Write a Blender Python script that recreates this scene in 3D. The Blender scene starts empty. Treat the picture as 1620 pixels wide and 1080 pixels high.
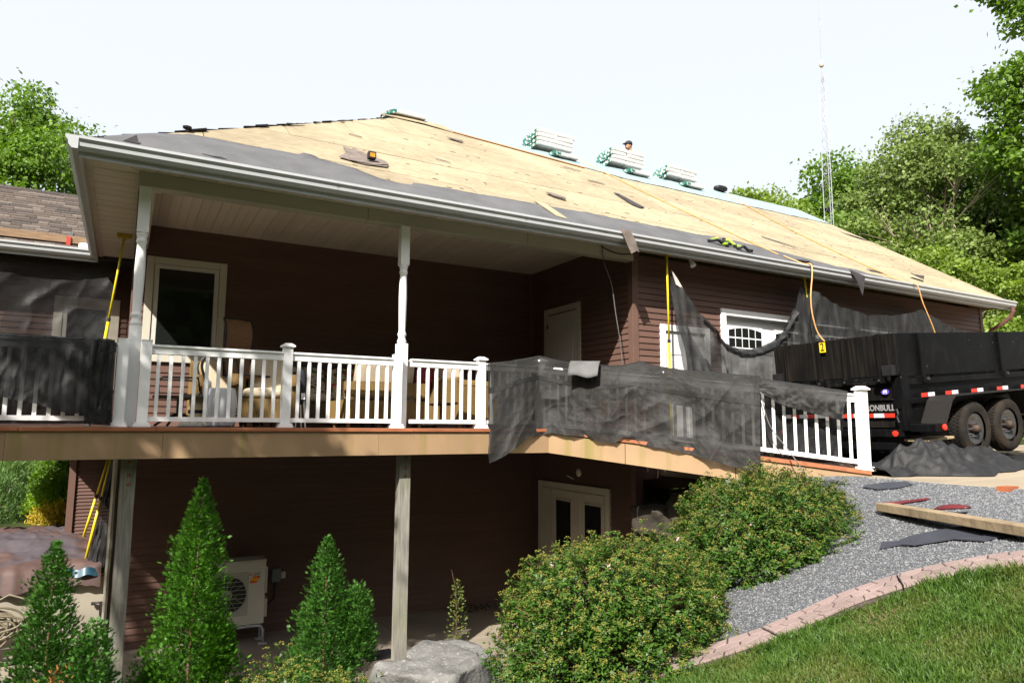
import bpy, math, random
import numpy as np
from mathutils import Vector, Matrix, noise as mnoise
R = math.radians
random.seed(7)
rng = np.random.default_rng(11)
scene = bpy.context.scene
COL = scene.collection

# ------------------------------------------------------------------ camera
CAM_F, YAW, PITCH, ROLL = 1093.56, R(29.1055), R(7.0499), R(0.3203)
EYE = Vector((0, 0, 3.0))
_f = Vector((math.sin(YAW)*math.cos(PITCH), math.cos(YAW)*math.cos(PITCH), math.sin(PITCH)))
_r = Vector((math.cos(YAW), -math.sin(YAW), 0)); _u = _r.cross(_f)
_r2 = _r*math.cos(ROLL) + _u*math.sin(ROLL); _u2 = _u*math.cos(ROLL) - _r*math.sin(ROLL)
cam_d = bpy.data.cameras.new('camera'); cam = bpy.data.objects.new('camera', cam_d); COL.objects.link(cam)
cam.matrix_world = Matrix(((_r2.x, _u2.x, -_f.x, EYE.x), (_r2.y, _u2.y, -_f.y, EYE.y), (_r2.z, _u2.z, -_f.z, EYE.z), (0, 0, 0, 1)))
cam_d.sensor_width = 36; cam_d.lens = 36*CAM_F/1620; cam_d.clip_end = 3000; cam_d.clip_start = .05
scene.camera = cam

# ------------------------------------------------------------------ light
SUN_TO = Vector((-.84, -.735, 1.0)).normalized()
w = bpy.data.worlds.new('World'); scene.world = w; w.use_nodes = True
nt = w.node_tree; bg = nt.nodes['Background']
sky = nt.nodes.new('ShaderNodeTexSky'); sky.sky_type = 'NISHITA'; sky.sun_disc = False
sky.sun_elevation = math.asin(SUN_TO.z); sky.sun_rotation = math.atan2(SUN_TO.x, SUN_TO.y)
sky.air_density = 1.0; sky.dust_density = 7.0; sky.ozone_density = 1.5; sky.altitude = 200
hz = nt.nodes.new('ShaderNodeMix'); hz.data_type = 'RGBA'; hz.inputs[0].default_value = .78; hz.inputs[7].default_value = (3.35, 3.42, 3.52, 1)   # thin white summer haze
nt.links.new(sky.outputs[0], hz.inputs[6]); nt.links.new(hz.outputs[2], bg.inputs[0]); bg.inputs[1].default_value = .15
sl = bpy.data.lights.new('sun', 'SUN'); sl.energy = 5.0; sl.angle = R(.55); sl.color = (1, .95, .87)
so = bpy.data.objects.new('sun', sl); COL.objects.link(so); so.rotation_euler = SUN_TO.to_track_quat('Z', 'Y').to_euler(); so.location = (-10, -10, 20)
vs = scene.view_settings; vs.view_transform = 'Standard'; vs.look = 'None'; vs.exposure = 1.1; vs.gamma = 1
scene.cycles.use_denoising = True
scene.cycles.max_bounces = 8; scene.cycles.transparent_max_bounces = 16; scene.cycles.sample_clamp_indirect = 6

# ------------------------------------------------------------------ helpers
def hy(px, py, Y):
    d = _r2*((px-810)/CAM_F) + _u2*((540-py)/CAM_F) + _f
    return EYE + d*((Y-EYE.y)/d.y)
class MB:
    def __init__(s): s.v = []; s.f = []; s.m = []; s.mi = 0
    def add(s, vs, fs):
        b = len(s.v); s.v += [tuple(p) for p in vs]
        for f in fs: s.f.append(tuple(b+i for i in f)); s.m.append(s.mi)
    def box(s, x0, y0, z0, x1, y1, z1):
        s.add([(x0,y0,z0),(x1,y0,z0),(x1,y1,z0),(x0,y1,z0),(x0,y0,z1),(x1,y0,z1),(x1,y1,z1),(x0,y1,z1)],
              [(0,3,2,1),(4,5,6,7),(0,1,5,4),(1,2,6,5),(2,3,7,6),(3,0,4,7)]); return s
    def cbox(s, c, h, ch=.1):   # chamfered box: centre, half sizes
        x, y, z = h; k = min(h)*ch if ch < 1 else ch
        pts = []
        for sx in (-1, 1):
            for sy in (-1, 1):
                for sz in (-1, 1):
                    pts += [(sx*x, sy*(y-k), sz*(z-k)), (sx*(x-k), sy*y, sz*(z-k)), (sx*(x-k), sy*(y-k), sz*z)]
        pts = [(p[0]+c[0], p[1]+c[1], p[2]+c[2]) for p in pts]
        def i(a, b, d, e): return ((a > 0)*4+(b > 0)*2+(d > 0))*3+e
        fs = []
        for q in (-1, 1):
            a = [i(q,-1,-1,0), i(q,1,-1,0), i(q,1,1,0), i(q,-1,1,0)]; fs.append(a if q > 0 else a[::-1])
            a = [i(-1,q,-1,1), i(1,q,-1,1), i(1,q,1,1), i(-1,q,1,1)]; fs.append(a[::-1] if q > 0 else a)
            a = [i(-1,-1,q,2), i(1,-1,q,2), i(1,1,q,2), i(-1,1,q,2)]; fs.append(a if q > 0 else a[::-1])
        for p in (-1, 1):
            for q in (-1, 1):
                a = [i(p,q,-1,0), i(p,q,1,0), i(p,q,1,1), i(p,q,-1,1)]; fs.append(a if p*q < 0 else a[::-1])
                a = [i(p,-1,q,0), i(p,1,q,0), i(p,1,q,2), i(p,-1,q,2)]; fs.append(a if p*q > 0 else a[::-1])
                a = [i(-1,p,q,1), i(1,p,q,1), i(1,p,q,2), i(-1,p,q,2)]; fs.append(a if p*q < 0 else a[::-1])
                for r in (-1, 1):
                    a = [i(p,q,r,0), i(p,q,r,1), i(p,q,r,2)]; fs.append(a if p*q*r > 0 else a[::-1])
        s.add(pts, fs); return s
    def beam(s, a, b, w, h, up=(0, 0, 1)):   # box from a to b, width w (sideways), height h
        a = Vector(a); b = Vector(b); d = (b-a).normalized(); sd = d.cross(Vector(up))
        if sd.length < 1e-4: sd = d.cross(Vector((0, 1, 0)))
        sd.normalize(); u = sd.cross(d)
        pts = [p + sd*(i*w/2) + u*(j*h/2) for p in (a, b) for i, j in ((-1,-1),(1,-1),(1,1),(-1,1))]
        s.add(pts, [(0,1,2,3)[::-1][::-1],(7,6,5,4),(0,4,5,1),(1,5,6,2),(2,6,7,3),(3,7,4,0)]); return s
    def tube(s, pts, r, n=8, caps=True):
        pts = [Vector(p) for p in pts]; rs = r if isinstance(r, (list, tuple)) else [r]*len(pts)
        b = len(s.v); prev = None
        for k, p in enumerate(pts):
            t = (pts[min(k+1, len(pts)-1)] - pts[max(k-1, 0)]).normalized()
            if prev is None:
                a = t.cross(Vector((0, 0, 1)));
                if a.length < .05: a = t.cross(Vector((1, 0, 0)))
            else: a = prev - t*prev.dot(t)
            if a.length < 1e-6: a = t.orthogonal()
            a.normalize(); prev = a; c = t.cross(a)
            for i in range(n):
                an = 2*math.pi*i/n; s.v.append(tuple(p + (a*math.cos(an)+c*math.sin(an))*rs[k]))
        for k in range(len(pts)-1):
            for i in range(n):
                j = (i+1) % n; s.f.append((b+k*n+i, b+k*n+j, b+(k+1)*n+j, b+(k+1)*n+i)); s.m.append(s.mi)
        if caps:
            s.f.append(tuple(b+i for i in range(n))[::-1]); s.m.append(s.mi)
            e = b+(len(pts)-1)*n; s.f.append(tuple(e+i for i in range(n))); s.m.append(s.mi)
        return s
    def lathe(s, prof, c=(0, 0, 0), n=16, M=None, cap=True):   # prof: (r,z)
        b = len(s.v)
        for r, z in prof:
            for i in range(n):
                a = 2*math.pi*i/n; p = Vector((r*math.cos(a), r*math.sin(a), z))
                if M is not None: p = M @ p
                s.v.append((p.x+c[0], p.y+c[1], p.z+c[2]))
        for k in range(len(prof)-1):
            for i in range(n):
                j = (i+1) % n; s.f.append((b+k*n+i, b+k*n+j, b+(k+1)*n+j, b+(k+1)*n+i)); s.m.append(s.mi)
        if cap:
            s.f.append(tuple(b+i for i in range(n))[::-1]); s.m.append(s.mi)
            e = b+(len(prof)-1)*n; s.f.append(tuple(e+i for i in range(n))); s.m.append(s.mi)
        return s
    def prism(s, pts, d):   # polygon (3d points, counter-clockwise seen from outside) extruded back by vector d
        n = len(pts); P = [Vector(p) for p in pts]; Q = [p+Vector(d) for p in P]
        s.add(P+Q, [tuple(range(n)), tuple(range(2*n-1, n-1, -1))] + [(i, n+i, n+(i+1) % n, (i+1) % n) for i in range(n)]); return s
    def grid(s, fn, nu, nv, closed=False):
        b = len(s.v)
        for j in range(nv+1):
            for i in range(nu+1): s.v.append(tuple(fn(i/nu, j/nv)))
        for j in range(nv):
            for i in range(nu):
                a = b+j*(nu+1)+i; s.f.append((a, a+1, a+nu+2, a+nu+1)); s.m.append(s.mi)
        return s
    def mesh(s, name, mats, smooth=False):
        me = bpy.data.meshes.new(name); me.from_pydata(s.v, [], s.f)
        mats = mats if isinstance(mats, (list, tuple)) else [mats]
        for m in mats: me.materials.append(m)
        if len(mats) > 1: me.polygons.foreach_set('material_index', s.m)
        if smooth: me.polygons.foreach_set('use_smooth', [True]*len(s.f))
        me.update(); return me
def link(name, data, parent=None, local=False):
    o = bpy.data.objects.new(name, data); COL.objects.link(o)
    if parent is not None:
        o.parent = parent
        if not local and parent.parent is None and parent.type == 'EMPTY': o.matrix_parent_inverse = parent.matrix_basis.inverted()
    return o
def build(name, mb, mats, parent=None, smooth=False, local=False, bevel=0):
    o = link(name, mb.mesh(name, mats, smooth), parent, local)
    if bevel:
        md = o.modifiers.new('bevel', 'BEVEL'); md.width = bevel; md.segments = 2; md.limit_method = 'ANGLE'
    return o
def tag(o, label, cat, group=None):
    o['label'] = label; o['category'] = cat
    if group: o['group'] = group
    return o
def thing(name, label, cat, loc=(0, 0, 0), rotz=0, group=None, rot=None):
    o = bpy.data.objects.new(name, None); COL.objects.link(o); o.empty_display_size = .2
    o.location = loc; o.rotation_euler = rot if rot else (0, 0, rotz)
    o.matrix_basis = Matrix.LocRotScale(Vector(loc), o.rotation_euler, Vector((1, 1, 1)))
    return tag(o, label, cat, group)
def struct(o, kind='structure'): o['kind'] = kind; return o
def pnoise(x, y=0., z=0., o=3): return mnoise.fractal(Vector((x, y, z)), 1.0, 2.0, o)

# ------------------------------------------------------------------ materials
def mat(name, col, rough=.6, var=.12, scale=6., col2=None, bump=0., bscale=60., metal=0., spec=.4, stretch=(1, 1, 1), rv=0., detail=4, rscale=None, dist=.02):
    m = bpy.data.materials.new(name); m.use_nodes = True; t = m.node_tree; n = t.nodes; p = n['Principled BSDF']
    p.inputs['Roughness'].default_value = rough; p.inputs['Metallic'].default_value = metal; p.inputs['Specular IOR Level'].default_value = spec
    tc = n.new('ShaderNodeTexCoord'); mp = n.new('ShaderNodeMapping'); mp.inputs['Scale'].default_value = stretch; t.links.new(tc.outputs['Object'], mp.inputs[0])
    out = None
    if var or col2:
        nz = n.new('ShaderNodeTexNoise'); nz.inputs['Scale'].default_value = scale; nz.inputs['Detail'].default_value = detail; t.links.new(mp.outputs[0], nz.inputs[0])
        rp = n.new('ShaderNodeValToRGB'); rp.color_ramp.elements[0].position = .32; rp.color_ramp.elements[1].position = .68
        c1 = [max(0, c*(1-var)) for c in col]; c2 = col2 if col2 else [min(1, c*(1+var)) for c in col]
        rp.color_ramp.elements[0].color = (*c1, 1); rp.color_ramp.elements[1].color = (*c2, 1)
        t.links.new(nz.outputs[0], rp.inputs[0]); out = rp.outputs[0]
    else:
        rgb = n.new('ShaderNodeRGB'); rgb.outputs[0].default_value = (*col, 1); out = rgb.outputs[0]
    if rv:
        oi = n.new('ShaderNodeObjectInfo'); ma = n.new('ShaderNodeMapRange'); ma.inputs[3].default_value = 1-rv; ma.inputs[4].default_value = 1+rv
        hs = n.new('ShaderNodeHueSaturation'); t.links.new(oi.outputs['Random'], ma.inputs[0]); t.links.new(ma.outputs[0], hs.inputs['Value']); t.links.new(out, hs.inputs['Color']); out = hs.outputs[0]
    t.links.new(out, p.inputs['Base Color'])
    if bump:
        nb = n.new('ShaderNodeTexNoise'); nb.inputs['Scale'].default_value = bscale; nb.inputs['Detail'].default_value = 5; t.links.new(mp.outputs[0], nb.inputs[0])
        bp = n.new('ShaderNodeBump'); bp.inputs['Strength'].default_value = bump; bp.inputs['Distance'].default_value = dist; t.links.new(nb.outputs[0], bp.inputs['Height']); t.links.new(bp.outputs[0], p.inputs['Normal'])
    return m
def addmix(m, col, scale, lo, hi, stretch=(1, 1, 1), amount=1., detail=3, seed=0.):
    """overlay a second colour (dirt, moss, stains) through a noise mask"""
    t = m.node_tree; n = t.nodes; p = n['Principled BSDF']; src = p.inputs['Base Color'].links[0].from_socket
    tc = n.new('ShaderNodeTexCoord'); mp = n.new('ShaderNodeMapping'); mp.inputs['Scale'].default_value = stretch; mp.inputs['Location'].default_value = (seed, seed, seed)
    t.links.new(tc.outputs['Object'], mp.inputs[0])
    nz = n.new('ShaderNodeTexNoise'); nz.inputs['Scale'].default_value = scale; nz.inputs['Detail'].default_value = detail; t.links.new(mp.outputs[0], nz.inputs[0])
    mr = n.new('ShaderNodeMapRange'); mr.inputs[1].default_value = lo; mr.inputs[2].default_value = hi; mr.inputs[4].default_value = amount; t.links.new(nz.outputs[0], mr.inputs[0])
    mx = n.new('ShaderNodeMix'); mx.data_type = 'RGBA'; t.links.new(mr.outputs[0], mx.inputs[0]); t.links.new(src, mx.inputs[6]); mx.inputs[7].default_value = (*col, 1)
    t.links.new(mx.outputs[2], p.inputs['Base Color']); return m
def leafmat(name, c1, c2, trans=.35, rough=.5, sat=1.):
    m = bpy.data.materials.new(name); m.use_nodes = True; t = m.node_tree; n = t.nodes; p = n['Principled BSDF']; o = n['Material Output']
    g = n.new('ShaderNodeNewGeometry'); rp = n.new('ShaderNodeValToRGB'); rp.color_ramp.elements[0].color = (*c1, 1); rp.color_ramp.elements[1].color = (*c2, 1)
    t.links.new(g.outputs['Random Per Island'], rp.inputs[0]); t.links.new(rp.outputs[0], p.inputs['Base Color']); p.inputs['Roughness'].default_value = rough; p.inputs['Specular IOR Level'].default_value = .3
    tr = n.new('ShaderNodeBsdfTranslucent'); hs = n.new('ShaderNodeHueSaturation'); hs.inputs['Value'].default_value = 1.5; hs.inputs['Saturation'].default_value = 1.1
    t.links.new(rp.outputs[0], hs.inputs['Color']); t.links.new(hs.outputs[0], tr.inputs[0])
    mx = n.new('ShaderNodeMixShader'); mx.inputs[0].default_value = trans; t.links.new(p.outputs[0], mx.inputs[1]); t.links.new(tr.outputs[0], mx.inputs[2]); t.links.new(mx.outputs[0], o.inputs[0])
    return m
def meshmat(name, col, alpha, rough=.6, var=.3, weave=900.):
    """woven debris netting: dark threads, see-through between them"""
    m = mat(name, col, rough, var, 5., bump=.25, bscale=40); t = m.node_tree; n = t.nodes; p = n['Principled BSDF']; o = n['Material Output']
    tr = n.new('ShaderNodeBsdfTransparent'); mx = n.new('ShaderNodeMixShader')
    tc = n.new('ShaderNodeTexCoord'); nz = n.new('ShaderNodeTexNoise'); nz.inputs['Scale'].default_value = 3.; nz.inputs['Detail'].default_value = 6; t.links.new(tc.outputs['Object'], nz.inputs[0])
    mr = n.new('ShaderNodeMapRange'); mr.inputs[1].default_value = .3; mr.inputs[2].default_value = .7; mr.inputs[3].default_value = max(0, alpha-.08); mr.inputs[4].default_value = min(1, alpha+.08)
    t.links.new(nz.outputs[0], mr.inputs[0]); t.links.new(mr.outputs[0], mx.inputs[0]); t.links.new(tr.outputs[0], mx.inputs[1]); t.links.new(p.outputs[0], mx.inputs[2]); t.links.new(mx.outputs[0], o.inputs[0])
    return m
def glassmat(name, col=(.012, .014, .013), rough=.03):
    return mat(name, col, rough, .1, 2., spec=.6)

m_siding = mat('brown vinyl siding', (.118, .068, .054), .45, .07, 1.5, bump=.05, bscale=220, rv=.05, stretch=(1, 1, 4), spec=.2)
m_trimbrown = mat('brown trim', (.13, .076, .06), .5, .06, 3, spec=.2)
m_white = mat('white vinyl', (.80, .80, .80), .35, .03, 3, spec=.45)
addmix(m_white, (.52, .53, .50), 2.2, .58, .78, (1, 1, .35), .55, 6)
m_gutter = mat('white aluminium', (.40, .415, .425), .35, .05, 5, spec=.5); addmix(m_gutter, (.12, .12, .11), 1.1, .66, .80, (1, 1, .3), .6)
m_soffit = mat('cream soffit', (.52, .47, .385), .5, .05, 2, rv=.05); addmix(m_soffit, (.35, .32, .25), 2.3, .52, .75, (1, 1, 1), .45)
m_ceiling = mat('porch ceiling', (.64, .56, .48), .5, .05, 2, rv=.06)
m_casing = mat('cream casing', (.50, .47, .39), .45, .04, 3)
m_glass = glassmat('dark glass')
m_black = mat('black', (.012, .012, .013), .5, .2, 8)
m_cream = mat('cream door paint', (.55, .53, .48), .45, .03, 4)

# ------------------------------------------------------------------ terrain (height function)
CP = np.array([
(0,0,1.40),(2,0,1.66),(4,0,1.95),(-3,0,1.2),(6,0,2.25),(0,-4,1.5),(5,-4,2.2),(-6,-4,1.2),(7.2,0,2.38),(7.3,3,2.41),(7.4,5,2.43),(7.3,-4,2.38),
(3.1,1.4,1.78),(5,2.3,2.1),(1.5,2.5,1.25),(3.4,4.4,1.1),(2,4.6,.75),(5.6,4.9,1.75),(6.5,6.1,2.15),(4.6,3.4,1.72),(4.4,6.2,.9),(5.6,6.2,1.45),(2.9,6.9,.12),(3.6,7.8,-.1),
(1.8,7.3,-.05),(.5,7.4,-.05),(-.5,6.6,.05),(.7,5.3,.45),(-2,5.5,.3),(-5,6,.2),(0,3.2,.9),(-3,3,.8),
(0,8.5,-.25),(3,8.6,-.26),(5,9,-.28),(6.5,10,-.28),(3,11,-.28),(0,11,-.28),(-3,9,-.25),(-6,9,-.25),(-3,11.6,-.25),(6.8,8.4,1.0),
(5,8,-.15),(5,7.3,.25),(6,8.2,.2),(6.7,8.2,.6),(4.2,7.2,.1),(6.3,7.2,1.3),(-3,12.5,.9),(-.5,12.6,.9),(-7,12.5,.9),(-3,15,1.1),(-.5,15,1.1),(-8,16,1.1),(-3,19,1.0),(-4,24,2.2),(-10,24,2.2),(0,24,2.2),(-5,32,4.5),(5,30,3.5),(-15,12,1.5),(-20,30,4),
(8.5,8,2.42),(12,6,2.52),(18,6,2.6),(18,0,2.6),(10,0,2.45),(10,-6,2.4),(20,-8,2.5),(18,14,2.6),(10,14,2.4),(20,22,2.8),(10,24,2.6),(3,15,.6),
(30,5,2.9),(30,20,3.2),(45,30,4),(45,0,3.2),(60,60,5),(0,60,6),(-40,40,5),(-40,0,1),(60,-30,3),(0,-30,1.5),(-40,-30,1)])
_P = CP[:, :2]; _cc = .45
_A = np.sqrt(((_P[:, None]-_P[None])**2).sum(2)+_cc*_cc); _n = len(_P); _Q = np.hstack([_P, np.ones((_n, 1))])
_W = np.linalg.solve(np.block([[_A, _Q], [_Q.T, np.zeros((3, 3))]]), np.concatenate([CP[:, 2], np.zeros(3)]))
def tzs(x, y):
    x = np.asarray(x, float); y = np.asarray(y, float)
    d = np.sqrt((x[..., None]-_P[:, 0])**2+(y[..., None]-_P[:, 1])**2+_cc*_cc)
    z = d@_W[:_n]+_W[_n]*x+_W[_n+1]*y+_W[_n+2]
    z = np.where((x > -8) & (x < 7.25) & (y > 8.1+.6*np.clip((x-5.6),0,1)) & (y < 12.02), np.minimum(z, -.27), z)
    z = np.where((x > 7.45) & (y < 8.7), np.minimum(z, DRZ(x)-.06), z)
    z = np.where((x > 7.3) & (x < 17.2) & (y > 8.75) & (y < 19), 2.0, z)
    return z
def DRZ(x): return 2.45+.018*(x-7.5)
def tz(x, y): return float(tzs(np.array([x]), np.array([y]))[0])

def warp(a): return np.sign(a)*(abs(a)*16+abs(a)**4*500)
def make_ground():
    a = np.linspace(-1, 1, 241); gx = 3+warp(a); gy = 6+warp(a)
    X, Y = np.meshgrid(gx, gy); Z = tzs(X, Y)
    n = len(a); v = np.stack([X.ravel(), Y.ravel(), Z.ravel()], 1)
    i = np.arange(n*n).reshape(n, n); f = np.stack([i[:-1, :-1].ravel(), i[:-1, 1:].ravel(), i[1:, 1:].ravel(), i[1:, :-1].ravel()], 1)
    me = bpy.data.meshes.new('ground'); me.from_pydata(v.tolist(), [], f.tolist()); me.polygons.foreach_set('use_smooth', [True]*len(f))
    m = mat('lawn soil', (.028, .050, .010), .9, .4, 1.6, col2=(.055, .062, .022), bump=.6, bscale=25, spec=.1); me.materials.append(m)
    return struct(link('ground', me))
make_ground()

# ------------------------------------------------------------------ house
house = thing('house', 'brown sided house with its roof stripped to bare sheathing and a deep porch', 'house', (8.5, 13.6, 0))
PZ = -.2            # patio level
DK = 2.98           # deck level
YW, YB, XR = 8.6, 11.75, 7.0     # garage wall, porch back wall, recess side wall
def siding(parent, axis, plane, u0, u1, z0, z1, e=.1016, openings=(), sgn=-1):
    k = 0; z = z0
    while z < z1-.02:
        zt = min(z+e, z1); segs = [(u0, u1)]
        for (a, b, c, d) in openings:
            if c < zt-.02 and d > z+.02:
                ns = []
                for s0, s1 in segs:
                    if b <= s0 or a >= s1: ns.append((s0, s1))
                    else:
                        if a > s0+.02: ns.append((s0, a))
                        if b < s1-.02: ns.append((b, s1))
                segs = ns
        for s0, s1 in segs:
            prof = [(0, z), (.019, z+.001), (.019, z+.013), (.004, zt-.001), (0, zt-.001)]
            mb = MB(); q = []
            for u in (s0, s1):
                for d, zz in prof:
                    q.append((u, plane+sgn*d, zz) if axis == 'x' else (plane+sgn*d, u, zz))
            n = 5; flip = (axis == 'x') != (sgn > 0)
            fs = [tuple(range(n)), tuple(range(2*n-1, n-1, -1))]+[(i, n+i, n+(i+1) % n, (i+1) % n) for i in range(n)]
            if flip: fs = [f[::-1] for f in fs]
            mb.add(q, [f[::-1] for f in fs]); build('siding_board', mb, m_siding, parent)
        z += e; k += 1
# structural walls behind the boards
def wallbox(*a): build('wall', MB().box(*a), m_trimbrown, house)
wallbox(0, YB+.002, PZ, XR, YB+.15, 6.05)                 # porch and basement back wall
wallbox(XR+.002, YW+.002, PZ, XR+.15, YB+.15, 6.05)      # recess side wall
for a in ((XR+.15, 7.6, 2.2, 5.78), (7.6, 8.57, 4.62, 5.78), (8.57, 8.97, 2.2, 5.78), (8.97, 13.9, 4.98, 5.78), (13.9, 17.3, 2.2, 5.78)): wallbox(a[0], YW+.002, a[2], a[1], YW+.15, a[3])
wallbox(7.3, YW+.4, 2.0, 17.1, YW+.45, 5.7)
wallbox(17.1, YW+.15, 2.2, 17.298, 18.6, 6.0)            # gable end
wallbox(.002, YB+.15, -.2, .15, 18.6, 5.85)              # left wall
siding(house, 'x', YB, .06, XR, DK+.0, 6.04, openings=[(.16, 1.28, 3.95, 5.56)])
siding(house, 'y', XR, YW+.09, YB-.02, DK, 6.04, openings=[(10.04, 11.23, 2.9, 5.22)])
siding(house, 'x', YW, XR+.09, 17.22, 2.42, 5.78, openings=[(7.55, 8.62, 2.3, 4.67), (8.92, 13.95, 2.3, 5.05)])
siding(house, 'x', YB, .06, XR, PZ, DK-.3)
siding(house, 'y', XR, YW+.09, YB-.02, PZ, DK-.3, openings=[(9.23, 11.42, -.3, 2.0)])
siding(house, 'y', .0, YB+.1, 13.3, DK, 5.8)
siding(house, 'y', .0, YB+.1, 13.7, PZ, DK-.35)
mb = MB().box(XR-.03, YW-.03, PZ, XR+.09, YW+.09, 5.79); build('corner_trim', mb, m_trimbrown, house, bevel=.006)
mb = MB().box(17.22, YW-.028, 2.2, 17.33, YW+.09, 5.79); build('corner_trim', mb, m_trimbrown, house, bevel=.006)
mb = MB().box(-.03, YB-.03, PZ, .06, YB+.1, 5.8); build('corner_trim', mb, m_trimbrown, house, bevel=.006)
mb = MB().box(6.93, YB-.05, DK, 6.995, YB-.001, 6.04); build('corner_trim', mb, m_trimbrown, house)

# --- roof: slab, sheathing panels, felt
S = .667; EY, EZ, RY = 8.05, 5.885, 13.65; RZ = EZ+S*(RY-EY); XL, XE = -.58, 17.58; XA = 4.75
def rp(x, y, lift=0.): # point on the front slope
    c = math.sqrt(1+S*S); return Vector((x, y-S*lift/c, EZ+S*(y-EY)+lift/c))
m_roofback = mat('roof boards', (.35, .25, .14), .8, .2, 4)
BY = 2*RY-EY; SL = (RZ-EZ)/(XA-XL)
mb = MB()
t = .03
top = [(XL, EY, EZ-t), (XE, EY, EZ-t), (XE, RY, RZ-t), (XA, RY, RZ-t), (XL, BY, EZ-t), (XE, BY, EZ-t)]
bot = [(x, y, EZ-.1) for x, y, z in (top[0], top[1], top[5], top[4])]
mb.add(top+bot, [(0,1,2,3), (0,3,4), (4,3,2,5), (1,5,2), (6,7,1,0), (7,8,5,1), (8,9,4,5), (9,6,0,4)])
roof = build('roof', mb, m_roofback, house)
def osbmat():
    m = bpy.data.materials.new('oriented strand board'); m.use_nodes = True; t = m.node_tree; n = t.nodes; p = n['Principled BSDF']; p.inputs['Roughness'].default_value = .75; p.inputs['Specular IOR Level'].default_value = .2
    tc = n.new('ShaderNodeTexCoord'); mp = n.new('ShaderNodeMapping'); mp.inputs['Scale'].default_value = (9, 26, 26); mp.inputs['Rotation'].default_value = (0, 0, .25); t.links.new(tc.outputs['Object'], mp.inputs[0])
    vo = n.new('ShaderNodeTexVoronoi'); vo.inputs['Scale'].default_value = 1.; t.links.new(mp.outputs[0], vo.inputs[0])
    rp_ = n.new('ShaderNodeValToRGB'); e = rp_.color_ramp.elements; e[0].color = (.245, .20, .13, 1); e[1].color = (.35, .295, .20, 1); k = rp_.color_ramp.elements.new(.5); k.color = (.30, .248, .163, 1)
    t.links.new(vo.outputs['Color'], rp_.inputs[0])
    nz = n.new('ShaderNodeTexNoise'); nz.inputs['Scale'].default_value = .9; nz.inputs['Detail'].default_value = 6; t.links.new(tc.outputs['Object'], nz.inputs[0])
    mr = n.new('ShaderNodeMapRange'); mr.inputs[1].default_value = .35; mr.inputs[2].default_value = .7; mr.inputs[3].default_value = .82; mr.inputs[4].default_value = 1.1; t.links.new(nz.outputs[0], mr.inputs[0])
    oi = n.new('ShaderNodeObjectInfo'); m2 = n.new('ShaderNodeMapRange'); m2.inputs[3].default_value = .9; m2.inputs[4].default_value = 1.08; t.links.new(oi.outputs['Random'], m2.inputs[0])
    mu = n.new('ShaderNodeMath'); mu.operation = 'MULTIPLY'; t.links.new(mr.outputs[0], mu.inputs[0]); t.links.new(m2.outputs[0], mu.inputs[1])
    hs = n.new('ShaderNodeHueSaturation'); t.links.new(mu.outputs[0], hs.inputs['Value']); t.links.new(rp_.outputs[0], hs.inputs['Color'])
    # dark nail and staple streaks in rows
    mp2 = n.new('ShaderNodeMapping'); mp2.inputs['Scale'].default_value = (2.2, 16, 16); t.links.new(tc.outputs['Object'], mp2.inputs[0])
    n2 = n.new('ShaderNodeTexNoise'); n2.inputs['Scale'].default_value = 2.; n2.inputs['Detail'].default_value = 2; t.links.new(mp2.outputs[0], n2.inputs[0])
    m3 = n.new('ShaderNodeMapRange'); m3.inputs[1].default_value = .70; m3.inputs[2].default_value = .76; m3.inputs[4].default_value = .5; t.links.new(n2.outputs[0], m3.inputs[0])
    mx = n.new('ShaderNodeMix'); mx.data_type = 'RGBA'; t.links.new(m3.outputs[0], mx.inputs[0]); t.links.new(hs.outputs[0], mx.inputs[6]); mx.inputs[7].default_value = (.10, .06, .03, 1)
    t.links.new(mx.outputs[2], p.inputs['Base Color'])
    bp = n.new('ShaderNodeBump'); bp.inputs['Strength'].default_value = .3; bp.inputs['Distance'].default_value = .004; t.links.new(vo.outputs['Distance'], bp.inputs['Height']); t.links.new(bp.outputs[0], p.inputs['Normal'])
    return m
m_osb = osbmat()
def clip(poly, a, b, c):   # keep a*x+b*y+c >= 0
    out = []
    for i in range(len(poly)):
        p, q = poly[i], poly[(i+1) % len(poly)]; dp = a*p[0]+b*p[1]+c; dq = a*q[0]+b*q[1]+c
        if dp >= 0: out.append(p)
        if dp*dq < 0: k = dp/(dp-dq); out.append((p[0]+(q[0]-p[0])*k, p[1]+(q[1]-p[1])*k))
    return out
hipk = (RY-EY)/(XA-XL)
row = 0; y = EY; cs = math.sqrt(1+S*S)
while y < RY-.02:
    y1 = min(y+1.22/cs, RY); x = XL-(row % 2)*1.22
    while x < XE:
        g = .006
        poly = [(x+g, y+g), (x+2.44-g, y+g), (x+2.44-g, y1-g), (x+g, y1-g)]
        poly = clip(poly, hipk, -1, EY-hipk*XL); poly = clip(poly, 1, 0, -XL) if poly else poly; poly = clip(poly, -1, 0, XE) if poly else poly
        if len(poly) > 2:
            l = random.uniform(.0, .004); mb = MB(); mb.prism([rp(a, b, l) for a, b in poly], Vector((0, S, -1))*.022)
            build('sheathing_panel', mb, m_osb, roof)
        x += 2.44
    row += 1; y = y1
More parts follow.
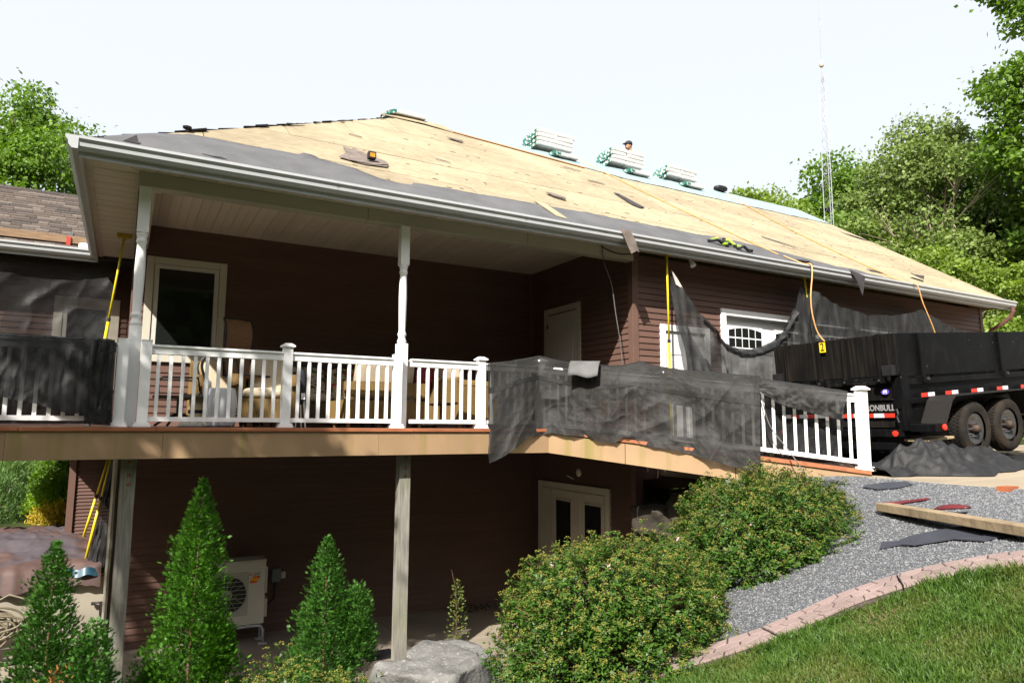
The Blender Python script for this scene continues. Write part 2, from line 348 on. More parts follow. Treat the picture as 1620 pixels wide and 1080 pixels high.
# left hip slope: old dark shingles left in place, ragged against the hip line
m_shing_d = mat('weathered dark shingle', (.045, .04, .038), .9, .25, 9, bump=.4, bscale=90, spec=.15, rv=.12)
def hp(x, s_):  # left slope point, s_ along Y
    return Vector((x, s_, EZ+SL*(x-XL)))
mb = MB()
for i in range(30):
    x0 = XL+(XA-XL)*i/30; x1 = XL+(XA-XL)*(i+1)/30
    ya = EY+hipk*(x0-XL); yb = BY-hipk*(x0-XL)
    lift = .012+.012*((i*7) % 3)/3
    # the course sticks out over the hip by an uneven amount
    ov = random.uniform(-.02, .04) if i > 5 else 0
    pts = [Vector((x0, yb, EZ+SL*(x0-XL)+lift)), Vector((x0, ya-ov, EZ+SL*(x0-XL)+lift+.01)), Vector((x1+.02, ya-ov+hipk*(x1-x0)+random.uniform(-.04, .06), EZ+SL*(x1-XL)+lift+.008)), Vector((x1+.02, yb-hipk*(x1-x0), EZ+SL*(x1-XL)+lift))]
    mb.prism(pts[::-1], (0, 0, -.02))
build('shingle_slope', mb, m_shing_d, roof)
for i in range(11):   # torn flakes along the hip
    x0 = random.uniform(XL+.9, XA-.1); yy = EY+hipk*(x0-XL); a = random.uniform(-.6, .6); L = random.uniform(.1, .4); wv = random.uniform(.03, .07)
    p = rp(x0, yy, .03); d = Vector((math.cos(a)*.5+.6, hipk*.8, SL*.8)).normalized(); sd = Vector((.5, -.6, -.2)).normalized()
    mb = MB(); mb.prism([p, p+sd*wv, p+d*L+sd*wv*random.uniform(.2, .9), p+d*L], (0, 0, -.008)); build('torn_shingle', mb, m_shing_d, roof)
# dark felt along the eave with a torn upper edge
m_felt = mat('grey roofing felt', (.095, .095, .10), .85, .14, 2.5, bump=.15, bscale=14, spec=.2); addmix(m_felt, (.20, .19, .17), 26, .70, .74, (1, 1, 1), .9, 2)
fe = [(-.58, 8.06), (-.3, 8.4), (.1, 8.75), (.47, 8.99), (1.1, 8.99), (1.8, 9.03), (1.86, 9.16), (2.0, 9.12), (2.06, 8.98), (2.5, 8.86), (2.75, 8.60), (3.05, 8.53), (3.2, 8.56), (3.24, 8.68), (3.5, 8.71), (4.32, 8.74), (5.0, 8.77), (5.91, 8.80), (6.4, 8.83), (7.2, 8.79), (8.01, 8.80), (8.6, 8.76), (9.19, 8.86), (9.6, 8.79), (10.09, 8.70), (10.7, 8.62), (11.3, 8.46), (11.8, 8.35), (12.4, 8.38), (12.6, 8.25), (13.2, 8.16), (13.3, 8.05)]
mb = MB(); N = 300
def fy(x):
    for (a, b), (c, d) in zip(fe[:-1], fe[1:]):
        if a <= x <= c: return b+(d-b)*(x-a)/(c-a)
    return 8.05
pts = []
for i in range(N+1):
    x = -.57+(13.28+.57)*i/N; yb = fy(x)+pnoise(x*6, 3.)*.025
    yb = min(yb, EY+hipk*(x-XL)); pts.append((x, max(yb, 8.056)))
mb.grid(lambda u, v: rp(pts[round(u*N)][0], 8.045+(pts[round(u*N)][1]-8.045)*v, .012+.006*pnoise(pts[round(u*N)][0]*2, v*2)+(.008 if v > .95 else 0)), N, 6)
o = build('roofing_felt', mb, m_felt, roof, smooth=True); md = o.modifiers.new('t', 'SOLIDIFY'); md.thickness = .004
# pale strip where a board shows through the felt
mb = MB(); mb.prism([rp(5.36, 8.34, .03), rp(5.52, 8.28, .03), rp(5.50, 8.9, .03), rp(5.34, 8.94, .03)], (0, 0, -.012)); build('bare_strip', mb, m_osb, roof)
# light blue synthetic underlayment below the ridge
m_blue = mat('light blue underlayment', (.23, .305, .32), .5, .06, 3, bump=.2, bscale=9)
mb = MB()
def bl(u, v):
    x = 5.95+(XE-5.95)*u; ylow = 13.35-.9*min(1, max(0, (x-6)/4.0))+.08*min(1, max(0, (x-10)/7))+pnoise(x*1.3, 8.)*.03
    return rp(x, ylow+(RY+.03-ylow)*v, .014+.012*abs(pnoise(x*2.1, v*3)))
mb.grid(bl, 160, 6); o = build('blue_underlayment', mb, m_blue, roof, smooth=True)
mb = MB(); mb.grid(lambda u, v: (6.0+(XE-6.0)*u, RY+.02+1.6*v, RZ+.03-S*1.6*v), 40, 3); build('blue_underlayment', mb, m_blue, roof)
# ridge boards along the upper left edge of the strip (brown line)
mb = MB(); mb.beam(rp(5.9, 13.32, .02), rp(8.9, 12.6, .02), .05, .02); build('batten', mb, mat('raw batten', (.42, .23, .11), .7), roof)
mb = MB(); mb.prism([rp(4.3, 13.5, .03), rp(5.3, 13.45, .05), rp(5.9, 13.3, .03), rp(5.8, 13.62, .06), rp(4.6, 13.68, .06)], (0, 0, -.02)); build('ridge_patch', mb, m_osb, roof)

# --- eaves: fascia, gutters, soffits
mb = MB().box(XL, EY, 5.70, XE, EY+.03, EZ-.035); build('fascia', mb, m_gutter, house)
mb = MB().box(XL, EY+.03, 5.70, XL+.03, 13.3, EZ-.035); build('fascia', mb, m_gutter, house)
def gutter(name, p0, p1, out):  # K-style gutter profile swept from p0 to p1, `out` points away from the fascia
    prof = [(0, 0), (.055, 0), (.085, .035), (.09, .075), (.115, .105), (.115, .135), (.105, .135), (.104, .112), (.078, .08), (.075, .042), (.05, .012), (.008, .012), (.008, .135), (0, .135)]
    mb = MB(); q = []; o = Vector(out)
    for p in (p0, p1):
        for d, z in prof: q.append(Vector(p)+o*d+Vector((0, 0, z)))
    n = len(prof); mb.add(q, [(i, (i+1) % n, n+(i+1) % n, n+i) for i in range(n)])
    for k in (0, n): mb.add([q[k+i] for i in (0,1,2,3,4,5)]+[q[k+13]], [tuple(range(7))])
    g = build(name, mb, m_gutter, house)
    L = (Vector(p1)-Vector(p0)); nseg = int(L.length/2.6)
    for i in range(1, nseg+1):    # joint sleeves
        c = Vector(p0)+L*(i/(nseg+1)); d = L.normalized(); mb = MB(); q = []
        for e in (-.03, .03):
            for dd, z in prof[:6]: q.append(c+d*e+o*(dd+.003)+Vector((0, 0, z-.002)))
        mb.add(q, [(j, j+1, 7+j, 6+j) for j in range(5)]); build('gutter_joint', mb, m_gutter, g)
    return g
gutter('gutter', (XL-.0, EY-.002, 5.755), (XE-.02, EY-.002, 5.755), (0, -1, 0))
gutter('gutter', (XL-.002, 13.2, 5.755), (XL-.002, EY-.1, 5.755), (-1, 0, 0))
m_drip = mat('drip edge', (.6, .6, .58), .4)
mb = MB().box(XL-.02, EY-.02, EZ-.03, XE, EY+.04, EZ-.004); build('drip_edge', mb, m_drip, house)
px = .125
sm = MB().box(.003, EY+.032, 5.815, px-.003, 8.52, 5.835).mesh('soffit_panel', m_soffit)
i = 0
while XL+.6+px*(i+1) < XE-.05:
    o = link('soffit_panel', sm, house); o.location = (XL+.6+px*i, 0, .0015*(i % 2)); i += 1
sm = MB().box(XL+.032, .003, 5.815, -.03, px-.003, 5.835).mesh('soffit_panel', m_soffit)
i = 0
while 8.65+px*(i+1) < 13.3:
    o = link('soffit_panel', sm, house); o.location = (0, 8.65+px*i, .0015*(i % 2)); i += 1
# mitred corner piece of the soffit
mb = MB(); mb.prism([(XL+.032, EY+.032, 5.816), (XL+.032, 8.64, 5.816), (-.03, 8.64, 5.816), (-.03, 8.53, 5.816)], (0, 0, .02)); build('soffit_corner', mb, m_soffit, house)
mb = MB(); mb.prism([(XL+.032, EY+.030, 5.818), (-.026, 8.52, 5.818), (.02, 8.52, 5.818), (.02, EY+.032, 5.818)], (0, 0, .02)); build('soffit_corner', mb, m_soffit, house)
mb = MB().box(XL+.03, 8.16, 5.80, XL+.09, 13.3, 5.8145); build('soffit_channel', mb, m_soffit, house)
# porch beam and its trim
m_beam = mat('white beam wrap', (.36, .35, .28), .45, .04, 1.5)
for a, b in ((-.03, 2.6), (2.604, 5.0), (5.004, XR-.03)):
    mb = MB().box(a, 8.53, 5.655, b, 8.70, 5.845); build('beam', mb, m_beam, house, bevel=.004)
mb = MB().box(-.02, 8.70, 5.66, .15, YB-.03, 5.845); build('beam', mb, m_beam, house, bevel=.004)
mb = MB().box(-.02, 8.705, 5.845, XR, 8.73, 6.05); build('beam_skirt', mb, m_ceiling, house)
# porch ceiling boards
cm = MB().box(.002, 8.73, 6.05, .123, YB+.14, 6.07).mesh('ceiling_board', m_ceiling)
for i in range(56):
    o = link('ceiling_board', cm, house); o.location = (.0+i*.125, 0, .003*(i % 2))
m_can = mat('downlight trim', (.68, .64, .58), .4, 0)
for lx, ly in ((1.05, 9.9), (3.2, 10.2), (5.6, 10.0)):
    mb = MB(); mb.lathe([(.10, 6.049), (.105, 6.040), (.085, 6.036), (.07, 6.055)], (lx, ly, 0), 20, cap=False); d = build('downlight', mb, m_can, house, smooth=True)
    mb = MB(); mb.lathe([(.072, 6.046), (.04, 6.043), (.001, 6.042)], (lx, ly, 0), 16); build('lamp', mb, m_can, d)

# --- porch columns (turned)
def column(x, y, name='porch_column'):
    b = .064
    prof = [(.052, 4.08), (.060, 4.10), (.062, 4.115), (.052, 4.135), (.045, 4.16), (.056, 4.19), (.060, 4.205), (.050, 4.225), (.044, 4.25), (.047, 4.35), (.052, 4.55), (.054, 4.70), (.051, 4.85), (.045, 5.0), (.052, 5.02), (.058, 5.035), (.050, 5.055), (.046, 5.075), (.056, 5.10), (.06, 5.115), (.052, 5.14)]
    c = thing_part = MB(); c.cbox((x, y, (DK+4.075)/2), (b, b, (4.085-DK)/2), .006)
    o = build(name, c, m_white, house)
    mb = MB(); mb.lathe(prof, (x, y, 0), 20); build('turned_shaft', mb, m_white, o, smooth=True)
    mb = MB(); mb.cbox((x, y, (5.13+5.655)/2), (.06, .06, (5.655-5.13)/2), .006); build('upper_block', mb, m_white, o)
column(.045, 8.61); column(3.13, 8.61)

# --- windows and doors
def casing(parent, axis, plane, u0, u1, z0, z1, wd, d, m, bottom=True, name='frame'):
    def bx(a, b, c, e, dd):
        mb = MB()
        if axis == 'x': mb.box(a, plane-dd, c, b, plane+.03, e)
        else: mb.box(plane-dd, a, c, plane+.03, b, e)
        build(name, mb, m, parent, bevel=.005)
    bx(u0, u0+wd, z0, z1, d); bx(u1-wd, u1, z0, z1, d); bx(u0+wd+.001, u1-wd-.001, z1-wd, z1-.001, d-.003)
    if bottom: bx(u0+wd+.001, u1-wd-.001, z0+.001, z0+wd, d-.003)
def pane(parent, axis, plane, u0, u1, z0, z1, m, name='pane', t=.012):
    mb = MB()
    if axis == 'x': mb.box(u0, plane-t, z0, u1, plane, z1)
    else: mb.box(plane-t, u0, z0, plane, u1, z1)
    return build(name, mb, m, parent)
win = pane(house, 'x', YB-.012, .28, 1.16, 4.06, 5.45, m_casing, 'window', .012)
casing(win, 'x', YB, .15, 1.29, 3.95, 5.565, .105, .045, m_casing); casing(win, 'x', YB-.024, .26, 1.18, 4.06, 5.455, .075, .004, m_cream, name='sash')
pane(win, 'x', YB-.0245, .33, 1.11, 4.13, 5.385, m_glass)
door = pane(house, 'y', XR-.006, 10.15, 11.12, DK+.0, 5.10, m_cream, 'door', .02)
casing(door, 'y', XR, 10.03, 11.24, DK, 5.235, .11, .04, m_casing, False)
for u0, u1 in ((10.27, 10.58), (10.69, 11.0)):
    for z0, z1 in ((4.78, 4.98), (4.02, 4.68), (3.2, 3.86)):
        mb = MB(); mb.cbox((XR-.026, (u0+u1)/2, (z0+z1)/2), (.008, (u1-u0)/2, (z1-z0)/2), .007); build('door_panel', mb, m_cream, door)
for z in (3.3, 4.1, 4.9): build('hinge', MB().box(XR-.046, 11.105, z-.045, XR-.02, 11.13, z+.045), mat('hinge', (.1, .08, .05), .4, 0, metal=.8), door)
mb = MB(); mb.lathe([(.012, 0), (.012, .04), (.03, .05), (.032, .07), (.02, .085), (.002, .088)], (XR-.03, 10.24, 3.98), 14, Matrix.Rotation(-math.pi/2, 3, 'Y')); build('handle', mb, mat('brass', (.5, .35, .12), .3, 0, metal=1), door, smooth=True)
# basement double door
bd = pane(house, 'y', XR-.004, 9.33, 11.32, PZ+.02, 1.90, m_cream, 'basement_door', .03)
m_tan = mat('taupe door trim', (.52, .46, .36), .5, .05, 3)
casing(bd, 'y', XR, 9.22, 11.43, PZ, 2.01, .115, .05, m_tan, False)
for u0, u1 in ((9.36, 10.05), (10.10, 10.93)):
    lf = pane(bd, 'y', XR-.036, u0, u1, PZ+.04, 1.885, m_tan, 'door_leaf', .02); g0, g1 = (9.42, 9.89) if u0 < 10 else (10.31, 10.79)
    pane(lf, 'y', XR-.0575, g0, g1, .25, 1.70, m_glass, 'pane', .004); casing(lf, 'y', XR-.058, g0-.03, g1+.03, .22, 1.73, .03, .012, m_tan, name='bead')
pane(bd, 'y', XR-.036, 10.97, 11.29, PZ+.04, 1.885, m_tan, 'side_panel', .014)
mb = MB(); mb.lathe([(.075, 0), (.078, .012), (.06, .03), (.03, .038), (.002, .04)], (XR-.002, 10.13, 2.22), 18, Matrix.Rotation(-math.pi/2, 3, 'Y')); build('wall_light', mb, mat('lamp plate', (.62, .55, .42), .4, 0), house, smooth=True)
build('door_stop', MB().beam((XR-.03, 10.47, 2.15), (XR-.03, 10.27, 2.10), .012, .02), m_tan, house)
# garage: man door and sectional door
md_ = pane(house, 'x', YW+.02, 7.66, 8.5, 2.46, 4.58, m_white, 'garage_entry_door', .02)
casing(md_, 'x', YW, 7.54, 8.63, 2.44, 4.685, .105, .04, m_white, False)
for u0, u1 in ((7.77, 8.02), (8.14, 8.39)):
    for z0, z1 in ((4.2, 4.45), (3.5, 4.1), (2.65, 3.35)):
        mb = MB(); mb.cbox(((u0+u1)/2, YW-.004, (z0+z1)/2), ((u1-u0)/2, .006, (z1-z0)/2), .005); build('door_panel', mb, m_white, md_)
gd = pane(house, 'x', YW+.12, 9.03, 13.84, 2.46, 4.95, m_white, 'garage_door', .04)
casing(gd, 'x', YW, 8.91, 13.96, 2.44, 5.065, .115, .045, m_white, False)
for z in (3.08, 3.70, 4.32):
    build('section_joint', MB().box(9.03, YW+.079, z-.004, 13.84, YW+.083, z+.004), m_black, gd)
m_jamb = mat('jamb', (.62, .62, .62), .5, .03, 3)
build('jamb', MB().box(9.026, YW+.03, 2.44, 9.03, YW+.12, 4.95), m_jamb, gd); build('jamb', MB().box(13.84, YW+.03, 2.44, 13.844, YW+.12, 4.95), m_jamb, gd); build('jamb', MB().box(9.03, YW+.03, 4.95, 13.84, YW+.12, 4.954), m_jamb, gd)
for k in range(4):
    cx = 9.60+k*1.2; wn = MB().box(cx-.44, YW+.066, 4.40, cx+.44, YW+.08, 4.80); wn = build('door_window', wn, m_white, gd, bevel=.004)
    for r in range(2):
        for c in range(5):
            a = cx-.415+c*.168; b = a+.150; z0 = 4.425+r*.18; z1 = z0+.155
            if r == 0: pts = [(a, z0), (b, z0), (b, z1), (a, z1)]
            else:
                arc = lambda x: z0+.085+.085*math.cos((x-cx)/.44*1.25)
                pts = [(a, z0), (b, z0)]+[(b+(a-b)*i/5, arc(b+(a-b)*i/5)) for i in range(6)]
            mb = MB(); mb.prism([(x, YW+.0645, z) for x, z in pts], (0, .01, 0)); build('pane', mb, m_glass, wn)
    for r in range(3):
        for c in range(2):
            mb = MB(); mb.cbox((cx-.29+c*.58, YW+.078, 2.77+r*.62), (.25, .006, .2), .005); build('raised_panel', mb, m_white, gd)
# downspout elbow at the right end of the gutter
m_spout = mat('brown downspout', (.13, .06, .05), .35, .08, 5)
pts = [(17.45, 7.99, 5.76), (17.45, 7.99, 5.66), (17.45, 8.05, 5.54), (17.43, 8.2, 5.42), (17.40, 8.45, 5.28), (17.38, 8.53, 5.15), (17.38, 8.53, 2.5)]
mb = MB(); mb.tube(pts, .045, 8); build('downspout', mb, m_spout, house)
# floodlight under the eave
mb = MB(); mb.lathe([(.05, 5.812), (.05, 5.79), (.015, 5.785), (.015, 5.74)], (8.0, 8.33, 0), 12); fl = build('floodlight', mb, m_white, house, smooth=True)
mb = MB(); mb.lathe([(.028, 0), (.032, .05), (.05, .11), (.05, .13), (.002, .132)], (8.0, 8.33, 5.75), 12, Matrix.Rotation(2.6, 3, 'X')); build('lamp_head', mb, m_white, fl, smooth=True)
# corner downspout of the basement wall, seen beside the deck post
mb = MB(); mb.tube([(-.07, YB-.06, PZ+.05), (-.07, YB-.06, 2.65)], .035, 6); build('downspout', mb, mat('beige downspout', (.45, .42, .34), .4, .1, 3), house)

# ------------------------------------------------------------------ raised wing with grey shingle roof
wing = thing('house_wing', 'raised wing of the house with grey shingle roof, behind the left railing', 'house wing', (-1.5, 15, 1.0))
WX0 = -2.25
build('wall', MB().box(WX0, 13.92, 2.66, -.001, 17.8, 5.78), m_trimbrown, wing)
siding(wing, 'x', 13.92, WX0, -.07, 2.66, 5.78, openings=[(-1.15, -.2, 3.6, 5.17)])
build('floor_skirt', MB().box(WX0, 13.93, 2.45, -.02, 17.8, 2.658), m_trimbrown, wing)
build('lower_wall', MB().box(-.74, 14.002, .5, -.02, 17.8, 2.45), m_trimbrown, wing)
siding(wing, 'x', 14.0, -.65, -.05, 1.0, 2.45, e=.0585)
build('corner_trim', MB().box(-.75, 13.95, .6, -.65, 14.06, 2.45), m_trimbrown, wing)
ww = pane(wing, 'x', 13.92, -1.05, -.3, 3.75, 5.07, m_casing, 'window', .012)
casing(ww, 'x', 13.92, -1.16, -.19, 3.6, 5.18, .13, .045, m_casing); casing(ww, 'x', 13.90, -1.03, -.32, 3.73, 5.05, .07, .012, m_cream, name='sash'); pane(ww, 'x', 13.905, -.96, -.39, 3.8, 4.98, m_glass)
for xx in (-2.1,): build('post', MB().box(xx-.07, 14.1, .6, xx+.07, 14.24, 2.45), m_trimbrown, wing)
WS = .6; WE = 13.3; WZ = 5.885; WR = 16.1
mb = MB(); mb.add([(WX0-.5, WE, WZ), (.4, WE, WZ), (.4, WR, WZ+WS*(WR-WE)), (WX0-.5, WR, WZ+WS*(WR-WE)), (WX0-.5, 2*WR-WE, WZ), (.4, 2*WR-WE, WZ), (WX0-.5, WE, WZ-.12), (.4, WE, WZ-.12), (.4, 2*WR-WE, WZ-.12), (WX0-.5, 2*WR-WE, WZ-.12)],
    [(0,1,2,3), (3,2,5,4), (6,7,1,0), (9,6,0,3,4), (7,8,5,2,1), (8,9,4,5), (6,9,8,7)])
wr = build('roof', mb, m_shing_d, wing)
m_shing = [mat('grey shingle %d' % k, c, .9, .22, 30, bump=.3, bscale=150, spec=.15, rv=.15) for k, c in enumerate([(.085, .068, .058), (.12, .10, .085), (.06, .05, .045)])]
mb = MB(); exv = .14; y = WE; r = 0; nn = 0
while y < WR:
    x = WX0-.4-(r % 3)*.1
    while x < .35:
        wd = random.uniform(.14, .34); mb.mi = random.choice((0, 0, 1, 2)); l = random.uniform(.002, .010)
        y1 = min(y+exv/1.166, WR); z0 = WZ+WS*(y-WE); z1 = WZ+WS*(y1-WE)
        mb.add([(x, y, z0+.022+l), (x+wd-.006, y, z0+.022+l), (x+wd-.006, y1, z1+.008+l), (x, y1, z1+.008+l), (x, y, z0), (x+wd-.006, y, z0), (x+wd-.006, y1, z1), (x, y1, z1)], [(0,1,2,3), (0,4,5,1), (1,5,6,2), (3,7,4,0)])
        x += wd
    r += 1; y += exv/1.166
struct(build('shingles', mb, m_shing, wr), 'stuff')
for i in range(10):
    x = WX0-.4+i*.3; mb = MB(); z = WZ+WS*(WR-WE); mb.add([(x, WR-.13, z-.05), (x+.33, WR-.13, z-.045), (x+.33, WR, z+.04), (x, WR, z+.035), (x+.33, WR+.13, z-.045), (x, WR+.13, z-.05)], [(0,1,2,3), (3,2,4,5)]); build('ridge_cap', mb, m_shing[2], wr)
build('fascia', MB().box(WX0-.5, WE, 5.70, XL-.003, WE+.03, WZ-.02), m_gutter, wing)
gt = gutter('gutter', (WX0-.5, WE-.002, 5.755), (XL-.01, WE-.002, 5.755), (0, -1, 0)); gt.parent = wing; gt.matrix_parent_inverse = wing.matrix_basis.inverted()
build('soffit', MB().box(WX0-.5, WE+.03, 5.78, -.03, 13.9, 5.80), m_soffit, wing)

# ------------------------------------------------------------------ deck
deck = thing('deck', 'raised porch deck with orange edge board, white railings and a ramp down to the driveway', 'deck', (2, 9, PZ))
m_edge = mat('red-brown deck board', (.30, .105, .045), .55, .2, 3, stretch=(1, 6, 6), bump=.2, bscale=30, rv=.08)
m_deckb = mat('weathered deck board', (.06, .036, .025), .7, .2, 3, stretch=(1, 6, 6), rv=.1)
m_fas = mat('tan fascia board', (.30, .195, .108), .6, .10, 2.2, bump=.08, bscale=60, rv=.04)
addmix(m_fas, (.15, .145, .02), 1.5, .54, .72, (3.2, 3.2, .12), .6, 6); addmix(m_fas, (.28, .20, .11), 3., .55, .8, (3, 3, .3), .5, 4, 7.)
m_grey_post = mat('weathered timber post', (.20, .19, .165), .8, .25, 5, col2=(.28, .26, .22), stretch=(8, 8, .6), bump=.5, bscale=18, dist=.006)
addmix(m_grey_post, (.10, .12, .03), 1.3, .5, .72, (1, 1, .8), .5)
FY = 8.3; A0 = Vector((5.22, FY, 0)); B0 = Vector((7.67, 5.12, 0)); AZ, BZ = DK, 2.52
ed = (B0-A0).normalized(); nd = Vector((-ed.y, ed.x, 0))    # nd points to the house side
if nd.y < 0: nd = -nd
# surface boards
bmats = m_edge
y = FY+.16
while y < 13.9:
    x1 = 6.95 if y < YB-.06 else -.05
    x0 = -1.3
    if y > YB-.14 and y < YB: x1 = -.05
    build('deck_board', MB().box(x0, y, DK-.03, x1, y+.135, DK), m_deckb, deck); y += .14
for k in range(31):
    a = k/31; b = (k+1)/31-.0015
    q = []
    for t_ in (a, b):
        p = A0.lerp(B0, t_); z = AZ+(BZ-AZ)*t_
        for s_ in (.14, 1.55): q.append((p.x+nd.x*s_, p.y+nd.y*s_, z))
    mb = MB(); mb.prism([q[0], q[2], q[3], q[1]], (0, 0, -.03)); build('deck_board', mb, m_deckb, deck)
# edge boards and fascia panels
for a, b in ((-1.3, -.9), (-.896, .3), (.304, 3.2), (3.204, 5.26)):
    build('edge_board', MB().box(a, FY-.025, DK-.047, b, FY+.155, DK-.004), m_edge, deck, bevel=.006)
for a, b in ((-1.3, -1.0), (-.997, .37), (.373, 2.75), (2.753, 5.22)):
    build('fascia_panel', MB().box(a, FY, 2.648, b, FY+.03, DK-.048), m_fas, deck)
def slantbox(t0, t1, s0, s1, zt, zb, m, name):
    q = []
    for t_ in (t0, t1):
        p = A0.lerp(B0, t_); z = AZ+(BZ-AZ)*t_
        q += [(p.x+nd.x*s0, p.y+nd.y*s0, z+zt), (p.x+nd.x*s1, p.y+nd.y*s1, z+zt), (p.x+nd.x*s1, p.y+nd.y*s1, z+zb), (p.x+nd.x*s0, p.y+nd.y*s0, z+zb)]
    mb = MB(); mb.add(q, [(0,1,2,3)[::-1], (4,5,6,7), (0,4,5,1)[::-1], (1,5,6,2)[::-1], (2,6,7,3)[::-1], (3,7,4,0)[::-1]]); return build(name, mb, m, deck)
for a, b in ((0, .27), (.272, .62), (.622, 1.0)):
    slantbox(a, b, 0, .03, -.048, -.335, m_fas, 'fascia_panel')
slantbox(-.008, .48, -.025, .14, -.004, -.047, m_edge, 'edge_board'); slantbox(.482, 1.0, -.025, .14, -.004, -.047, m_edge, 'edge_board')
# dark framing under the boards
build('rim_joist', MB().box(-1.3, FY+.16, 2.68, 6.9, FY+.2, DK-.032), m_grey_post, deck)
for i in range(5, 12): build('joist', MB().box(-6.6+i*1.2, FY+.2, 2.70, -6.56+i*1.2, YB-.05 if i > 5 else 13.85, DK-.032), m_grey_post, deck)
for x in (.075, 3.19):
    mb = MB(); mb.cbox((x, 8.6, (PZ+2.68)/2), (.073, .073, (2.68-PZ)/2), .008); o = build('support_post', mb, m_grey_post, deck)
    mm = mat('rusty bolt', (.25, .11, .05), .6, .3, 20, metal=.6)
    for z in (2.60, 2.47, 2.38):
        mb = MB(); mb.lathe([(.02, 0), (.02, .012), (.002, .016)], (x+.005, 8.527, z), 8, Matrix.Rotation(math.pi/2, 3, 'X')); build('bolt', mb, mm, o)
# bracket plate on the left post
# ------------------------------------------------------------------ railings
def cap_post(rail, p, z0, z1, cap=True):
    mb = MB(); mb.cbox((p[0], p[1], (z0+z1)/2), (.052, .052, (z1-z0)/2), .006); o = build('post', mb, m_white, rail)
    mb = MB(); b0, b1 = .085, .06
    mb.cbox((p[0], p[1], z0+.012), (.085, .085, .012), .005); mb.cbox((p[0], p[1], z0+.036), (.074, .074, .014), .008); build('skirt', mb, m_white, rail)
    mb = MB()
    if cap:
        mb.cbox((p[0], p[1], z1+.008), (.075, .075, .010), .006)
        mb.add([(p[0]+a*.07, p[1]+b*.07, z1+.018) for a, b in ((-1,-1),(1,-1),(1,1),(-1,1))]+[(p[0]+a*.035, p[1]+b*.035, z1+.045) for a, b in ((-1,-1),(1,-1),(1,1),(-1,1))], [(0,1,5,4),(1,2,6,5),(2,3,7,6),(3,0,4,7),(4,5,6,7)])
    else: mb.cbox((p[0], p[1], z1+.005), (.055, .055, .006), .004)
    build('cap', mb, m_white, rail)
def railing(p0, p1, z0, z1, end0=True, end1=True, sp=.122):
    """p0,p1 in plan, z0,z1 the deck height at both ends"""
    a = Vector((p0[0], p0[1], z0)); b = Vector((p1[0], p1[1], z1)); L = (Vector(p1)-Vector(p0)).length
    mb = MB(); U = Vector((0, 0, 1)); mb.beam(a+U*.825, b+U*.825, .05, .075); mb.beam(a+U*.876, b+U*.876, .085, .026)
    r = build('railing', mb, m_white, deck, bevel=.004)
    mb = MB(); mb.beam(a+U*.085, b+U*.085, .045, .05); build('bottom_rail', mb, m_white, r)
    n = max(1, int(L/sp)); bm = MB().box(-.018, -.018, 0, .018, .018, .69).mesh('baluster', m_white)
    off = (L-(n-1)*sp)/2
    for i in range(n):
        p = a.lerp(b, (off+i*sp)/L); o = link('baluster', bm, r); o.location = (p.x, p.y, p.z+.105)
        o.rotation_euler.z = math.atan2(p1[1]-p0[1], p1[0]-p0[0])
    return r
RYL = 8.45
r = railing((-1.25, RYL), (-.10, RYL), DK, DK); cap_post(r, (-.055, RYL), DK, 3.905, False); cap_post(r, (-1.28, RYL), DK, 3.93)
r = railing((.20, RYL), (1.60, RYL), DK, DK); cap_post(r, (.165, RYL), DK, 3.905, False); cap_post(r, (1.65, RYL), DK, 3.93)
r = railing((1.70, RYL), (2.97, RYL), DK, DK); cap_post(r, (3.02, RYL), DK, 3.905, False)
r = railing((3.20, RYL), (4.17, RYL), DK, DK); cap_post(r, (4.22, RYL), DK, 3.905, True)
CA = A0+nd*.15; CA.y = RYL; CA.x = 5.17
r = railing((4.27, RYL), (CA.x-.05, RYL), DK, DK); cap_post(r, (CA.x, CA.y), DK, 3.93)
def rpnt(t_): p = A0.lerp(B0, t_)+nd*.10; return (p.x, p.y), AZ+(BZ-AZ)*t_
p1_, z1_ = rpnt(.40); p0_ = (CA.x+ed.x*.06, CA.y+ed.y*.06)
r = railing(p0_, (p1_[0]-ed.x*.05, p1_[1]-ed.y*.05), AZ-.01, z1_); cap_post(r, p1_, z1_, z1_+.93)
p2_, z2_ = rpnt(.985)
r = railing((p1_[0]+ed.x*.05, p1_[1]+ed.y*.05), (p2_[0]-ed.x*.05, p2_[1]-ed.y*.05), z1_, z2_); cap_post(r, p2_, z2_-.02, z2_+.94)

# ------------------------------------------------------------------ patio, driveway, kerb, gravel
m_conc = mat('patio concrete', (.225, .19, .15), .8, .12, 1.2, bump=.15, bscale=80, rv=.03, spec=.2); addmix(m_conc, (.13, .11, .085), 1.4, .5, .75, (1, 1, 1), .6, 6)
patio = struct(bpy.data.objects.new('patio', None)); COL.objects.link(patio)
for a, b in ((-7, -2.1), (-2.09, .9), (.91, 3.9), (3.91, 6.97)):
    for c, d in ((7.9, 9.9), (9.91, 11.74)):
        if a > 3.5 and c < 8: c = 8.45
        build('slab', MB().box(a, c, PZ-.15, b, d, PZ), m_conc, patio, bevel=.01)
m_drive = mat('driveway concrete', (.27, .225, .165), .8, .1, .8, bump=.1, bscale=90, spec=.2); addmix(m_drive, (.15, .125, .09), 1.1, .52, .75, (1, 1, 1), .5, 6)
driveway = struct(bpy.data.objects.new('driveway', None)); COL.objects.link(driveway)
xs = [7.45, 11, 15, 19, 30]; ys = [-14, -8, -3, 1, 4.2, 8.57]
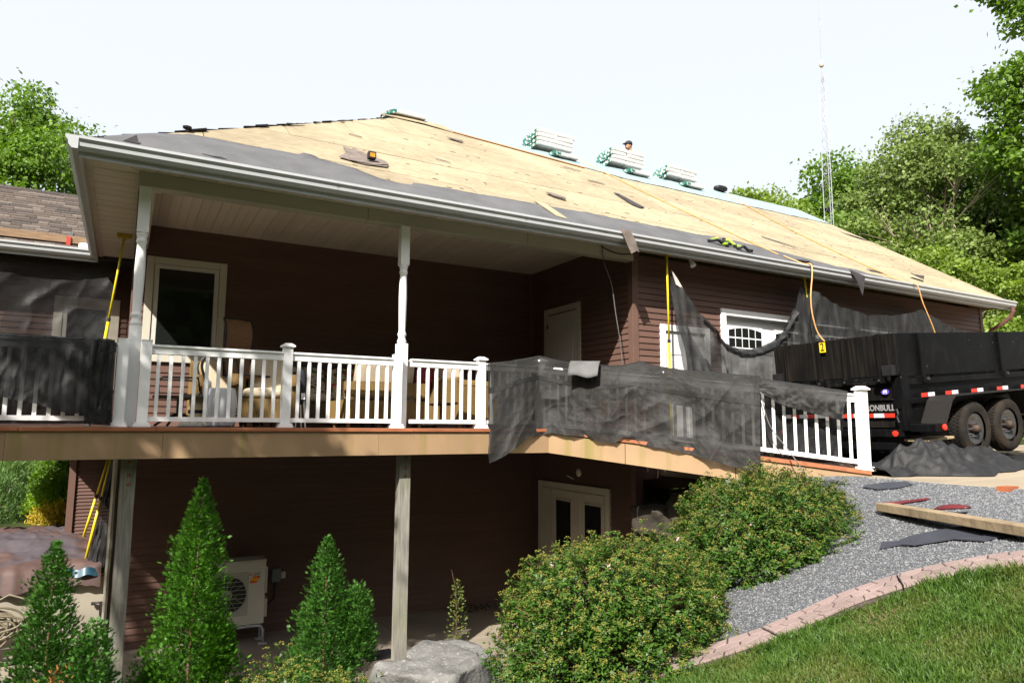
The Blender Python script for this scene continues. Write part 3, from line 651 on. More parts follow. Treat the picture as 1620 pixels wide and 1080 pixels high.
for i in range(4):
    for j in range(5):
        x0, x1, y0, y1 = xs[i], xs[i+1]-.012, ys[j], ys[j+1]-.012
        mb = MB(); z0, z1 = DRZ(x0), DRZ(x1); mb.add([(x0,y0,z0-.2),(x1,y0,z1-.2),(x1,y1,z1-.2),(x0,y1,z0-.2),(x0,y0,z0),(x1,y0,z1),(x1,y1,z1),(x0,y1,z0)], [(0,3,2,1),(4,5,6,7),(0,1,5,4),(1,2,6,5),(2,3,7,6),(3,0,4,7)])
        build('slab', mb, m_drive, driveway, bevel=.015)

# ------------------------------------------------------------------ stamped kerb, gravel bed, lawn
KU = [(2.2, 6.7), (2.6, 5.8), (3.1, 4.9), (3.55, 4.25), (3.97, 3.80), (4.27, 3.62), (4.66, 3.46), (4.98, 3.17), (5.20, 2.81), (5.36, 2.45), (5.45, 2.0), (5.5, 1.2), (5.45, 0), (5.3, -2), (5.1, -5)]
def resample(pts, step):
    P = [Vector((a, b, 0)) for a, b in pts]; out = []
    # Catmull-Rom
    for i in range(len(P)-1):
        p0, p1, p2, p3 = P[max(i-1, 0)], P[i], P[i+1], P[min(i+2, len(P)-1)]
        n = max(2, int((p2-p1).length/step))
        for k in range(n):
            t = k/n; out.append(.5*((2*p1)+(p2-p0)*t+(2*p0-5*p1+4*p2-p3)*t*t+(3*p1-p0-3*p2+p3)*t**3))
    out.append(P[-1]); return out
KC = resample(KU, .04)
KN = []
for i in range(len(KC)):
    d = (KC[min(i+3, len(KC)-1)]-KC[max(i-3, 0)]).normalized(); KN.append(Vector((d.y, -d.x, 0)))   # towards the lawn
KN = [(-n if n.x > .3 and n.y > 0 else n) for n in KN]
kl = [0.]
for a, b in zip(KC[:-1], KC[1:]): kl.append(kl[-1]+(b-a).length)
KL = kl[-1]; KW = .35
def kpt(s, wv, h):
    s = min(max(s, 0), KL-1e-4); i = int(np.searchsorted(kl, s))-1; i = max(0, min(i, len(KC)-2)); t = (s-kl[i])/(kl[i+1]-kl[i])
    p = KC[i].lerp(KC[i+1], t)+KN[i].lerp(KN[i+1], t)*(-wv if False else wv)
    return Vector((p.x, p.y, tz(p.x, p.y)+h))
# make sure the normal points to the lawn (towards the camera side)
if (KC[len(KC)//2]+KN[len(KC)//2]).length > KC[len(KC)//2].length: KN = [-n for n in KN]
m_joint = mat('kerb joint', (.055, .04, .036), .9, .2, 20)
m_kerb = mat('pink stamped concrete', (.25, .185, .17), .75, .12, 4, bump=.3, bscale=60, rv=.07, spec=.2); addmix(m_kerb, (.16, .12, .105), 3, .55, .75, (1, 1, 1), .5)
kerb = struct(bpy.data.objects.new('kerb', None)); COL.objects.link(kerb)
cuts = [0, 2.0, 3.62, 4.62, 5.85, 7.6, 9.6, KL]
for c0, c1 in zip(cuts[:-1], cuts[1:]):
    c0 += .006; c1 -= .006; n = max(3, int((c1-c0)/.08)); mb = MB()
    prof = [(-.012, -.10), (-.012, .035), (.02, .058), (KW-.03, .058), (KW, .03), (KW+.004, -.10)]
    mb.grid(lambda u, v: kpt(c0+(c1-c0)*u, prof[round(v*5)][0], prof[round(v*5)][1]), n, 5)
    for e in (0, n): mb.f.append(tuple(e+j*(n+1) for j in range(6))[::(1 if e else -1)]); mb.m.append(0)
    seg = build('kerb_segment', mb, m_joint, kerb, local=True)
    if c0 < 1.9 or c0 > 7: continue
    seeds = []
    s_ = c0-.05
    while s_ < c1+.1:
        for k in range(3): seeds.append((s_+random.uniform(-.035, .035)+(.05 if k % 2 else 0), (k+.5)*KW/3+random.uniform(-.03, .03)))
        s_ += .135
    for a, b in seeds:
        poly = [(c0, .006), (c1, .006), (c1, KW-.008), (c0, KW-.008)]
        for c, d in seeds:
            if (c, d) != (a, b) and abs(c-a) < .4 and poly:
                poly = clip(poly, a-c, b-d, -((a*a-c*c)+(b*b-d*d))/2)
        if len(poly) < 3: continue
        cx = sum(p[0] for p in poly)/len(poly); cy = sum(p[1] for p in poly)/len(poly)
        def ins(p, k): 
            d = math.hypot(p[0]-cx, p[1]-cy); f_ = max(0, 1-k/max(d, .012)); return (cx+(p[0]-cx)*f_, cy+(p[1]-cy)*f_)
        hgt = .068+random.uniform(-.002, .002); lo = [kpt(*ins(p, .006), .05) for p in poly]; mi = [kpt(*ins(p, .0075), hgt-.002) for p in poly]; to = [kpt(*ins(p, .014), hgt) for p in poly]
        mb = MB(); k = len(poly); mb.add(lo+mi+to, [(i, (i+1) % k, k+(i+1) % k, k+i) for i in range(k)]+[(k+i, k+(i+1) % k, 2*k+(i+1) % k, 2*k+i) for i in range(k)]+[tuple(range(2*k, 3*k))])
        build('stamped_stone', mb, m_kerb, seg)
# gravel bed: between the kerb and the driveway / deck ramp
GB = [(2.6, 7.9), (4.2, 7.9), (4.9, 7.9), (5.6, 7.5), (6.2, 6.9), (6.8, 6.2), (7.2, 5.6), (7.44, 5.1), (7.44, 4.4), (7.44, 3.6), (7.44, 2.8), (7.44, 1.8), (7.44, .5), (7.44, -2), (7.44, -5)]
GBc = resample(GB, .05)
def gpt(u, v):
    a = kpt(u*KL, -.01, 0); q = u*(len(GBc)-1); i = min(int(q), len(GBc)-2); b = GBc[i].lerp(GBc[i+1], q-i)
    return a.x+(b.x-a.x)*v, a.y+(b.y-a.y)*v
nu, nv = 150, 40; uu = np.array([[gpt(i/nu, j/nv) for i in range(nu+1)] for j in range(nv+1)])
Z = tzs(uu[..., 0], uu[..., 1])+.022
mb = MB(); mb.v = np.concatenate([uu, Z[..., None]], 2).reshape(-1, 3).tolist()
for j in range(nv):
    for i in range(nu): a = j*(nu+1)+i; mb.f.append((a, a+nu+1, a+nu+2, a+1)); mb.m.append(0)
def gravelmat():
    m = bpy.data.materials.new('blue grey gravel'); m.use_nodes = True; t = m.node_tree; n = t.nodes; p = n['Principled BSDF']; p.inputs['Roughness'].default_value = .85
    tc = n.new('ShaderNodeTexCoord'); vo = n.new('ShaderNodeTexVoronoi'); vo.inputs['Scale'].default_value = 85; t.links.new(tc.outputs['Object'], vo.inputs[0])
    r = n.new('ShaderNodeValToRGB'); e = r.color_ramp.elements; e[0].color = (.05, .053, .058, 1); e[1].color = (.16, .16, .16, 1); k = e.new(.6); k.color = (.08, .084, .092, 1); t.links.new(vo.outputs['Color'], r.inputs[0]); t.links.new(r.outputs[0], p.inputs['Base Color'])
    b = n.new('ShaderNodeBump'); b.inputs['Strength'].default_value = 1; b.inputs['Distance'].default_value = .012; b.invert = True; t.links.new(vo.outputs['Distance'], b.inputs['Height']); t.links.new(b.outputs[0], p.inputs['Normal']); return m
struct(build('gravel_bed', mb, gravelmat(), smooth=True))
def fastmesh(name, V, F, m, smooth=False):
    me = bpy.data.meshes.new(name); k = F.shape[1]; me.vertices.add(len(V)); me.vertices.foreach_set('co', np.ascontiguousarray(V, np.float32).ravel())
    me.loops.add(F.size); me.loops.foreach_set('vertex_index', np.ascontiguousarray(F, np.int32).ravel())
    me.polygons.add(len(F)); me.polygons.foreach_set('loop_start', np.arange(0, F.size, k, dtype=np.int32)); me.polygons.foreach_set('loop_total', np.full(len(F), k, np.int32))
    if smooth: me.polygons.foreach_set('use_smooth', np.ones(len(F), bool))
    for q in (m if isinstance(m, (list, tuple)) else [m]): me.materials.append(q)
    me.update(calc_edges=True); me.validate(); return me
def islandmat(name, cols, rough=.8, spec=.2):
    m = bpy.data.materials.new(name); m.use_nodes = True; t = m.node_tree; n = t.nodes; p = n['Principled BSDF']; p.inputs['Roughness'].default_value = rough; p.inputs['Specular IOR Level'].default_value = spec
    g = n.new('ShaderNodeNewGeometry'); r = n.new('ShaderNodeValToRGB'); e = r.color_ramp.elements
    e[0].color = (*cols[0], 1); e[1].color = (*cols[-1], 1)
    for i in range(1, len(cols)-1): k = e.new(i/(len(cols)-1)); k.color = (*cols[i], 1)
    t.links.new(g.outputs['Random Per Island'], r.inputs[0]); t.links.new(r.outputs[0], p.inputs['Base Color']); return m
N = 66000
us = rng.uniform(.18, .82, N); vs_ = rng.uniform(0, 1, N)
KCa = np.array([[p.x, p.y] for p in KC]); KNa = np.array([[p.x, p.y] for p in KN]); GBa = np.array([[p.x, p.y] for p in GBc])
def interp(A, t): q = t*(len(A)-1); i = np.minimum(q.astype(int), len(A)-2); f_ = (q-i)[:, None]; return A[i]*(1-f_)+A[i+1]*f_
sidx = np.interp(us*KL, kl, np.arange(len(kl)))/(len(kl)-1)
ka = interp(KCa, sidx)+interp(KNa, sidx)*(-.03); gb = interp(GBa, us); xy = ka+(gb-ka)*vs_[:, None]
zz = tzs(xy[:, 0], xy[:, 1])+.024
octv = np.array([(1, 0, 0), (0, 1, 0), (-1, 0, 0), (0, -1, 0), (0, 0, .8)], float)-np.array([0, 0, .25]); octf = np.array([(0,1,4),(1,2,4),(2,3,4),(3,0,4)])
sz = rng.uniform(.006, .0135, N)*np.where(rng.uniform(0, 1, N) > .97, 1.6, 1); an = rng.uniform(0, 6.3, N)
V = octv[None]*rng.uniform(.65, 1.25, (N, 5, 1))*sz[:, None, None]
x = V[..., 0]*np.cos(an)[:, None]-V[..., 1]*np.sin(an)[:, None]; y = V[..., 0]*np.sin(an)[:, None]+V[..., 1]*np.cos(an)[:, None]
V = np.stack([x+xy[:, 0:1], y+xy[:, 1:2], V[..., 2]+zz[:, None]], 2).reshape(-1, 3); Fq = (octf[None]+5*np.arange(N)[:, None, None]).reshape(-1, 3)
st = link('gravel_stones', fastmesh('gravel_stones', V, Fq, islandmat('gravel stones', [(.075, .079, .087), (.105, .11, .12), (.13, .135, .145), (.155, .16, .167), (.22, .22, .222)])))
struct(st, 'stuff'); st['label'] = 'loose blue grey gravel filling the bed beside the driveway'
# lawn grass
N = 150000
gx = np.concatenate([rng.uniform(2.6, 5.7, 130000), rng.uniform(.5, 6.2, 20000)]); gy = np.concatenate([rng.uniform(1.0, 3.9, 130000), rng.uniform(-1.5, 4.6, 20000)])
d2 = ((gx[:, None]-KCa[None, ::4, 0])**2+(gy[:, None]-KCa[None, ::4, 1])**2); ii = d2.argmin(1)*4
side = ((np.stack([gx, gy], 1)-KCa[ii])*KNa[ii]).sum(1)
keep = (side > KW-.01) & (np.hypot(gx, gy) > 1.2); gx, gy, side = gx[keep], gy[keep], side[keep]; N = len(gx)
gz = tzs(gx, gy); pat = np.array([pnoise(a*1.7, b*1.7, 4.) for a, b in zip(gx, gy)])
h = rng.uniform(.018, .062, N)*(1+.9*np.clip(pat, -.8, 1)); h = np.where(side < KW+.12, h*1.5, h); an = rng.uniform(0, 6.3, N); ln = rng.uniform(.1, .9, N)*h; la = rng.uniform(0, 6.3, N); wd = rng.uniform(.0024, .005, N)
bx = np.stack([np.cos(an)*wd, np.sin(an)*wd, 0*wd], 1); P0 = np.stack([gx, gy, gz-.004], 1); mid = P0+np.stack([np.cos(la)*ln*.3, np.sin(la)*ln*.3, h*.6], 1); tip = P0+np.stack([np.cos(la)*ln, np.sin(la)*ln, h*(1-.25*ln/h)], 1)
V = np.stack([P0-bx, P0+bx, mid+bx*.8, mid-bx*.8, tip], 1).reshape(-1, 3); b5 = 5*np.arange(N)[:, None]
Fq = np.concatenate([b5+np.array([[0, 1, 2]]), b5+np.array([[0, 2, 3]]), b5+np.array([[3, 2, 4]])])
gm = leafmat('grass blades', (.028, .076, .008), (.095, .165, .026), .3, .5)
_t = gm.node_tree; _gn = _t.nodes; _rp = [q for q in _gn if q.type == 'VALTORGB'][0]; _tc = _gn.new('ShaderNodeTexCoord'); _nz = _gn.new('ShaderNodeTexNoise'); _nz.inputs['Scale'].default_value = 2.6; _nz.inputs['Detail'].default_value = 5; _t.links.new(_tc.outputs['Object'], _nz.inputs[0])
_mr = _gn.new('ShaderNodeMapRange'); _mr.inputs[1].default_value = .46; _mr.inputs[2].default_value = .66; _mr.inputs[4].default_value = .5; _t.links.new(_nz.outputs[0], _mr.inputs[0])
_mx = _gn.new('ShaderNodeMix'); _mx.data_type = 'RGBA'; _mx.inputs[7].default_value = (.115, .125, .028, 1); _t.links.new(_mr.outputs[0], _mx.inputs[0]); _t.links.new(_rp.outputs[0], _mx.inputs[6])
for _l in list(_rp.outputs[0].links):
    if _l.to_node != _mx: _t.links.new(_mx.outputs[2], _l.to_socket)
gr = link('lawn_grass', fastmesh('lawn_grass', V, Fq, gm)); struct(gr, 'stuff'); gr['label'] = 'short green lawn grass in front of the kerb'
# dry straw blades in patches
sel = (rng.uniform(0, 1, N) < .40) & (pat < .12); n2 = int(sel.sum()); q = P0[sel]; a2 = rng.uniform(0, 6.3, n2); L2 = rng.uniform(.03, .07, n2)
bx = np.stack([-np.sin(a2)*.002, np.cos(a2)*.002, 0*a2], 1); tp = q+np.stack([np.cos(a2)*L2, np.sin(a2)*L2, rng.uniform(.005, .035, n2)], 1)
V = np.stack([q-bx, q+bx, tp], 1).reshape(-1, 3); dg = link('dry_grass', fastmesh('dry_grass', V, (3*np.arange(n2)[:, None]+np.array([[0, 1, 2]])), islandmat('straw', [(.12, .095, .04), (.20, .16, .07)]))); struct(dg, 'stuff'); dg['label'] = 'dry straw coloured blades thatched into the lawn'

# ------------------------------------------------------------------ stones
def rock(name, label, c, size, seed, m, rz=0, group=None, cat='boulder', flat=1.):
    bm_ = MB(); n1, n2 = 22, 14
    def fn(u, v):
        th = u*2*math.pi; ph = (v-.5)*math.pi; d = Vector((math.cos(th)*math.cos(ph), math.sin(th)*math.cos(ph), math.sin(ph)))
        k = 1+.30*pnoise(d.x*1.3+seed, d.y*1.3, d.z*1.3, 2)+.07*pnoise(d.x*5+seed, d.y*5, d.z*5, 3)
        d2 = Vector([math.copysign(abs(q)**.62, q) for q in d])*k
        d2.z = min(d2.z, .72*flat+.06*pnoise(d.x*3, d.y*3, seed)); p = Vector((d2.x*size[0], d2.y*size[1], d2.z*size[2])); p.rotate(Matrix.Rotation(rz, 3, 'Z')); return p
    bm_.grid(fn, n1*2, n2*2); o = build(name, bm_, m, smooth=True); o.location = c; return tag(o, label, cat, group)
m_rock = mat('grey granite', (.14, .137, .13), .85, .3, 6, bump=.8, bscale=22, spec=.2); addmix(m_rock, (.30, .30, .28), 30, .60, .68, (1, 1, 1), .7); addmix(m_rock, (.10, .10, .09), 3, .55, .7, (1, 1, 1), .6)
m_rockd = mat('brown field stone', (.05, .042, .032), .9, .3, 4, bump=.7, bscale=14, spec=.2)
m_rockb = mat('blue grey stone', (.13, .14, .15), .85, .2, 5, bump=.6, bscale=18, spec=.2)
rock('boulder', 'large flat grey boulder in front of the middle deck post', (2.86, 6.5, .28), (.56, .48, .70), 3.1, m_rock, .5)
rock('boulder', 'blue grey stone slab wedged under the end of the deck fascia', (6.70, 6.28, 2.30), (.20, .14, .10), 9.4, m_rockb, .9)
rock('boulder', 'rounded tan boulder between the deck ramp and the far spirea bush', (6.92, 6.02, 2.30), (.20, .16, .10), 5.7, m_rockd, .2)
for k, (x, y, z, s_, lb) in enumerate([(6.95, 7.95, 1.75, .36, 'topmost brown boulder under the ramp, against the garage corner'), (6.75, 8.2, 1.1, .38, 'middle brown boulder of the dark bank under the ramp'), (7.15, 7.5, 1.95, .36, 'brown boulder tucked right under the ramp fascia'), (6.6, 8.45, .35, .40, 'lowest brown boulder of the dark bank, beside the basement door'), (6.85, 7.45, 1.45, .40, 'large brown boulder low on the bank behind the far spirea bush')]):
    rock('boulder', lb, (x, y, z-.1), (s_, s_*.9, s_*.8), k*3.3, m_rockd, k, 'retaining boulders under the ramp')
# ------------------------------------------------------------------ low retaining wall left of the patio
rw = mat('beige rendered wall', (.30, .27, .215), .8, .1, 1.5, bump=.12, bscale=50, spec=.2); addmix(rw, (.22, .20, .16), 2, .55, .8, (.6, .6, .3), .6)
t = thing('retaining_wall', 'low beige concrete retaining wall below the brown tarpaulin', 'wall', (-2, 12.05, PZ))
build('wall_face', MB().box(-7.5, 12.0, PZ-.1, -.05, 12.2, .83), rw, t, bevel=.02); build('coping', MB().box(-7.5, 11.985, .832, -.05, 12.24, .87), rw, t, bevel=.02)
for z in (-.02, .13): build('base_course', MB().box(-7.5, 11.86+z*.5, PZ-.02 if z < 0 else -.019, -1.1, 11.998, z), rw, t, bevel=.012)

# ------------------------------------------------------------------ plants
def unit(a): return a/np.maximum(np.linalg.norm(a, axis=-1, keepdims=True), 1e-9)
def leaves(name, P, D, Nn, L, W, m, parent=None, fold=0.):
    """rhombic leaves: base P, direction D, blade normal Nn"""
    D = unit(D); Sd = unit(np.cross(D, Nn)); L = np.broadcast_to(L, len(P))[:, None]; W = np.broadcast_to(W, len(P))[:, None]
    V = np.stack([P, P+D*L*.45+Sd*W*.5, P+D*L, P+D*L*.45-Sd*W*.5], 1).reshape(-1, 3)
    return link(name, fastmesh(name, V, 4*np.arange(len(P))[:, None]+np.array([[0, 1, 2, 3]]), m), parent)
def rdir(n): return unit(rng.normal(size=(n, 3)))
m_bark = mat('grey bark', (.13, .105, .08), .9, .3, 8, stretch=(3, 3, .6), bump=.7, bscale=14, spec=.1)
m_barkp = mat('pale bark', (.30, .25, .19), .9, .25, 8, stretch=(3, 3, .6), bump=.5, bscale=14, spec=.1)
m_leafA = leafmat('maple leaves', (.075, .145, .017), (.15, .25, .032), .38)
m_leafB = leafmat('yellow green leaves', (.11, .17, .022), (.22, .31, .05), .40)
m_leafC = leafmat('deep green leaves', (.03, .08, .013), (.09, .17, .022), .32)
m_leafD = leafmat('grey green leaves', (.10, .15, .035), (.20, .27, .07), .35)
def tree(label, base, H, rad, zc, nclump, nleaf, lsz, lm, seed, bark=None, group=None, name='deciduous_tree', bare=0, trunk=.16, flat=.8, cat='tree', squash=1.):
    r = np.random.default_rng(seed); bz = tz(base[0], base[1])-.2
    t = thing(name, label, cat, (base[0], base[1], bz), group=group)
    # clump centres in an ovoid, pushed to the outside
    C = []; zc0 = zc
    while len(C) < nclump:
        d = unit(r.normal(size=3)); k = r.uniform(.25, 1)**.45
        p = d*k; z = zc0+(H-zc0)*.5+p[2]*(H-zc0)*.5
        # narrower at the top
        f_ = 1-.55*max(0, p[2])**1.5; C.append((base[0]+p[0]*rad*f_*squash, base[1]+p[1]*rad*f_, bz+z))
    C = np.array(C); cr = r.uniform(.13, .29, nclump)*rad
    mb = MB(); tx = [(base[0]+.25*math.sin(k*.7+seed)*k/6, base[1]+.2*math.cos(k*.9+seed)*k/6, bz+H*.82*k/6) for k in range(7)]
    mb.tube(tx, [trunk*(1-.13*k) for k in range(7)], 8)
    trunk_o = build('trunk', mb, bark or m_bark, t, smooth=True)
    mb = MB()
    for k in range(nclump):
        c = C[k]; j = min(5, max(1, int((c[2]-bz)*.62/(H*.82)*6))); a = Vector(tx[j]); b = Vector(c); mid = a.lerp(b, .5)+Vector((0, 0, -.08*(b-a).length))+Vector(r.normal(size=3))*.15
        mb.tube([a, mid, b], [trunk*.34, trunk*.2, trunk*.06], 5, False)
    build('limbs', mb, bark or m_bark, t, smooth=True)
    if bare:
        mb = MB()
        for k in range(bare):
            a = Vector(tx[2+k % 3]); d = Vector((-abs(r.normal())-.35, -abs(r.normal())*.7-.2, r.uniform(-.15, .8))).normalized(); L = rad*r.uniform(.9, 1.45); pts = [a]
            for q in range(6): d = (d+Vector(r.normal(size=3))*.13+Vector((0, 0, -.03))).normalized(); pts.append(pts[-1]+d*L/6)
            mb.tube(pts, [trunk*.36*(1-q/7.5) for q in range(7)], 5, False)
            for q in range(2, 7):
                for w_ in range(2):
                    dd = (d+Vector(r.normal(size=3))*.6).normalized(); mb.tube([pts[q], pts[q]+dd*L*.15, pts[q]+dd*L*.28+Vector((0, 0, -.05))], [.022, .014, .006], 4, False)
        build('bare_branches', mb, m_barkp, t)
    idx = r.integers(0, nclump, nleaf); d = unit(r.normal(size=(nleaf, 3))); rr = r.uniform(.15, 1, nleaf)**.5
    P = C[idx]+d*(cr[idx]*rr)[:, None]*np.array([1.25, 1.25, flat])
    # stray twigs reaching out of the clumps
    far = r.uniform(0, 1, nleaf) < .07; P = np.where(far[:, None], C[idx]+d*(cr[idx]*r.uniform(1, 1.55, nleaf))[:, None]*np.array([1.2, 1.2, .9]), P)
    Nn = unit(d*.7+np.array([0, 0, .55])+r.normal(size=(nleaf, 3))*.55); D = unit(r.normal(size=(nleaf, 3))+np.array([0, 0, -.35])+d*.5)
    L = lsz*r.uniform(.6, 1.3, nleaf); leaves('crown', P, D, Nn, L, L*.68, lm, t); return t
TG = 'trees beyond the house'
# trees behind the wing, upper left
tree('bright green maple behind the wing roof, at the left edge', (-4.0, 32), 11.6, 3.9, 1.5, 90, 56000, .165, m_leafA, 1, group=TG)
tree('lower bright green maple showing between the wing roof and the main eave', (-.6, 33), 9.4, 2.3, 1.5, 50, 30000, .155, m_leafA, 2, group=TG)
tree('dark green maple low behind the wing roof', (-7, 29), 9.0, 4.0, 1, 50, 16000, .21, m_leafC, 3, group=TG)
# forest edge on the right
tree('light green tree peeking over the blue ridge, left of the radio tower', (30.8, 26.6), 13.6, 4.0, 3, 80, 40000, .215, m_leafB, 4, group=TG)
tree('green tree right behind the radio tower', (35, 25), 15.2, 4.4, 3, 90, 40000, .255, m_leafA, 5, group=TG)
tree('grey green tree with pale dead branches right of the radio tower', (29.8, 16.5), 13.6, 4.1, 2, 110, 64000, .17, m_leafD, 6, bark=m_barkp, group=TG, bare=11, trunk=.2)
tree('tallest maple at the right edge, rising out of the picture', (28.8, 10.0), 22.5, 3.3, 4, 120, 64000, .19, m_leafA, 7, group=TG, trunk=.26)
tree('yellow green understory tree behind the right gable', (24.5, 13.2), 6.6, 2.9, .6, 50, 34000, .14, m_leafB, 8, group=TG)
tree('dark green tree filling the gap between the tower tree and the dead branched tree', (36.5, 21.5), 14.0, 4.6, 1, 70, 20000, .28, m_leafC, 9, group=TG)
tree('low yellow green tree just right of the brown downspout', (23.6, 10.2), 5.4, 2.4, .3, 46, 30000, .13, m_leafB, 10, group=TG)
tree('dark tree deep behind the understory at the right edge', (33, 13.5), 12.5, 5, .6, 80, 20000, .29, m_leafC, 12, group=TG)
tree('pale green sapling crown just above the right roof rake', (27.0, 17.2), 8.6, 3.0, 1, 46, 28000, .16, m_leafB, 13, group=TG)
tree('mid green tree between the dead branched tree and the tallest maple', (31.5, 14.6), 11.5, 3.6, .8, 60, 20000, .23, m_leafA, 14, group=TG)
# shade trees beside the photographer, outside the picture: their shade falls on the left of the deck
tree('nearer shade tree left of the lawn, outside the picture', (-4.7, 3.75), 10.4, 1.5, 7.6, 28, 3200, .16, m_leafA, 21, group='shade trees beside the lawn')
tree('farther shade tree left of the lawn, outside the picture', (-7.2, 3.95), 10.4, 1.7, 7.4, 30, 4000, .16, m_leafA, 22, group='shade trees beside the lawn')
for k, (x, y, h_, lb) in enumerate([(-24, -6, 15, 'leftmost wood tree behind the photographer'), (-20, -16, 15, 'wood tree behind the photographer, far left'), (-11, -22, 16, 'wood tree behind the photographer, left of centre'), (-2, -21, 16, 'wood tree straight behind the photographer'), (6, -23, 17, 'wood tree behind the photographer, beyond the lawn'), (14, -22, 16, 'wood tree across the driveway, behind the photographer'), (-26, 5, 15, 'wood tree left of the lawn'), (-22, 14, 13, 'wood tree left of the garden'), (-5, -27, 18, 'back row wood tree behind the photographer'), (-15, -26, 18, 'back row wood tree at the far left'), (22, -18, 16, 'wood tree across the driveway at the far right'), (29, -9, 16, 'wood tree right of the driveway'), (2, -28, 19, 'back row wood tree right behind the photographer'), (-23, 9, 14, 'wood tree beside the garden, far left')]):
    tree(lb, (x, y), h_, 5.8, .3, 80, 4800, 1.0, m_leafC, 100+k, group='wood behind the photographer, outside the picture')

tree('small shade tree on the lawn behind the photographer', (-3.9, -5.4), 10.2, 1.1, 7.6, 20, 1500, .16, m_leafA, 23, group='shade trees beside the lawn')
# --- clipped and natural shrubs
def dome(n, r, c, rx, ry, h, shell=.75, lump=.16, seed=0.):
    d = unit(r.normal(size=(n, 3))); d[:, 2] = np.abs(d[:, 2])*1.1-.12; d = unit(d)
    k = r.uniform(shell, 1, n); lumps = np.array([1+lump*pnoise(a[0]*2.4+seed, a[1]*2.4, a[2]*2.4, 3) for a in d])
    P = d*(k*lumps)[:, None]*np.array([rx, ry, h])+np.array(c); return P, d
m_spl = leafmat('spirea leaves', (.025, .076, .008), (.072, .142, .016), .28, .45)
m_spf = islandmat('spent spirea heads', [(.085, .098, .018), (.13, .137, .026), (.175, .168, .036), (.14, .118, .032)], .9, .1)
m_spk = islandmat('pink blossom', [(.55, .30, .38), (.75, .55, .6)], .8, .1)
m_stem = mat('brown stem', (.12, .07, .04), .8, .2, 8)
def spirea(label, c, rx, ry, h, ns, seed, group='spirea bushes'):
    r = np.random.default_rng(seed); t = thing('spirea_bush', label, 'bush', c, group=group); cz = c[2]; C0 = np.array((c[0], c[1], cz+.02))
    # every shoot: an arching stem tip with leaves round it and, mostly, a flat spent flower head on top
    P, d = dome(ns, r, C0, rx, ry, h, .86, .14, seed); P = P+unit(d*.5+np.array([0, 0, .8]))*(r.uniform(0, 1, ns)**4*.13)[:, None]
    ax = unit(d*.75+np.array([0, 0, .75])+r.normal(size=(ns, 3))*.22); e1 = unit(np.cross(ax, np.array([.31, .9, .1]))); e2 = np.cross(ax, e1)
    k = 16; f_ = r.uniform(0, 1, (ns, k)); an = r.uniform(0, 6.28, (ns, k)); sl = r.uniform(.10, .20, ns)
    rad = e1[:, None]*np.cos(an)[..., None]+e2[:, None]*np.sin(an)[..., None]
    B = P[:, None]-ax[:, None]*(f_*sl[:, None])[..., None]+rad*.006; D = unit(rad*1.0+ax[:, None]*r.uniform(.1, .9, (ns, k, 1))+r.normal(size=(ns, k, 3))*.18+np.array([0, 0, -.12])); Nn = unit(ax[:, None]*1.0-rad*.35+r.normal(size=(ns, k, 3))*.25)
    L = r.uniform(.024, .050, ns*k); leaves('foliage', B.reshape(-1, 3), D.reshape(-1, 3), Nn.reshape(-1, 3), L, L*.46, m_spl, t)
    m2 = ns*6; Q, dd = dome(m2, r, C0, rx, ry, h, .25, .3, seed); q = r.uniform(.25, .85, m2)[:, None]; Q = C0+(Q-C0)*q**.5*.86; L = r.uniform(.03, .06, m2); leaves('inner_foliage', Q, rdir(m2), rdir(m2), L, L*.5, m_spl, t)
    mb = MB()
    for i in range(0, ns, 4):
        b = Vector((c[0]+r.normal()*.15, c[1]+r.normal()*.15, cz-.05)); e = Vector(P[i]); mb.tube([b, b.lerp(e, .55)+Vector((0, 0, .07)), e], [.006, .004, .002], 3, False)
    build('stems', mb, m_stem, t)
    sel = r.uniform(0, 1, ns) < np.clip(.25+.75*d[:, 2], .12, .9); n = int(sel.sum()); Pf, Af, E1, E2 = P[sel], unit(ax[sel]+np.array([0, 0, .5])), e1[sel], e2[sel]; k = 18
    an = r.uniform(0, 6.28, (n, k)); ra = np.sqrt(r.uniform(0, 1, (n, k)))*r.uniform(.013, .034, n)[:, None]
    Q = Pf[:, None]+E1[:, None]*(np.cos(an)*ra)[..., None]+E2[:, None]*(np.sin(an)*ra)[..., None]+Af[:, None]*(.018+r.uniform(-.005, .005, (n, k))-ra*.3)[..., None]; Q = Q.reshape(-1, 3); L = r.uniform(.009, .016, len(Q))
    leaves('flower_heads', Q, rdir(len(Q))*np.array([1, 1, .4]), unit(np.repeat(Af, k, 0)+r.normal(size=(len(Q), 3))*.5), L, L*.9, m_spf, t)
    Pb = P[r.integers(0, ns, 9)]; Q = np.repeat(Pb, 12, 0)+r.normal(size=(108, 3))*.008+np.array([0, 0, .025]); leaves('blossom', Q, rdir(108), rdir(108), .014, .012, m_spk, t)
    return t
spirea('large spirea bush with olive seed heads in front of the basement door', (3.66, 4.70, 1.0), 1.07, 1.0, 1.12, 3200, 31)
spirea('spirea bush with olive seed heads on the gravel beside the deck ramp', (5.82, 5.02, 1.64), 1.10, .98, .92, 2800, 32)
spirea('low spirea bush in the foreground between the two conifers', (1.12, 5.2, .30), .88, .66, .98, 1100, 33)
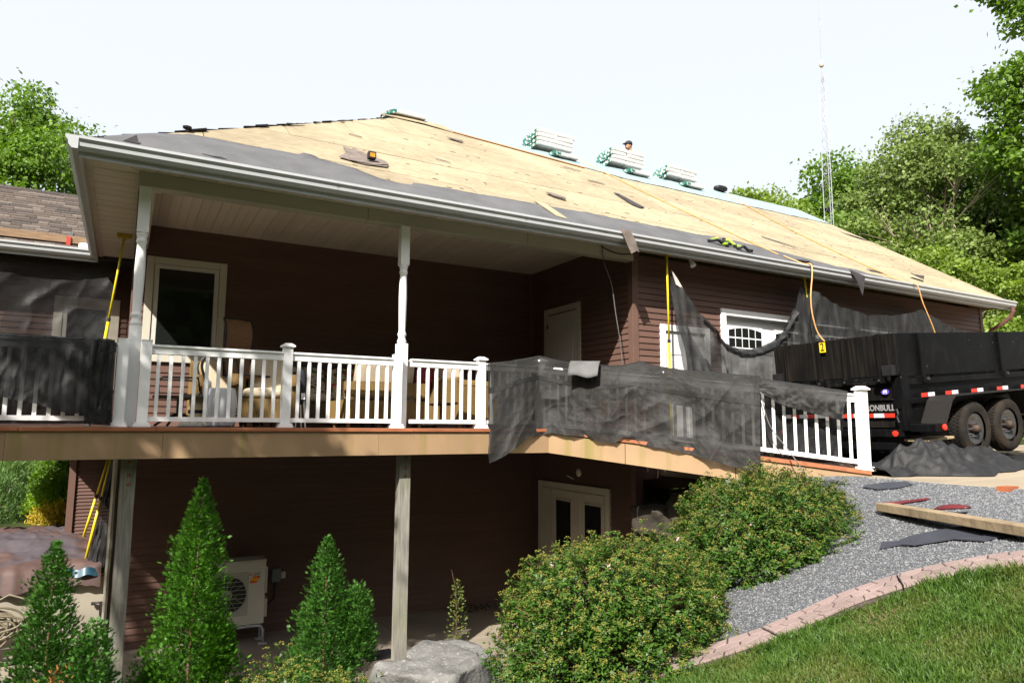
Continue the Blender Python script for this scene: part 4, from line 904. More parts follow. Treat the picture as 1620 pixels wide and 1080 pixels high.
# --- arborvitae conifers
m_th1 = leafmat('bright arborvitae', (.034, .118, .008), (.072, .18, .014), .22, .5)
m_th2 = leafmat('blue green arborvitae', (.034, .112, .014), (.066, .165, .022), .22, .5)
def thuja(label, c, H, prof, m, nspray, seed, lean=(0, 0), lobes=()):
    r = np.random.default_rng(seed); t = thing('arborvitae', label, 'conifer', c, group='arborvitae conifers')
    mb = MB(); mb.tube([(c[0], c[1], c[2]-.1), (c[0]+lean[0]*.5, c[1]+lean[1]*.5, c[2]+H*.5), (c[0]+lean[0], c[1]+lean[1], c[2]+H*.95)], [.03, .014, .003], 6); build('trunk', mb, m_stem, t)
    zs = r.uniform(0, 1, nspray*3)**1.0; rad = np.interp(zs, [p[0] for p in prof], [p[1] for p in prof]); keep = r.uniform(0, max(p[1] for p in prof), len(zs)) < rad+.03; zs, rad = zs[keep][:nspray], rad[keep][:nspray]; n = len(zs)
    a = r.uniform(0, 6.283, n); out = np.stack([np.cos(a), np.sin(a), 0*a], 1)
    lump = np.array([1+.55*pnoise(math.cos(q)*2.6+seed, math.sin(q)*2.2, z*H*3.6, 3) for q, z in zip(a, zs)])
    B = np.array(c)+out*(rad*lump*r.uniform(.12, 1.05, n)**.5*np.where(r.uniform(0, 1, n) < .10, r.uniform(1.05, 1.28, n), 1))[:, None]; B[:, 2] = c[2]+zs*H; B[:, :2] += np.array(lean)*zs[:, None]
    for (lx, ly, lz, lr, lh) in lobes:   # side shoots
        k = nspray//9; d = unit(r.normal(size=(k, 3))); B2 = np.array([c[0]+lx, c[1]+ly, c[2]+lz])+d*np.array([lr, lr, lh])*r.uniform(.5, 1, k)[:, None]; o2 = d.copy(); o2[:, 2] = 0
        B = np.concatenate([B, B2]); out = np.concatenate([out, unit(o2)])
    n = len(B); ax = unit(out*r.uniform(.4, 1.0, n)[:, None]+np.array([0, 0, 1])*r.uniform(.3, 1.2, n)[:, None]+r.normal(size=(n, 3))*.25)
    tang = unit(np.cross(out, np.array([0, 0, 1]))+r.normal(size=(n, 3))*.35); pn = unit(np.cross(ax, tang)+out*.0); sd = unit(np.cross(ax, pn))
    Lb = r.uniform(.026, .062, n); PP = []; DD = []; NN = []; LL = []
    for k, (o, sgn, an, ll) in enumerate([(0, 1, 0, 1.0), (.15, 1, .6, .6), (.15, -1, .6, .6), (.42, 1, .55, .5), (.42, -1, .55, .5)]):
        PP.append(B+ax*(Lb*o)[:, None]); DD.append(ax*math.cos(an)+sd*sgn*math.sin(an)); NN.append(pn); LL.append(Lb*ll)
    P = np.concatenate(PP); L = np.concatenate(LL); leaves('foliage', P, np.concatenate(DD), np.concatenate(NN)+rng.normal(size=P.shape)*.15, L, L*.22+.002, m, t)
    return t
thuja('tall slender bright green conifer between the deck posts', (.62, 7.05, -.12), 2.62, [(0, .46), (.12, .50), (.3, .44), (.5, .335), (.7, .235), (.85, .14), (.95, .05), (1, .01)], m_th1, 17000, 41, (.06, 0), [(.24, -.12, 1.15, .15, .3), (-.26, -.05, .75, .18, .32), (.18, -.2, .5, .2, .25)])
thuja('broad two-headed conifer left of the middle deck post', (1.87, 7.15, -.1), 1.98, [(0, .34), (.15, .44), (.35, .42), (.55, .30), (.7, .2), (.85, .13), (.95, .07), (1, .01)], m_th2, 11500, 42, (.0, 0), [(.28, -.14, 1.25, .16, .3), (.32, -.1, .98, .2, .28), (-.33, .1, .45, .16, .25)])
thuja('conifer with brown tips at the left edge in front of the tarpaulin', (-.42, 6.9, -.05), 2.08, [(0, .60), (.15, .60), (.35, .42), (.55, .26), (.75, .18), (.9, .11), (1, .01)], m_th2, 13000, 43, (0, 0), [(.32, -.2, 1.15, .16, .35), (.38, -.15, .7, .28, .35)])
r = np.random.default_rng(49); q = bpy.data.objects['arborvitae.002']; n = 90; P = np.array([-.33, 6.42, 1.05])+r.normal(size=(n, 3))*np.array([.05, .03, .07]); leaves('dead_tips', P, rdir(n), rdir(n), r.uniform(.03, .06, n), .012, islandmat('dead tips', [(.20, .07, .02), (.30, .13, .04)]), q).matrix_parent_inverse = q.matrix_basis.inverted()
# --- spindly weed by the boulder
r = np.random.default_rng(50); t = thing('wild_sapling', 'thin leafy weed growing from the patio beside the middle post', 'plant', (3.75, 8.1, PZ))
mb = MB(); mb.tube([(3.75, 8.1, PZ-.05), (3.74, 8.09, .6), (3.72, 8.07, 1.0), (3.67, 8.06, 1.17), (3.66, 8.08, 1.25)], [.008, .006, .004, .003, .001], 5); build('stem', mb, m_stem, t)
n = 620; zf = r.uniform(0, 1, n); P = np.stack([3.745+0*zf, 8.09+0*zf, PZ+.12+1.2*zf], 1); a = r.uniform(0, 6.28, n); ro = r.uniform(.01, 1, n)*np.interp(zf, [0, .3, .7, 1], [.06, .15, .12, .02]); P += np.stack([np.cos(a)*ro, np.sin(a)*ro, 0*a], 1)
struct(leaves('leaf_cluster', P, np.stack([np.cos(a), np.sin(a), r.uniform(0, 1, n)], 1), rdir(n), r.uniform(.02, .05, n), .02, leafmat('weed leaves', (.05, .09, .015), (.16, .18, .04), .3), t), 'stuff')
# --- garden seen under the deck at the left
def shrub(label, c, rx, ry, h, nl, lsz, m, seed, asp=.6, name='garden_shrub', upright=0.):
    r = np.random.default_rng(seed); t = thing(name, label, 'shrub', c, group='garden shrubs behind the house')
    P, d = dome(nl, r, c, rx, ry, h, .55, .25, seed); Nn = unit(d*.6+np.array([0, 0, .5])+r.normal(size=(nl, 3))*.5); D = unit(d*.6+r.normal(size=(nl, 3))*.8+np.array([0, 0, upright])); L = lsz*r.uniform(.6, 1.3, nl)
    leaves('foliage', P, D, Nn, L, L*asp, m, t); mb = MB()
    for k in range(9): a = k*.7; mb.tube([(c[0], c[1], c[2]-.1), (c[0]+math.cos(a)*rx*.5, c[1]+math.sin(a)*ry*.5, c[2]+h*.6)], [.02, .008], 5, False)
    build('stems', mb, m_stem, t); return t
m_lime = leafmat('lime leaves', (.10, .20, .012), (.24, .36, .03), .35); m_yel = leafmat('golden leaves', (.30, .22, .02), (.55, .42, .06), .35)
def gz_(x, y): return tz(x, y)
shrub('dark green leafy shrub beside the brown lower wall', (-1.05, 19.0, gz_(-1, 19)), .75, .7, 1.75, 7000, .10, m_leafA, 61)
shrub('lime green dome shaped shrub under the deck line', (-1.05, 17.2, gz_(-1, 17)+.25), .62, .6, .72, 6500, .055, m_lime, 62)
shrub('feathery green plant at the far left under the deck', (-2.25, 17.6, gz_(-2, 17)), .75, .7, 1.15, 7000, .11, leafmat('feathery', (.06, .13, .03), (.17, .27, .08), .35), 63, .16, upright=.8)
shrub('golden leaved plant in front of the lime shrub', (-1.05, 16.5, gz_(-1, 16.5)), .5, .4, .42, 1500, .08, m_yel, 64, .4, upright=.6)
shrub('tall feathery green plant at the top left under the deck', (-2.2, 20.5, gz_(-2, 20)), 1.1, .9, 1.25, 7000, .12, leafmat('fine green', (.05, .11, .02), (.15, .24, .06), .35), 65, .2, upright=.6)
shrub('hosta like plant on the dark bank behind the garden', (-1.8, 24.5, gz_(-1.8, 24.5)), .55, .5, .5, 700, .22, leafmat('hosta', (.10, .17, .05), (.25, .33, .14), .3), 66, .5)
shrub('dark green bush on the bank at the far left', (-4.2, 26, gz_(-4, 26)), 1.6, 1.2, 1.2, 6000, .12, m_leafC, 67)

# ------------------------------------------------------------------ dump trailer
m_tb = mat('scuffed black paint', (.0035, .0035, .004), .5, .3, 3, spec=.10, bump=.08, bscale=40); addmix(m_tb, (.018, .017, .016), 5, .56, .80, (1.2, 5, .5), .55, 6); addmix(m_tb, (.12, .115, .105), 40, .72, .76, (1, 1, .4), .7, 2, 3.)
m_tr = mat('dusty black rear boards', (.005, .0047, .0045), .6, .3, 3, spec=.12, bump=.1, bscale=40); addmix(m_tr, (.028, .022, .017), 4, .46, .74, (1, 7, .35), .6, 6)
m_steel = mat('bright steel', (.12, .12, .125), .4, .2, 20, metal=.8); m_rust = mat('rusty steel', (.05, .034, .025), .7, .3, 20, metal=.3)
m_plate = mat('tread plate', (.03, .028, .026), .5, .3, 60, metal=.7, bump=.8, bscale=160)
m_red = mat('red reflector', (.65, .035, .02), .3, 0); m_wht = mat('white reflector', (.72, .72, .74), .3, 0); m_yel2 = mat('yellow sign', (.85, .55, .01), .5, 0); m_ink = mat('black ink', (.01, .01, .01), .6, 0)
m_tyre = mat('tyre rubber', (.014, .012, .010), .85, .3, 12, bump=.3, bscale=60, spec=.2); addmix(m_tyre, (.04, .028, .018), 3, .45, .75, (1, 1, 1), .7)
TX, TYc, TZ = 9.33, 6.69, 2.62
trl = thing('dump_trailer', 'black high-sided dump trailer parked nose-up in front of the garage', 'trailer', (TX, TYc, TZ), rot=(0, -.078, 0))
def tb(name, a, parent=trl, m=m_tb, bevel=.006): return build(name, MB().box(*a), m, parent, local=True, bevel=bevel)
HW = .985; LEN = 4.35
# frame and floor
for y in (-.55, .55): tb('frame_rail', (.0, y-.04, .06, LEN+.9, y+.04, .26))
for x in (.4, 1.2, 2.0, 2.8, 3.6): tb('cross_member', (x, -HW+.02, .27, x+.08, HW-.02, .36))
bed = tb('bed', (.04, -HW+.04, .365, LEN, HW-.04, .43))
# lower side walls with rails
for s_ in (-1, 1):
    y0, y1 = sorted((s_*HW, s_*(HW-.035)))
    sd = tb('side_wall', (.06, y0, .43, LEN, y1, 1.03)); yo0, yo1 = sorted((s_*HW, s_*(HW+.05)))
    tb('top_rail', (.06, yo0, .98, LEN, yo1, 1.06), sd); tb('mid_rail', (.12, yo0, .72, LEN, yo1-.012 if s_ > 0 else yo1, .79), sd); tb('bottom_rail', (.06, yo0, .37, LEN, yo1, .46), sd)
    for x in (.06, LEN-.1): tb('corner_post', (x, min(s_*HW, s_*(HW+.052)), .36, x+.1, max(s_*HW, s_*(HW+.052)), 1.10), sd)
    # diagonal streak of the lower kick plate
    # extension boards held by stakes
    for k, (a, b) in enumerate(((.0, .53), (.55, 2.68), (2.70, LEN))):
        tb('extension_board', (a, min(s_*(HW+.02), s_*(HW-.03)), 1.10, b, max(s_*(HW+.02), s_*(HW-.03)), 1.70), bevel=.004)
    for x in (.52, 2.66, 4.2):
        sk = tb('stake', (x-.02, min(s_*(HW+.021), s_*(HW+.055)), 1.0, x+.045, max(s_*(HW+.021), s_*(HW+.055)), 1.70)); tb('stake_pocket', (x-.06, min(s_*(HW+.03), s_*(HW+.10)), 1.0, x+.08, max(s_*(HW+.03), s_*(HW+.10)), 1.09), sk)
        mb = MB(); mb.lathe([(.018, 0), (.018, .02), (.002, .022)], (x+.01, s_*(HW+.10), 1.045), 10, Matrix.Rotation(s_*-math.pi/2, 3, 'X')); build('bolt', mb, m_steel, sk, local=True)
    for i, x in enumerate((.42, 1.02, 1.70, 2.42, 3.14, 3.86)):
        f = build('reflector', MB().box(x, min(s_*(HW+.05), s_*(HW+.054)), .795, x+.16, max(s_*(HW+.05), s_*(HW+.054)), .85), m_red, trl, local=True)
        build('reflector', MB().box(x+.162, min(s_*(HW+.05), s_*(HW+.054)), .797, x+.32, max(s_*(HW+.05), s_*(HW+.054)), .852), m_wht, trl, local=True)
        tb('light_bracket', (x-.01, min(s_*(HW+.03), s_*(HW+.051)), .786, x+.33, max(s_*(HW+.03), s_*(HW+.051)), .796), f)
    # fender
    yf0, yf1 = sorted((s_*(HW+.06), s_*(HW+.40)))
    prof = [(.30, .42), (.52, .74), (.62, .80), (2.62, .80), (2.72, .74), (2.94, .42)]
    mb = MB(); q = []
    for y in (yf0, yf1):
        for x, z in prof: q.append((x, y, z))
    for y in (yf0, yf1):
        for x, z in prof: q.append((x+(.012 if x < 1.5 else -.012), y, z-.012))
    n = 6; mb.add(q, [(i, i+1, n+i+1, n+i) for i in range(5)]+[(2*n+i, 3*n+i, 3*n+i+1, 2*n+i+1) for i in range(5)]+[(i, 2*n+i, 2*n+i+1, i+1) for i in range(5)]+[(n+i, n+i+1, 3*n+i+1, 3*n+i) for i in range(5)])
    fd = build('fender', mb, m_plate, trl, local=True)
    yl = s_*(HW+.40)
    tb('light_box', (.06, min(s_*(HW+.05), yl), .34, .42, max(s_*(HW+.05), yl), .44), fd)
    mb = MB(); mb.lathe([(.045, 0), (.045, .015), (.03, .024), (.002, .026)], (.26, yl, .39), 14, Matrix.Rotation(s_*-math.pi/2, 3, 'X')); build('marker_light', mb, m_red, fd, local=True)
    tb('step', (-.2+.35, min(s_*(HW-.1), s_*(HW+.25)), .2, .75, max(s_*(HW-.1), s_*(HW+.25)), .235), fd, mat('worn step', (.32, .25, .15), .6, .3, 9))
# tailgate
tg = tb('tailgate', (.0, -HW+.05, .40, .045, HW-.05, 1.03), m=m_tr); tb('tailgate_rib', (-.03, -HW+.07, .78, -.001, HW-.07, .80), tg, m_tr); tb('tailgate_rib', (-.03, -HW+.07, 1.0, -.001, HW-.07, 1.05), tg, m_tr)
tb('tailgate_split', (-.012, .095, .42, -.001, .135, 1.0), tg)
tb('bumper', (-.09, -HW, .28, .02, HW, .38)); tb('bumper', (-.06, -HW+.1, .10, .02, HW-.1, .2))
for k in range(12):
    y = -HW+.08+k*.155; tb('reflector', (-.0345, y, .545, -.0305, y+.15, .60), tg, m_red if k % 2 == 0 else m_wht, 0)
tb('reflector_backing', (-.0305, -HW+.07, .535, -.0008, HW-.05, .61), tg, m_tr, 0)
for s_ in (-1, 1):
    mb = MB(); mb.lathe([(.04, 0), (.04, .012), (.002, .016)], (-.09, s_*(HW-.06), .33), 14, Matrix.Rotation(-math.pi/2, 3, 'Y')); build('tail_light', mb, m_red, trl, local=True)
    tb('gate_post', (-.025, min(s_*(HW-.09), s_*(HW+.06)), .36, .06, max(s_*(HW-.09), s_*(HW+.06)), 1.16)); tb('gate_latch', (-.06, min(s_*(HW-.06), s_*(HW+.02)), .66, -.026, max(s_*(HW-.06), s_*(HW+.02)), .74)); tb('gate_latch', (-.13, min(s_*(HW-.14), s_*(HW+.02)), 1.12, -.03, max(s_*(HW-.14), s_*(HW+.02)), 1.26), m=m_black)
# extension boards across the rear
for a, b in ((-1.02, -.80), (-.785, -.27), (-.255, .15), (.165, .74), (.755, 1.0)):
    tb('rear_board', (-.05, a, 1.12, -.005, b, 1.70), m=m_tr, bevel=.004)
for y in (-.79, -.26, .16, .75):
    sk = tb('stake', (-.085, y-.03, 1.04, -.051, y+.03, 1.71), m=m_tr); tb('stake_pocket', (-.12, y-.06, 1.02, -.03, y+.06, 1.10), sk); mb = MB(); mb.lathe([(.017, 0), (.017, .016), (.002, .018)], (-.12, y, 1.06), 10, Matrix.Rotation(-math.pi/2, 3, 'Y')); build('bolt', mb, m_steel, sk, local=True)
tb('front_wall', (LEN-.04, -HW, .43, LEN, HW, 1.7)); tb('tongue', (LEN, -.08, .1, LEN+1.3, .08, .26))
# wheels
def wheel(x, y, s_):
    R0 = .385; Wd = .235; M = Matrix.Rotation(math.pi/2, 3, 'X')
    prof = [(.24, -.10), (.29, -.115), (.34, -.115), (.372, -.10), (R0, -.075), (R0, .075), (.372, .10), (.34, .115), (.29, .115), (.24, .10)]
    mb = MB(); mb.lathe(prof, (x, y, .30), 36, M, cap=False); w_ = build('wheel', mb, m_tyre, trl, local=True, smooth=True)
    mb = MB()
    for k in range(48):     # tread blocks
        a = 2*math.pi*k/48
        for off in (-.05, 0, .05):
            aa = a+(.065 if off else 0); c = Vector((x+math.cos(aa)*(R0+.003), y+off, .30+math.sin(aa)*(R0+.003))); d = Vector((-math.sin(aa), 0, math.cos(aa)))*.019; e_ = Vector((0, .019, 0)); n_ = Vector((math.cos(aa), 0, math.sin(aa)))*.006
            mb.prism([c-d-e_+n_, c-d+e_+n_, c+d+e_+n_, c+d-e_+n_], -n_*1.4)
    struct(build('tread', mb, m_tyre, w_, local=True), 'stuff')
    mb = MB(); prof = [(.245, -.10), (.245, .0), (.235, .075), (.20, .085), (.15, .05), (.08, .035), (.02, .035)]
    mb.lathe([(r_, z if s_ > 0 else z) for r_, z in prof], (x, y, .30), 30, Matrix.Rotation(s_*-math.pi/2, 3, 'X') if True else M); build('rim', mb, m_steel, w_, local=True, smooth=True)
    mb = MB(); mb.lathe([(.065, .0), (.062, .09), (.045, .125), (.02, .135)], (x, y+s_*.02, .30), 16, Matrix.Rotation(s_*-math.pi/2, 3, 'X')); build('hub', mb, m_rust, w_, local=True, smooth=True)
    for k in range(8):
        a = k*math.pi/4; mb = MB(); mb.lathe([(.013, 0), (.013, .05), (.004, .055)], (x+math.cos(a)*.105, y+s_*.035, .30+math.sin(a)*.105), 6, Matrix.Rotation(s_*-math.pi/2, 3, 'X')); build('lug_nut', mb, m_steel, w_, local=True)
for s_ in (-1, 1):
    for x in (1.2, 2.1): wheel(x, s_*(HW+.22), s_)
for x in (1.2, 2.1): mb = MB(); mb.tube([(x, -HW-.1, .30), (x, HW+.1, .30)], .04, 8); build('axle', mb, m_tb, trl, local=True)
# lettering and stickers on the tailgate
def text_mesh(body, size, m, name, parent, M, local=True, bold=.0, ext=.002):
    cu = bpy.data.curves.new(name, 'FONT'); cu.body = body; cu.size = size; cu.extrude = ext; cu.offset = bold; cu.align_x = 'CENTER'; cu.align_y = 'CENTER'; cu.resolution_u = 3
    tmp = bpy.data.objects.new(name+'_t', cu); COL.objects.link(tmp); dg = bpy.context.evaluated_depsgraph_get(); me = bpy.data.meshes.new_from_object(tmp.evaluated_get(dg)); bpy.data.objects.remove(tmp); bpy.data.curves.remove(cu)
    me.transform(M); me.materials.clear(); me.materials.append(m); me.name = name; return link(name, me, parent, local)
ROT = Matrix(((0, 0, -1, 0), (-1, 0, 0, 0), (0, 1, 0, 0), (0, 0, 0, 1)))    # text x -> -Y, text y -> Z, facing -X
text_mesh('IRONBULL', .115, mat('silver letters', (.22, .22, .22), .5, 0), 'lettering', tg, Matrix.Translation((-.033, -.69, .675)) @ ROT @ Matrix.Scale(.84, 4, (1, 0, 0)), bold=.003)
sg = tb('number_sign', (-.094, .02, 1.53, -.088, .12, 1.68), m=m_yel2, bevel=0)
text_mesh('2', .17, m_ink, 'number', sg, Matrix.Translation((-.0955, .07, 1.605)) @ ROT @ Matrix.Scale(.8, 4, (1, 0, 0)), bold=.003, ext=.001)
mb = MB(); mb.lathe([(.06, 0), (.06, .003), (.002, .004)], (0, 0, 0), 20); stk = build('sticker', mb, mat('violet sticker', (.10, .05, .55), .4, 0), tg, local=True)
stk.matrix_local = Matrix.Translation((-.0308, -.80, .90)) @ Matrix.Rotation(-math.pi/2, 4, 'Y') @ Matrix.Scale(.62, 4, (1, 0, 0))
text_mesh('DS', .05, m_wht, 'sticker_lettering', tg, Matrix.Translation((-.036, -.80, .905)) @ ROT, bold=.002, ext=.001); tb('sticker_line', (-.0365, -.835, .874, -.0355, -.765, .880), tg, m_wht, 0)
# safety chain hook
mb = MB(); mb.tube([(-.08, -.97, .66), (-.09, -.99, .60), (-.09, -.97, .55), (-.09, -.99, .48)], .012, 6); build('hook', mb, m_steel, trl, local=True)

# ------------------------------------------------------------------ debris netting and tarpaulins
m_net = meshmat('black debris netting', (.0150, .0144, .0136), .87, .7); m_net2 = meshmat('thin black netting', (.008, .008, .009), .86, .7); m_netd = meshmat('dense black netting', (.006, .006, .007), .92, .6)
m_band = mat('netting hem', (.009, .0085, .008), .7, .2, 20)
def rs(pts, u):
    L = [0.]
    for a, b in zip(pts[:-1], pts[1:]): L.append(L[-1]+math.hypot(b[0]-a[0], b[1]-a[1])+1e-6)
    q = u*L[-1]; i = max(0, min(int(np.searchsorted(L, q))-1, len(pts)-2)); t = (q-L[i])/(L[i+1]-L[i]); return Vector(pts[i]).lerp(Vector(pts[i+1]), t)
def cloth(name, label, tops, bots, nu, nv, m, out, amp=.05, seed=0., fu=7., fv=1.6, cat='netting', group='black debris netting', sag=0., bands=(), thick=.003, top_amp=.25, parent=None, fine=1.):
    """hanging sheet between an upper and a lower edge; `out` = outward direction of the folds"""
    o_ = Vector(out)
    def fn(u, v):
        a, b = rs(tops, u), rs(bots, u); p = a.lerp(b, v)
        ws = 1-abs(pnoise(u*fu*3.1-v*2+seed, v*fv*3.4+u*3, seed+3, 2))*2.4; wt = 1-abs(pnoise(u*fu*7+v*4+seed, v*fv*8-u*5, seed+13, 2))*2.4; cz_ = max(0, 1-abs(pnoise(u*fu*1.3+v*2.2+seed, v*fv*2.1-u*2, seed+21, 2))*5)**1.5; cy_ = max(0, 1-abs(pnoise(u*fu*2.4-v*3.1+seed, v*fv*3.3+u*4, seed+27, 2))*5)**1.5; d = pnoise(u*fu+seed, v*fv+seed*.3, seed, 3); cr = 1-abs(pnoise(u*fu*1.7+v*1.3+seed, v*fv*1.2, seed+5, 2))*2
        w_ = pnoise(u*fu*5+seed, v*fv*6, seed+9, 3)
        k = top_amp+(1-top_amp)*math.sin(min(1, v*1.4)*math.pi/2)
        dz = pnoise(u*nu*.4, seed, v*3)*.008
        return p+o_*(amp*k*(d*1.1+.55*max(0, cr)**2+fine*(.16*w_+.22*max(-.3, ws)+.10*max(-.3, wt)+.22*cz_+.13*cy_))+sag*math.sin(v*math.pi))+Vector((0, 0, dz))
    mb = MB(); mb.grid(fn, nu, nv); o = build(name, mb, m, parent, smooth=True)
    if parent is None: tag(o, label, cat, group)
    for v0, v1 in bands:
        mb = MB(); mb.grid(lambda u, v: fn(u, v0+(v1-v0)*v)+o_*.006, nu, 2); build('hem_band', mb, m_band, o, smooth=True)
    return o, fn
ndv = -nd
def off(pts, d, s_): return [tuple(Vector(p)+Vector(d)*s_) for p in pts]
# over the bend of the right railing
T3t = [(4.30,8.38,3.84),(4.58,8.38,3.88),(4.83,8.38,3.93),(5.12,8.40,3.99),(5.27,8.25,3.93),(5.41,8.06,3.88),(5.58,7.84,3.86),(5.75,7.63,3.82),(5.88,7.45,3.82),(6.02,7.28,3.87),(6.17,7.08,3.79),(6.38,6.82,3.73),(6.57,6.56,3.70),(6.76,6.31,3.66),(6.95,6.07,3.63)]
T3b = [(4.28,8.26,2.52),(4.47,8.24,2.60),(4.69,8.22,2.73),(4.85,8.22,2.87),(5.10,8.28,2.90),(5.20,8.22,2.92),(5.36,8.02,2.89),(5.53,7.80,2.87),(5.64,7.66,2.81),(5.77,7.48,2.80),(5.83,7.41,2.87),(5.92,7.31,2.88),(5.97,7.24,2.78),(6.07,7.11,2.75),(6.22,6.91,2.72),(6.37,6.72,2.67),(6.51,6.53,2.60),(6.70,6.29,2.52),(6.89,6.05,2.47)]
o, f3 = cloth('debris_netting', 'black debris netting draped over the bend of the right railing', T3t, T3b, 260, 84, m_net, ndv, .075, 2.2, 4.5, 1.1, bands=((.24, .30),), fine=.42)
cap = off(T3t, nd, .14); mb = MB(); mb.grid(lambda u, v: (f3(u, 0).lerp(rs(cap, u)+Vector((0, 0, -.03)), v)+Vector((0, 0, .045*math.sin(v*math.pi)))), 150, 5); build('fold_over', mb, m_net, o, smooth=True)
bk = [(p[0], p[1], p[2]-.45) for p in off(T3t, nd, .17)]; mb = MB(); mb.grid(lambda u, v: rs(cap, u).lerp(rs(bk, u), v)+Vector((0, 0, -.03*(1-v)))+Vector(nd)*(.02*pnoise(u*20, v*2, 3.)), 120, 10); build('inner_drop', mb, m_net, o, smooth=True)
# ramp end: small flap outside, longer drop inside the railing
T4t = [(6.90,6.16,3.62),(7.12,5.80,3.545),(7.33,5.52,3.485),(7.53,5.27,3.42)]
T4b = [(6.90,6.12,3.50),(7.06,5.84,3.28),(7.28,5.56,3.18),(7.46,5.33,3.10)]
o, f4 = cloth('debris_netting', 'small netting flap tied over the railing at the ramp end', T4t, T4b, 60, 16, m_net, ndv, .035, 7.7, 5, 1.5, bands=((.78, .97),))
c4 = off(T4t, nd, .13); mb = MB(); mb.grid(lambda u, v: f4(u, 0).lerp(rs(c4, u), v)+Vector((0, 0, .03*math.sin(v*math.pi))), 60, 4); build('fold_over', mb, m_net, o, smooth=True)
b4 = [(7.02,6.38,2.62),(7.2,6.05,2.60),(7.42,5.75,2.58),(7.60,5.50,2.60)]; mb = MB(); mb.grid(lambda u, v: rs(c4, min(u, 1)).lerp(rs(b4, u), v)+nd*(.05*pnoise(u*6, v*2, 8.)+.02*pnoise(u*22, v*5, 2.)), 60, 24); build('inner_drop', mb, m_net2, o, smooth=True)
# left railing
T2t = [(-1.22,8.39,3.875),(-1.1,8.39,3.875),(-1.0,8.39,3.875),(-.5,8.39,3.88),(-.32,8.385,3.885),(-.14,8.385,3.88)]
T2b = [(-1.22,8.36,3.30),(-1.15,8.36,3.29),(-1.08,8.36,3.27),(-.76,8.36,3.20),(-.55,8.36,3.12),(-.40,8.35,3.11),(-.26,8.34,3.02),(-.11,8.34,3.02)]
o, f2 = cloth('debris_netting', 'thin black netting draped over the left railing', T2t, T2b, 110, 26, m_net2, (0, -1, 0), .035, 4.4, 5, 1.4, bands=(), fine=.45)
mb = MB(); mb.grid(lambda u, v: f2(u, 0)+Vector((0, .13*v, .03*math.sin(v*math.pi)-.02*v)), 110, 4); build('fold_over', mb, m_net2, o, smooth=True)
mb = MB(); mb.grid(lambda u, v: (-.36+.24*u, 8.355-.035*abs(math.sin(u*9+v*1.5))-.01*pnoise(u*5, v*4), 3.88-.87*v-.02*u), 26, 20); build('bunched_end', mb, m_netd, o, smooth=True)
mb = MB(); mb.grid(lambda u, v: (-1.22+1.07*u, 8.56+.015*pnoise(u*20, v*2), 3.87-.86*v), 90, 14); build('inner_drop', mb, m_net2, o, smooth=True)
# wing wall sheet
T1t = [(-2.3,13.50,5.77),(-1.5,13.48,5.77),(-.8,13.46,5.76),(-.25,13.4,5.74)]; T1b = [(-2.3,13.70,3.0),(-1.5,13.72,3.0),(-.75,13.72,3.0),(-.42,13.66,3.0)]
cloth('debris_netting', 'black netting hung over the wing wall and its window', T1t, T1b, 150, 70, meshmat('wall netting', (.010, .010, .011), .60, .55), (0, -1, 0), .06, 11.1, 2.0, 3.0, top_amp=.5, fine=.4)
# garage drape between the yellow poles
T5t = [(7.46,8.22,5.52),(7.62,8.2,5.30),(7.84,8.14,4.98),(8.15,8.10,4.62),(8.44,8.08,4.38),(8.75,8.06,4.28),(9.02,8.06,4.30),(9.57,8.08,4.47),(9.9,8.10,4.70),(10.16,8.13,4.97),(10.45,8.2,5.40),(10.64,8.24,5.60),(10.85,8.22,5.50),(11.39,8.16,5.32),(12.31,8.12,5.16),(13.1,8.12,5.22),(13.76,8.15,5.33),(14.17,8.2,5.45),(14.6,8.15,5.3),(15.09,8.1,5.15),(16.19,8.1,4.95)]
T5b = [(7.78,8.15,2.62),(8.2,8.0,2.50),(8.8,7.95,2.5),(9.4,7.95,2.5),(10.2,7.95,2.5),(11,7.95,2.5),(12,7.95,2.5),(13,7.95,2.5),(14,7.95,2.5),(15,7.95,2.5),(16.2,7.95,2.5)]
o, f5 = cloth('debris_netting', 'large black netting sheet hung between yellow poles across the garage doors', T5t, T5b, 260, 70, meshmat('garage netting', (.013, .013, .013), .90, .6), (0, -1, 0), .12, 21.3, 22, 1.6, top_amp=.55, fine=.6)
mb = MB(); mb.grid(lambda u, v: f5(.06+.26*u, .012+.045*v)+Vector((0, -.03-.05*math.sin(v*math.pi)+.02*pnoise(u*12, v*3), -.04*v*math.sin(u*3.14))), 60, 6); build('rolled_edge', mb, m_netd, o, smooth=True)
mb = MB(); mb.prism([(7.47, 8.20, 5.50), (7.56, 8.20, 5.27), (7.70, 8.19, 5.21), (7.60, 8.20, 5.36)][::-1], (0, .006, 0)); build('corner_patch', mb, mat('white hem patch', (.55, .47, .42), .6, .2, 12), o)
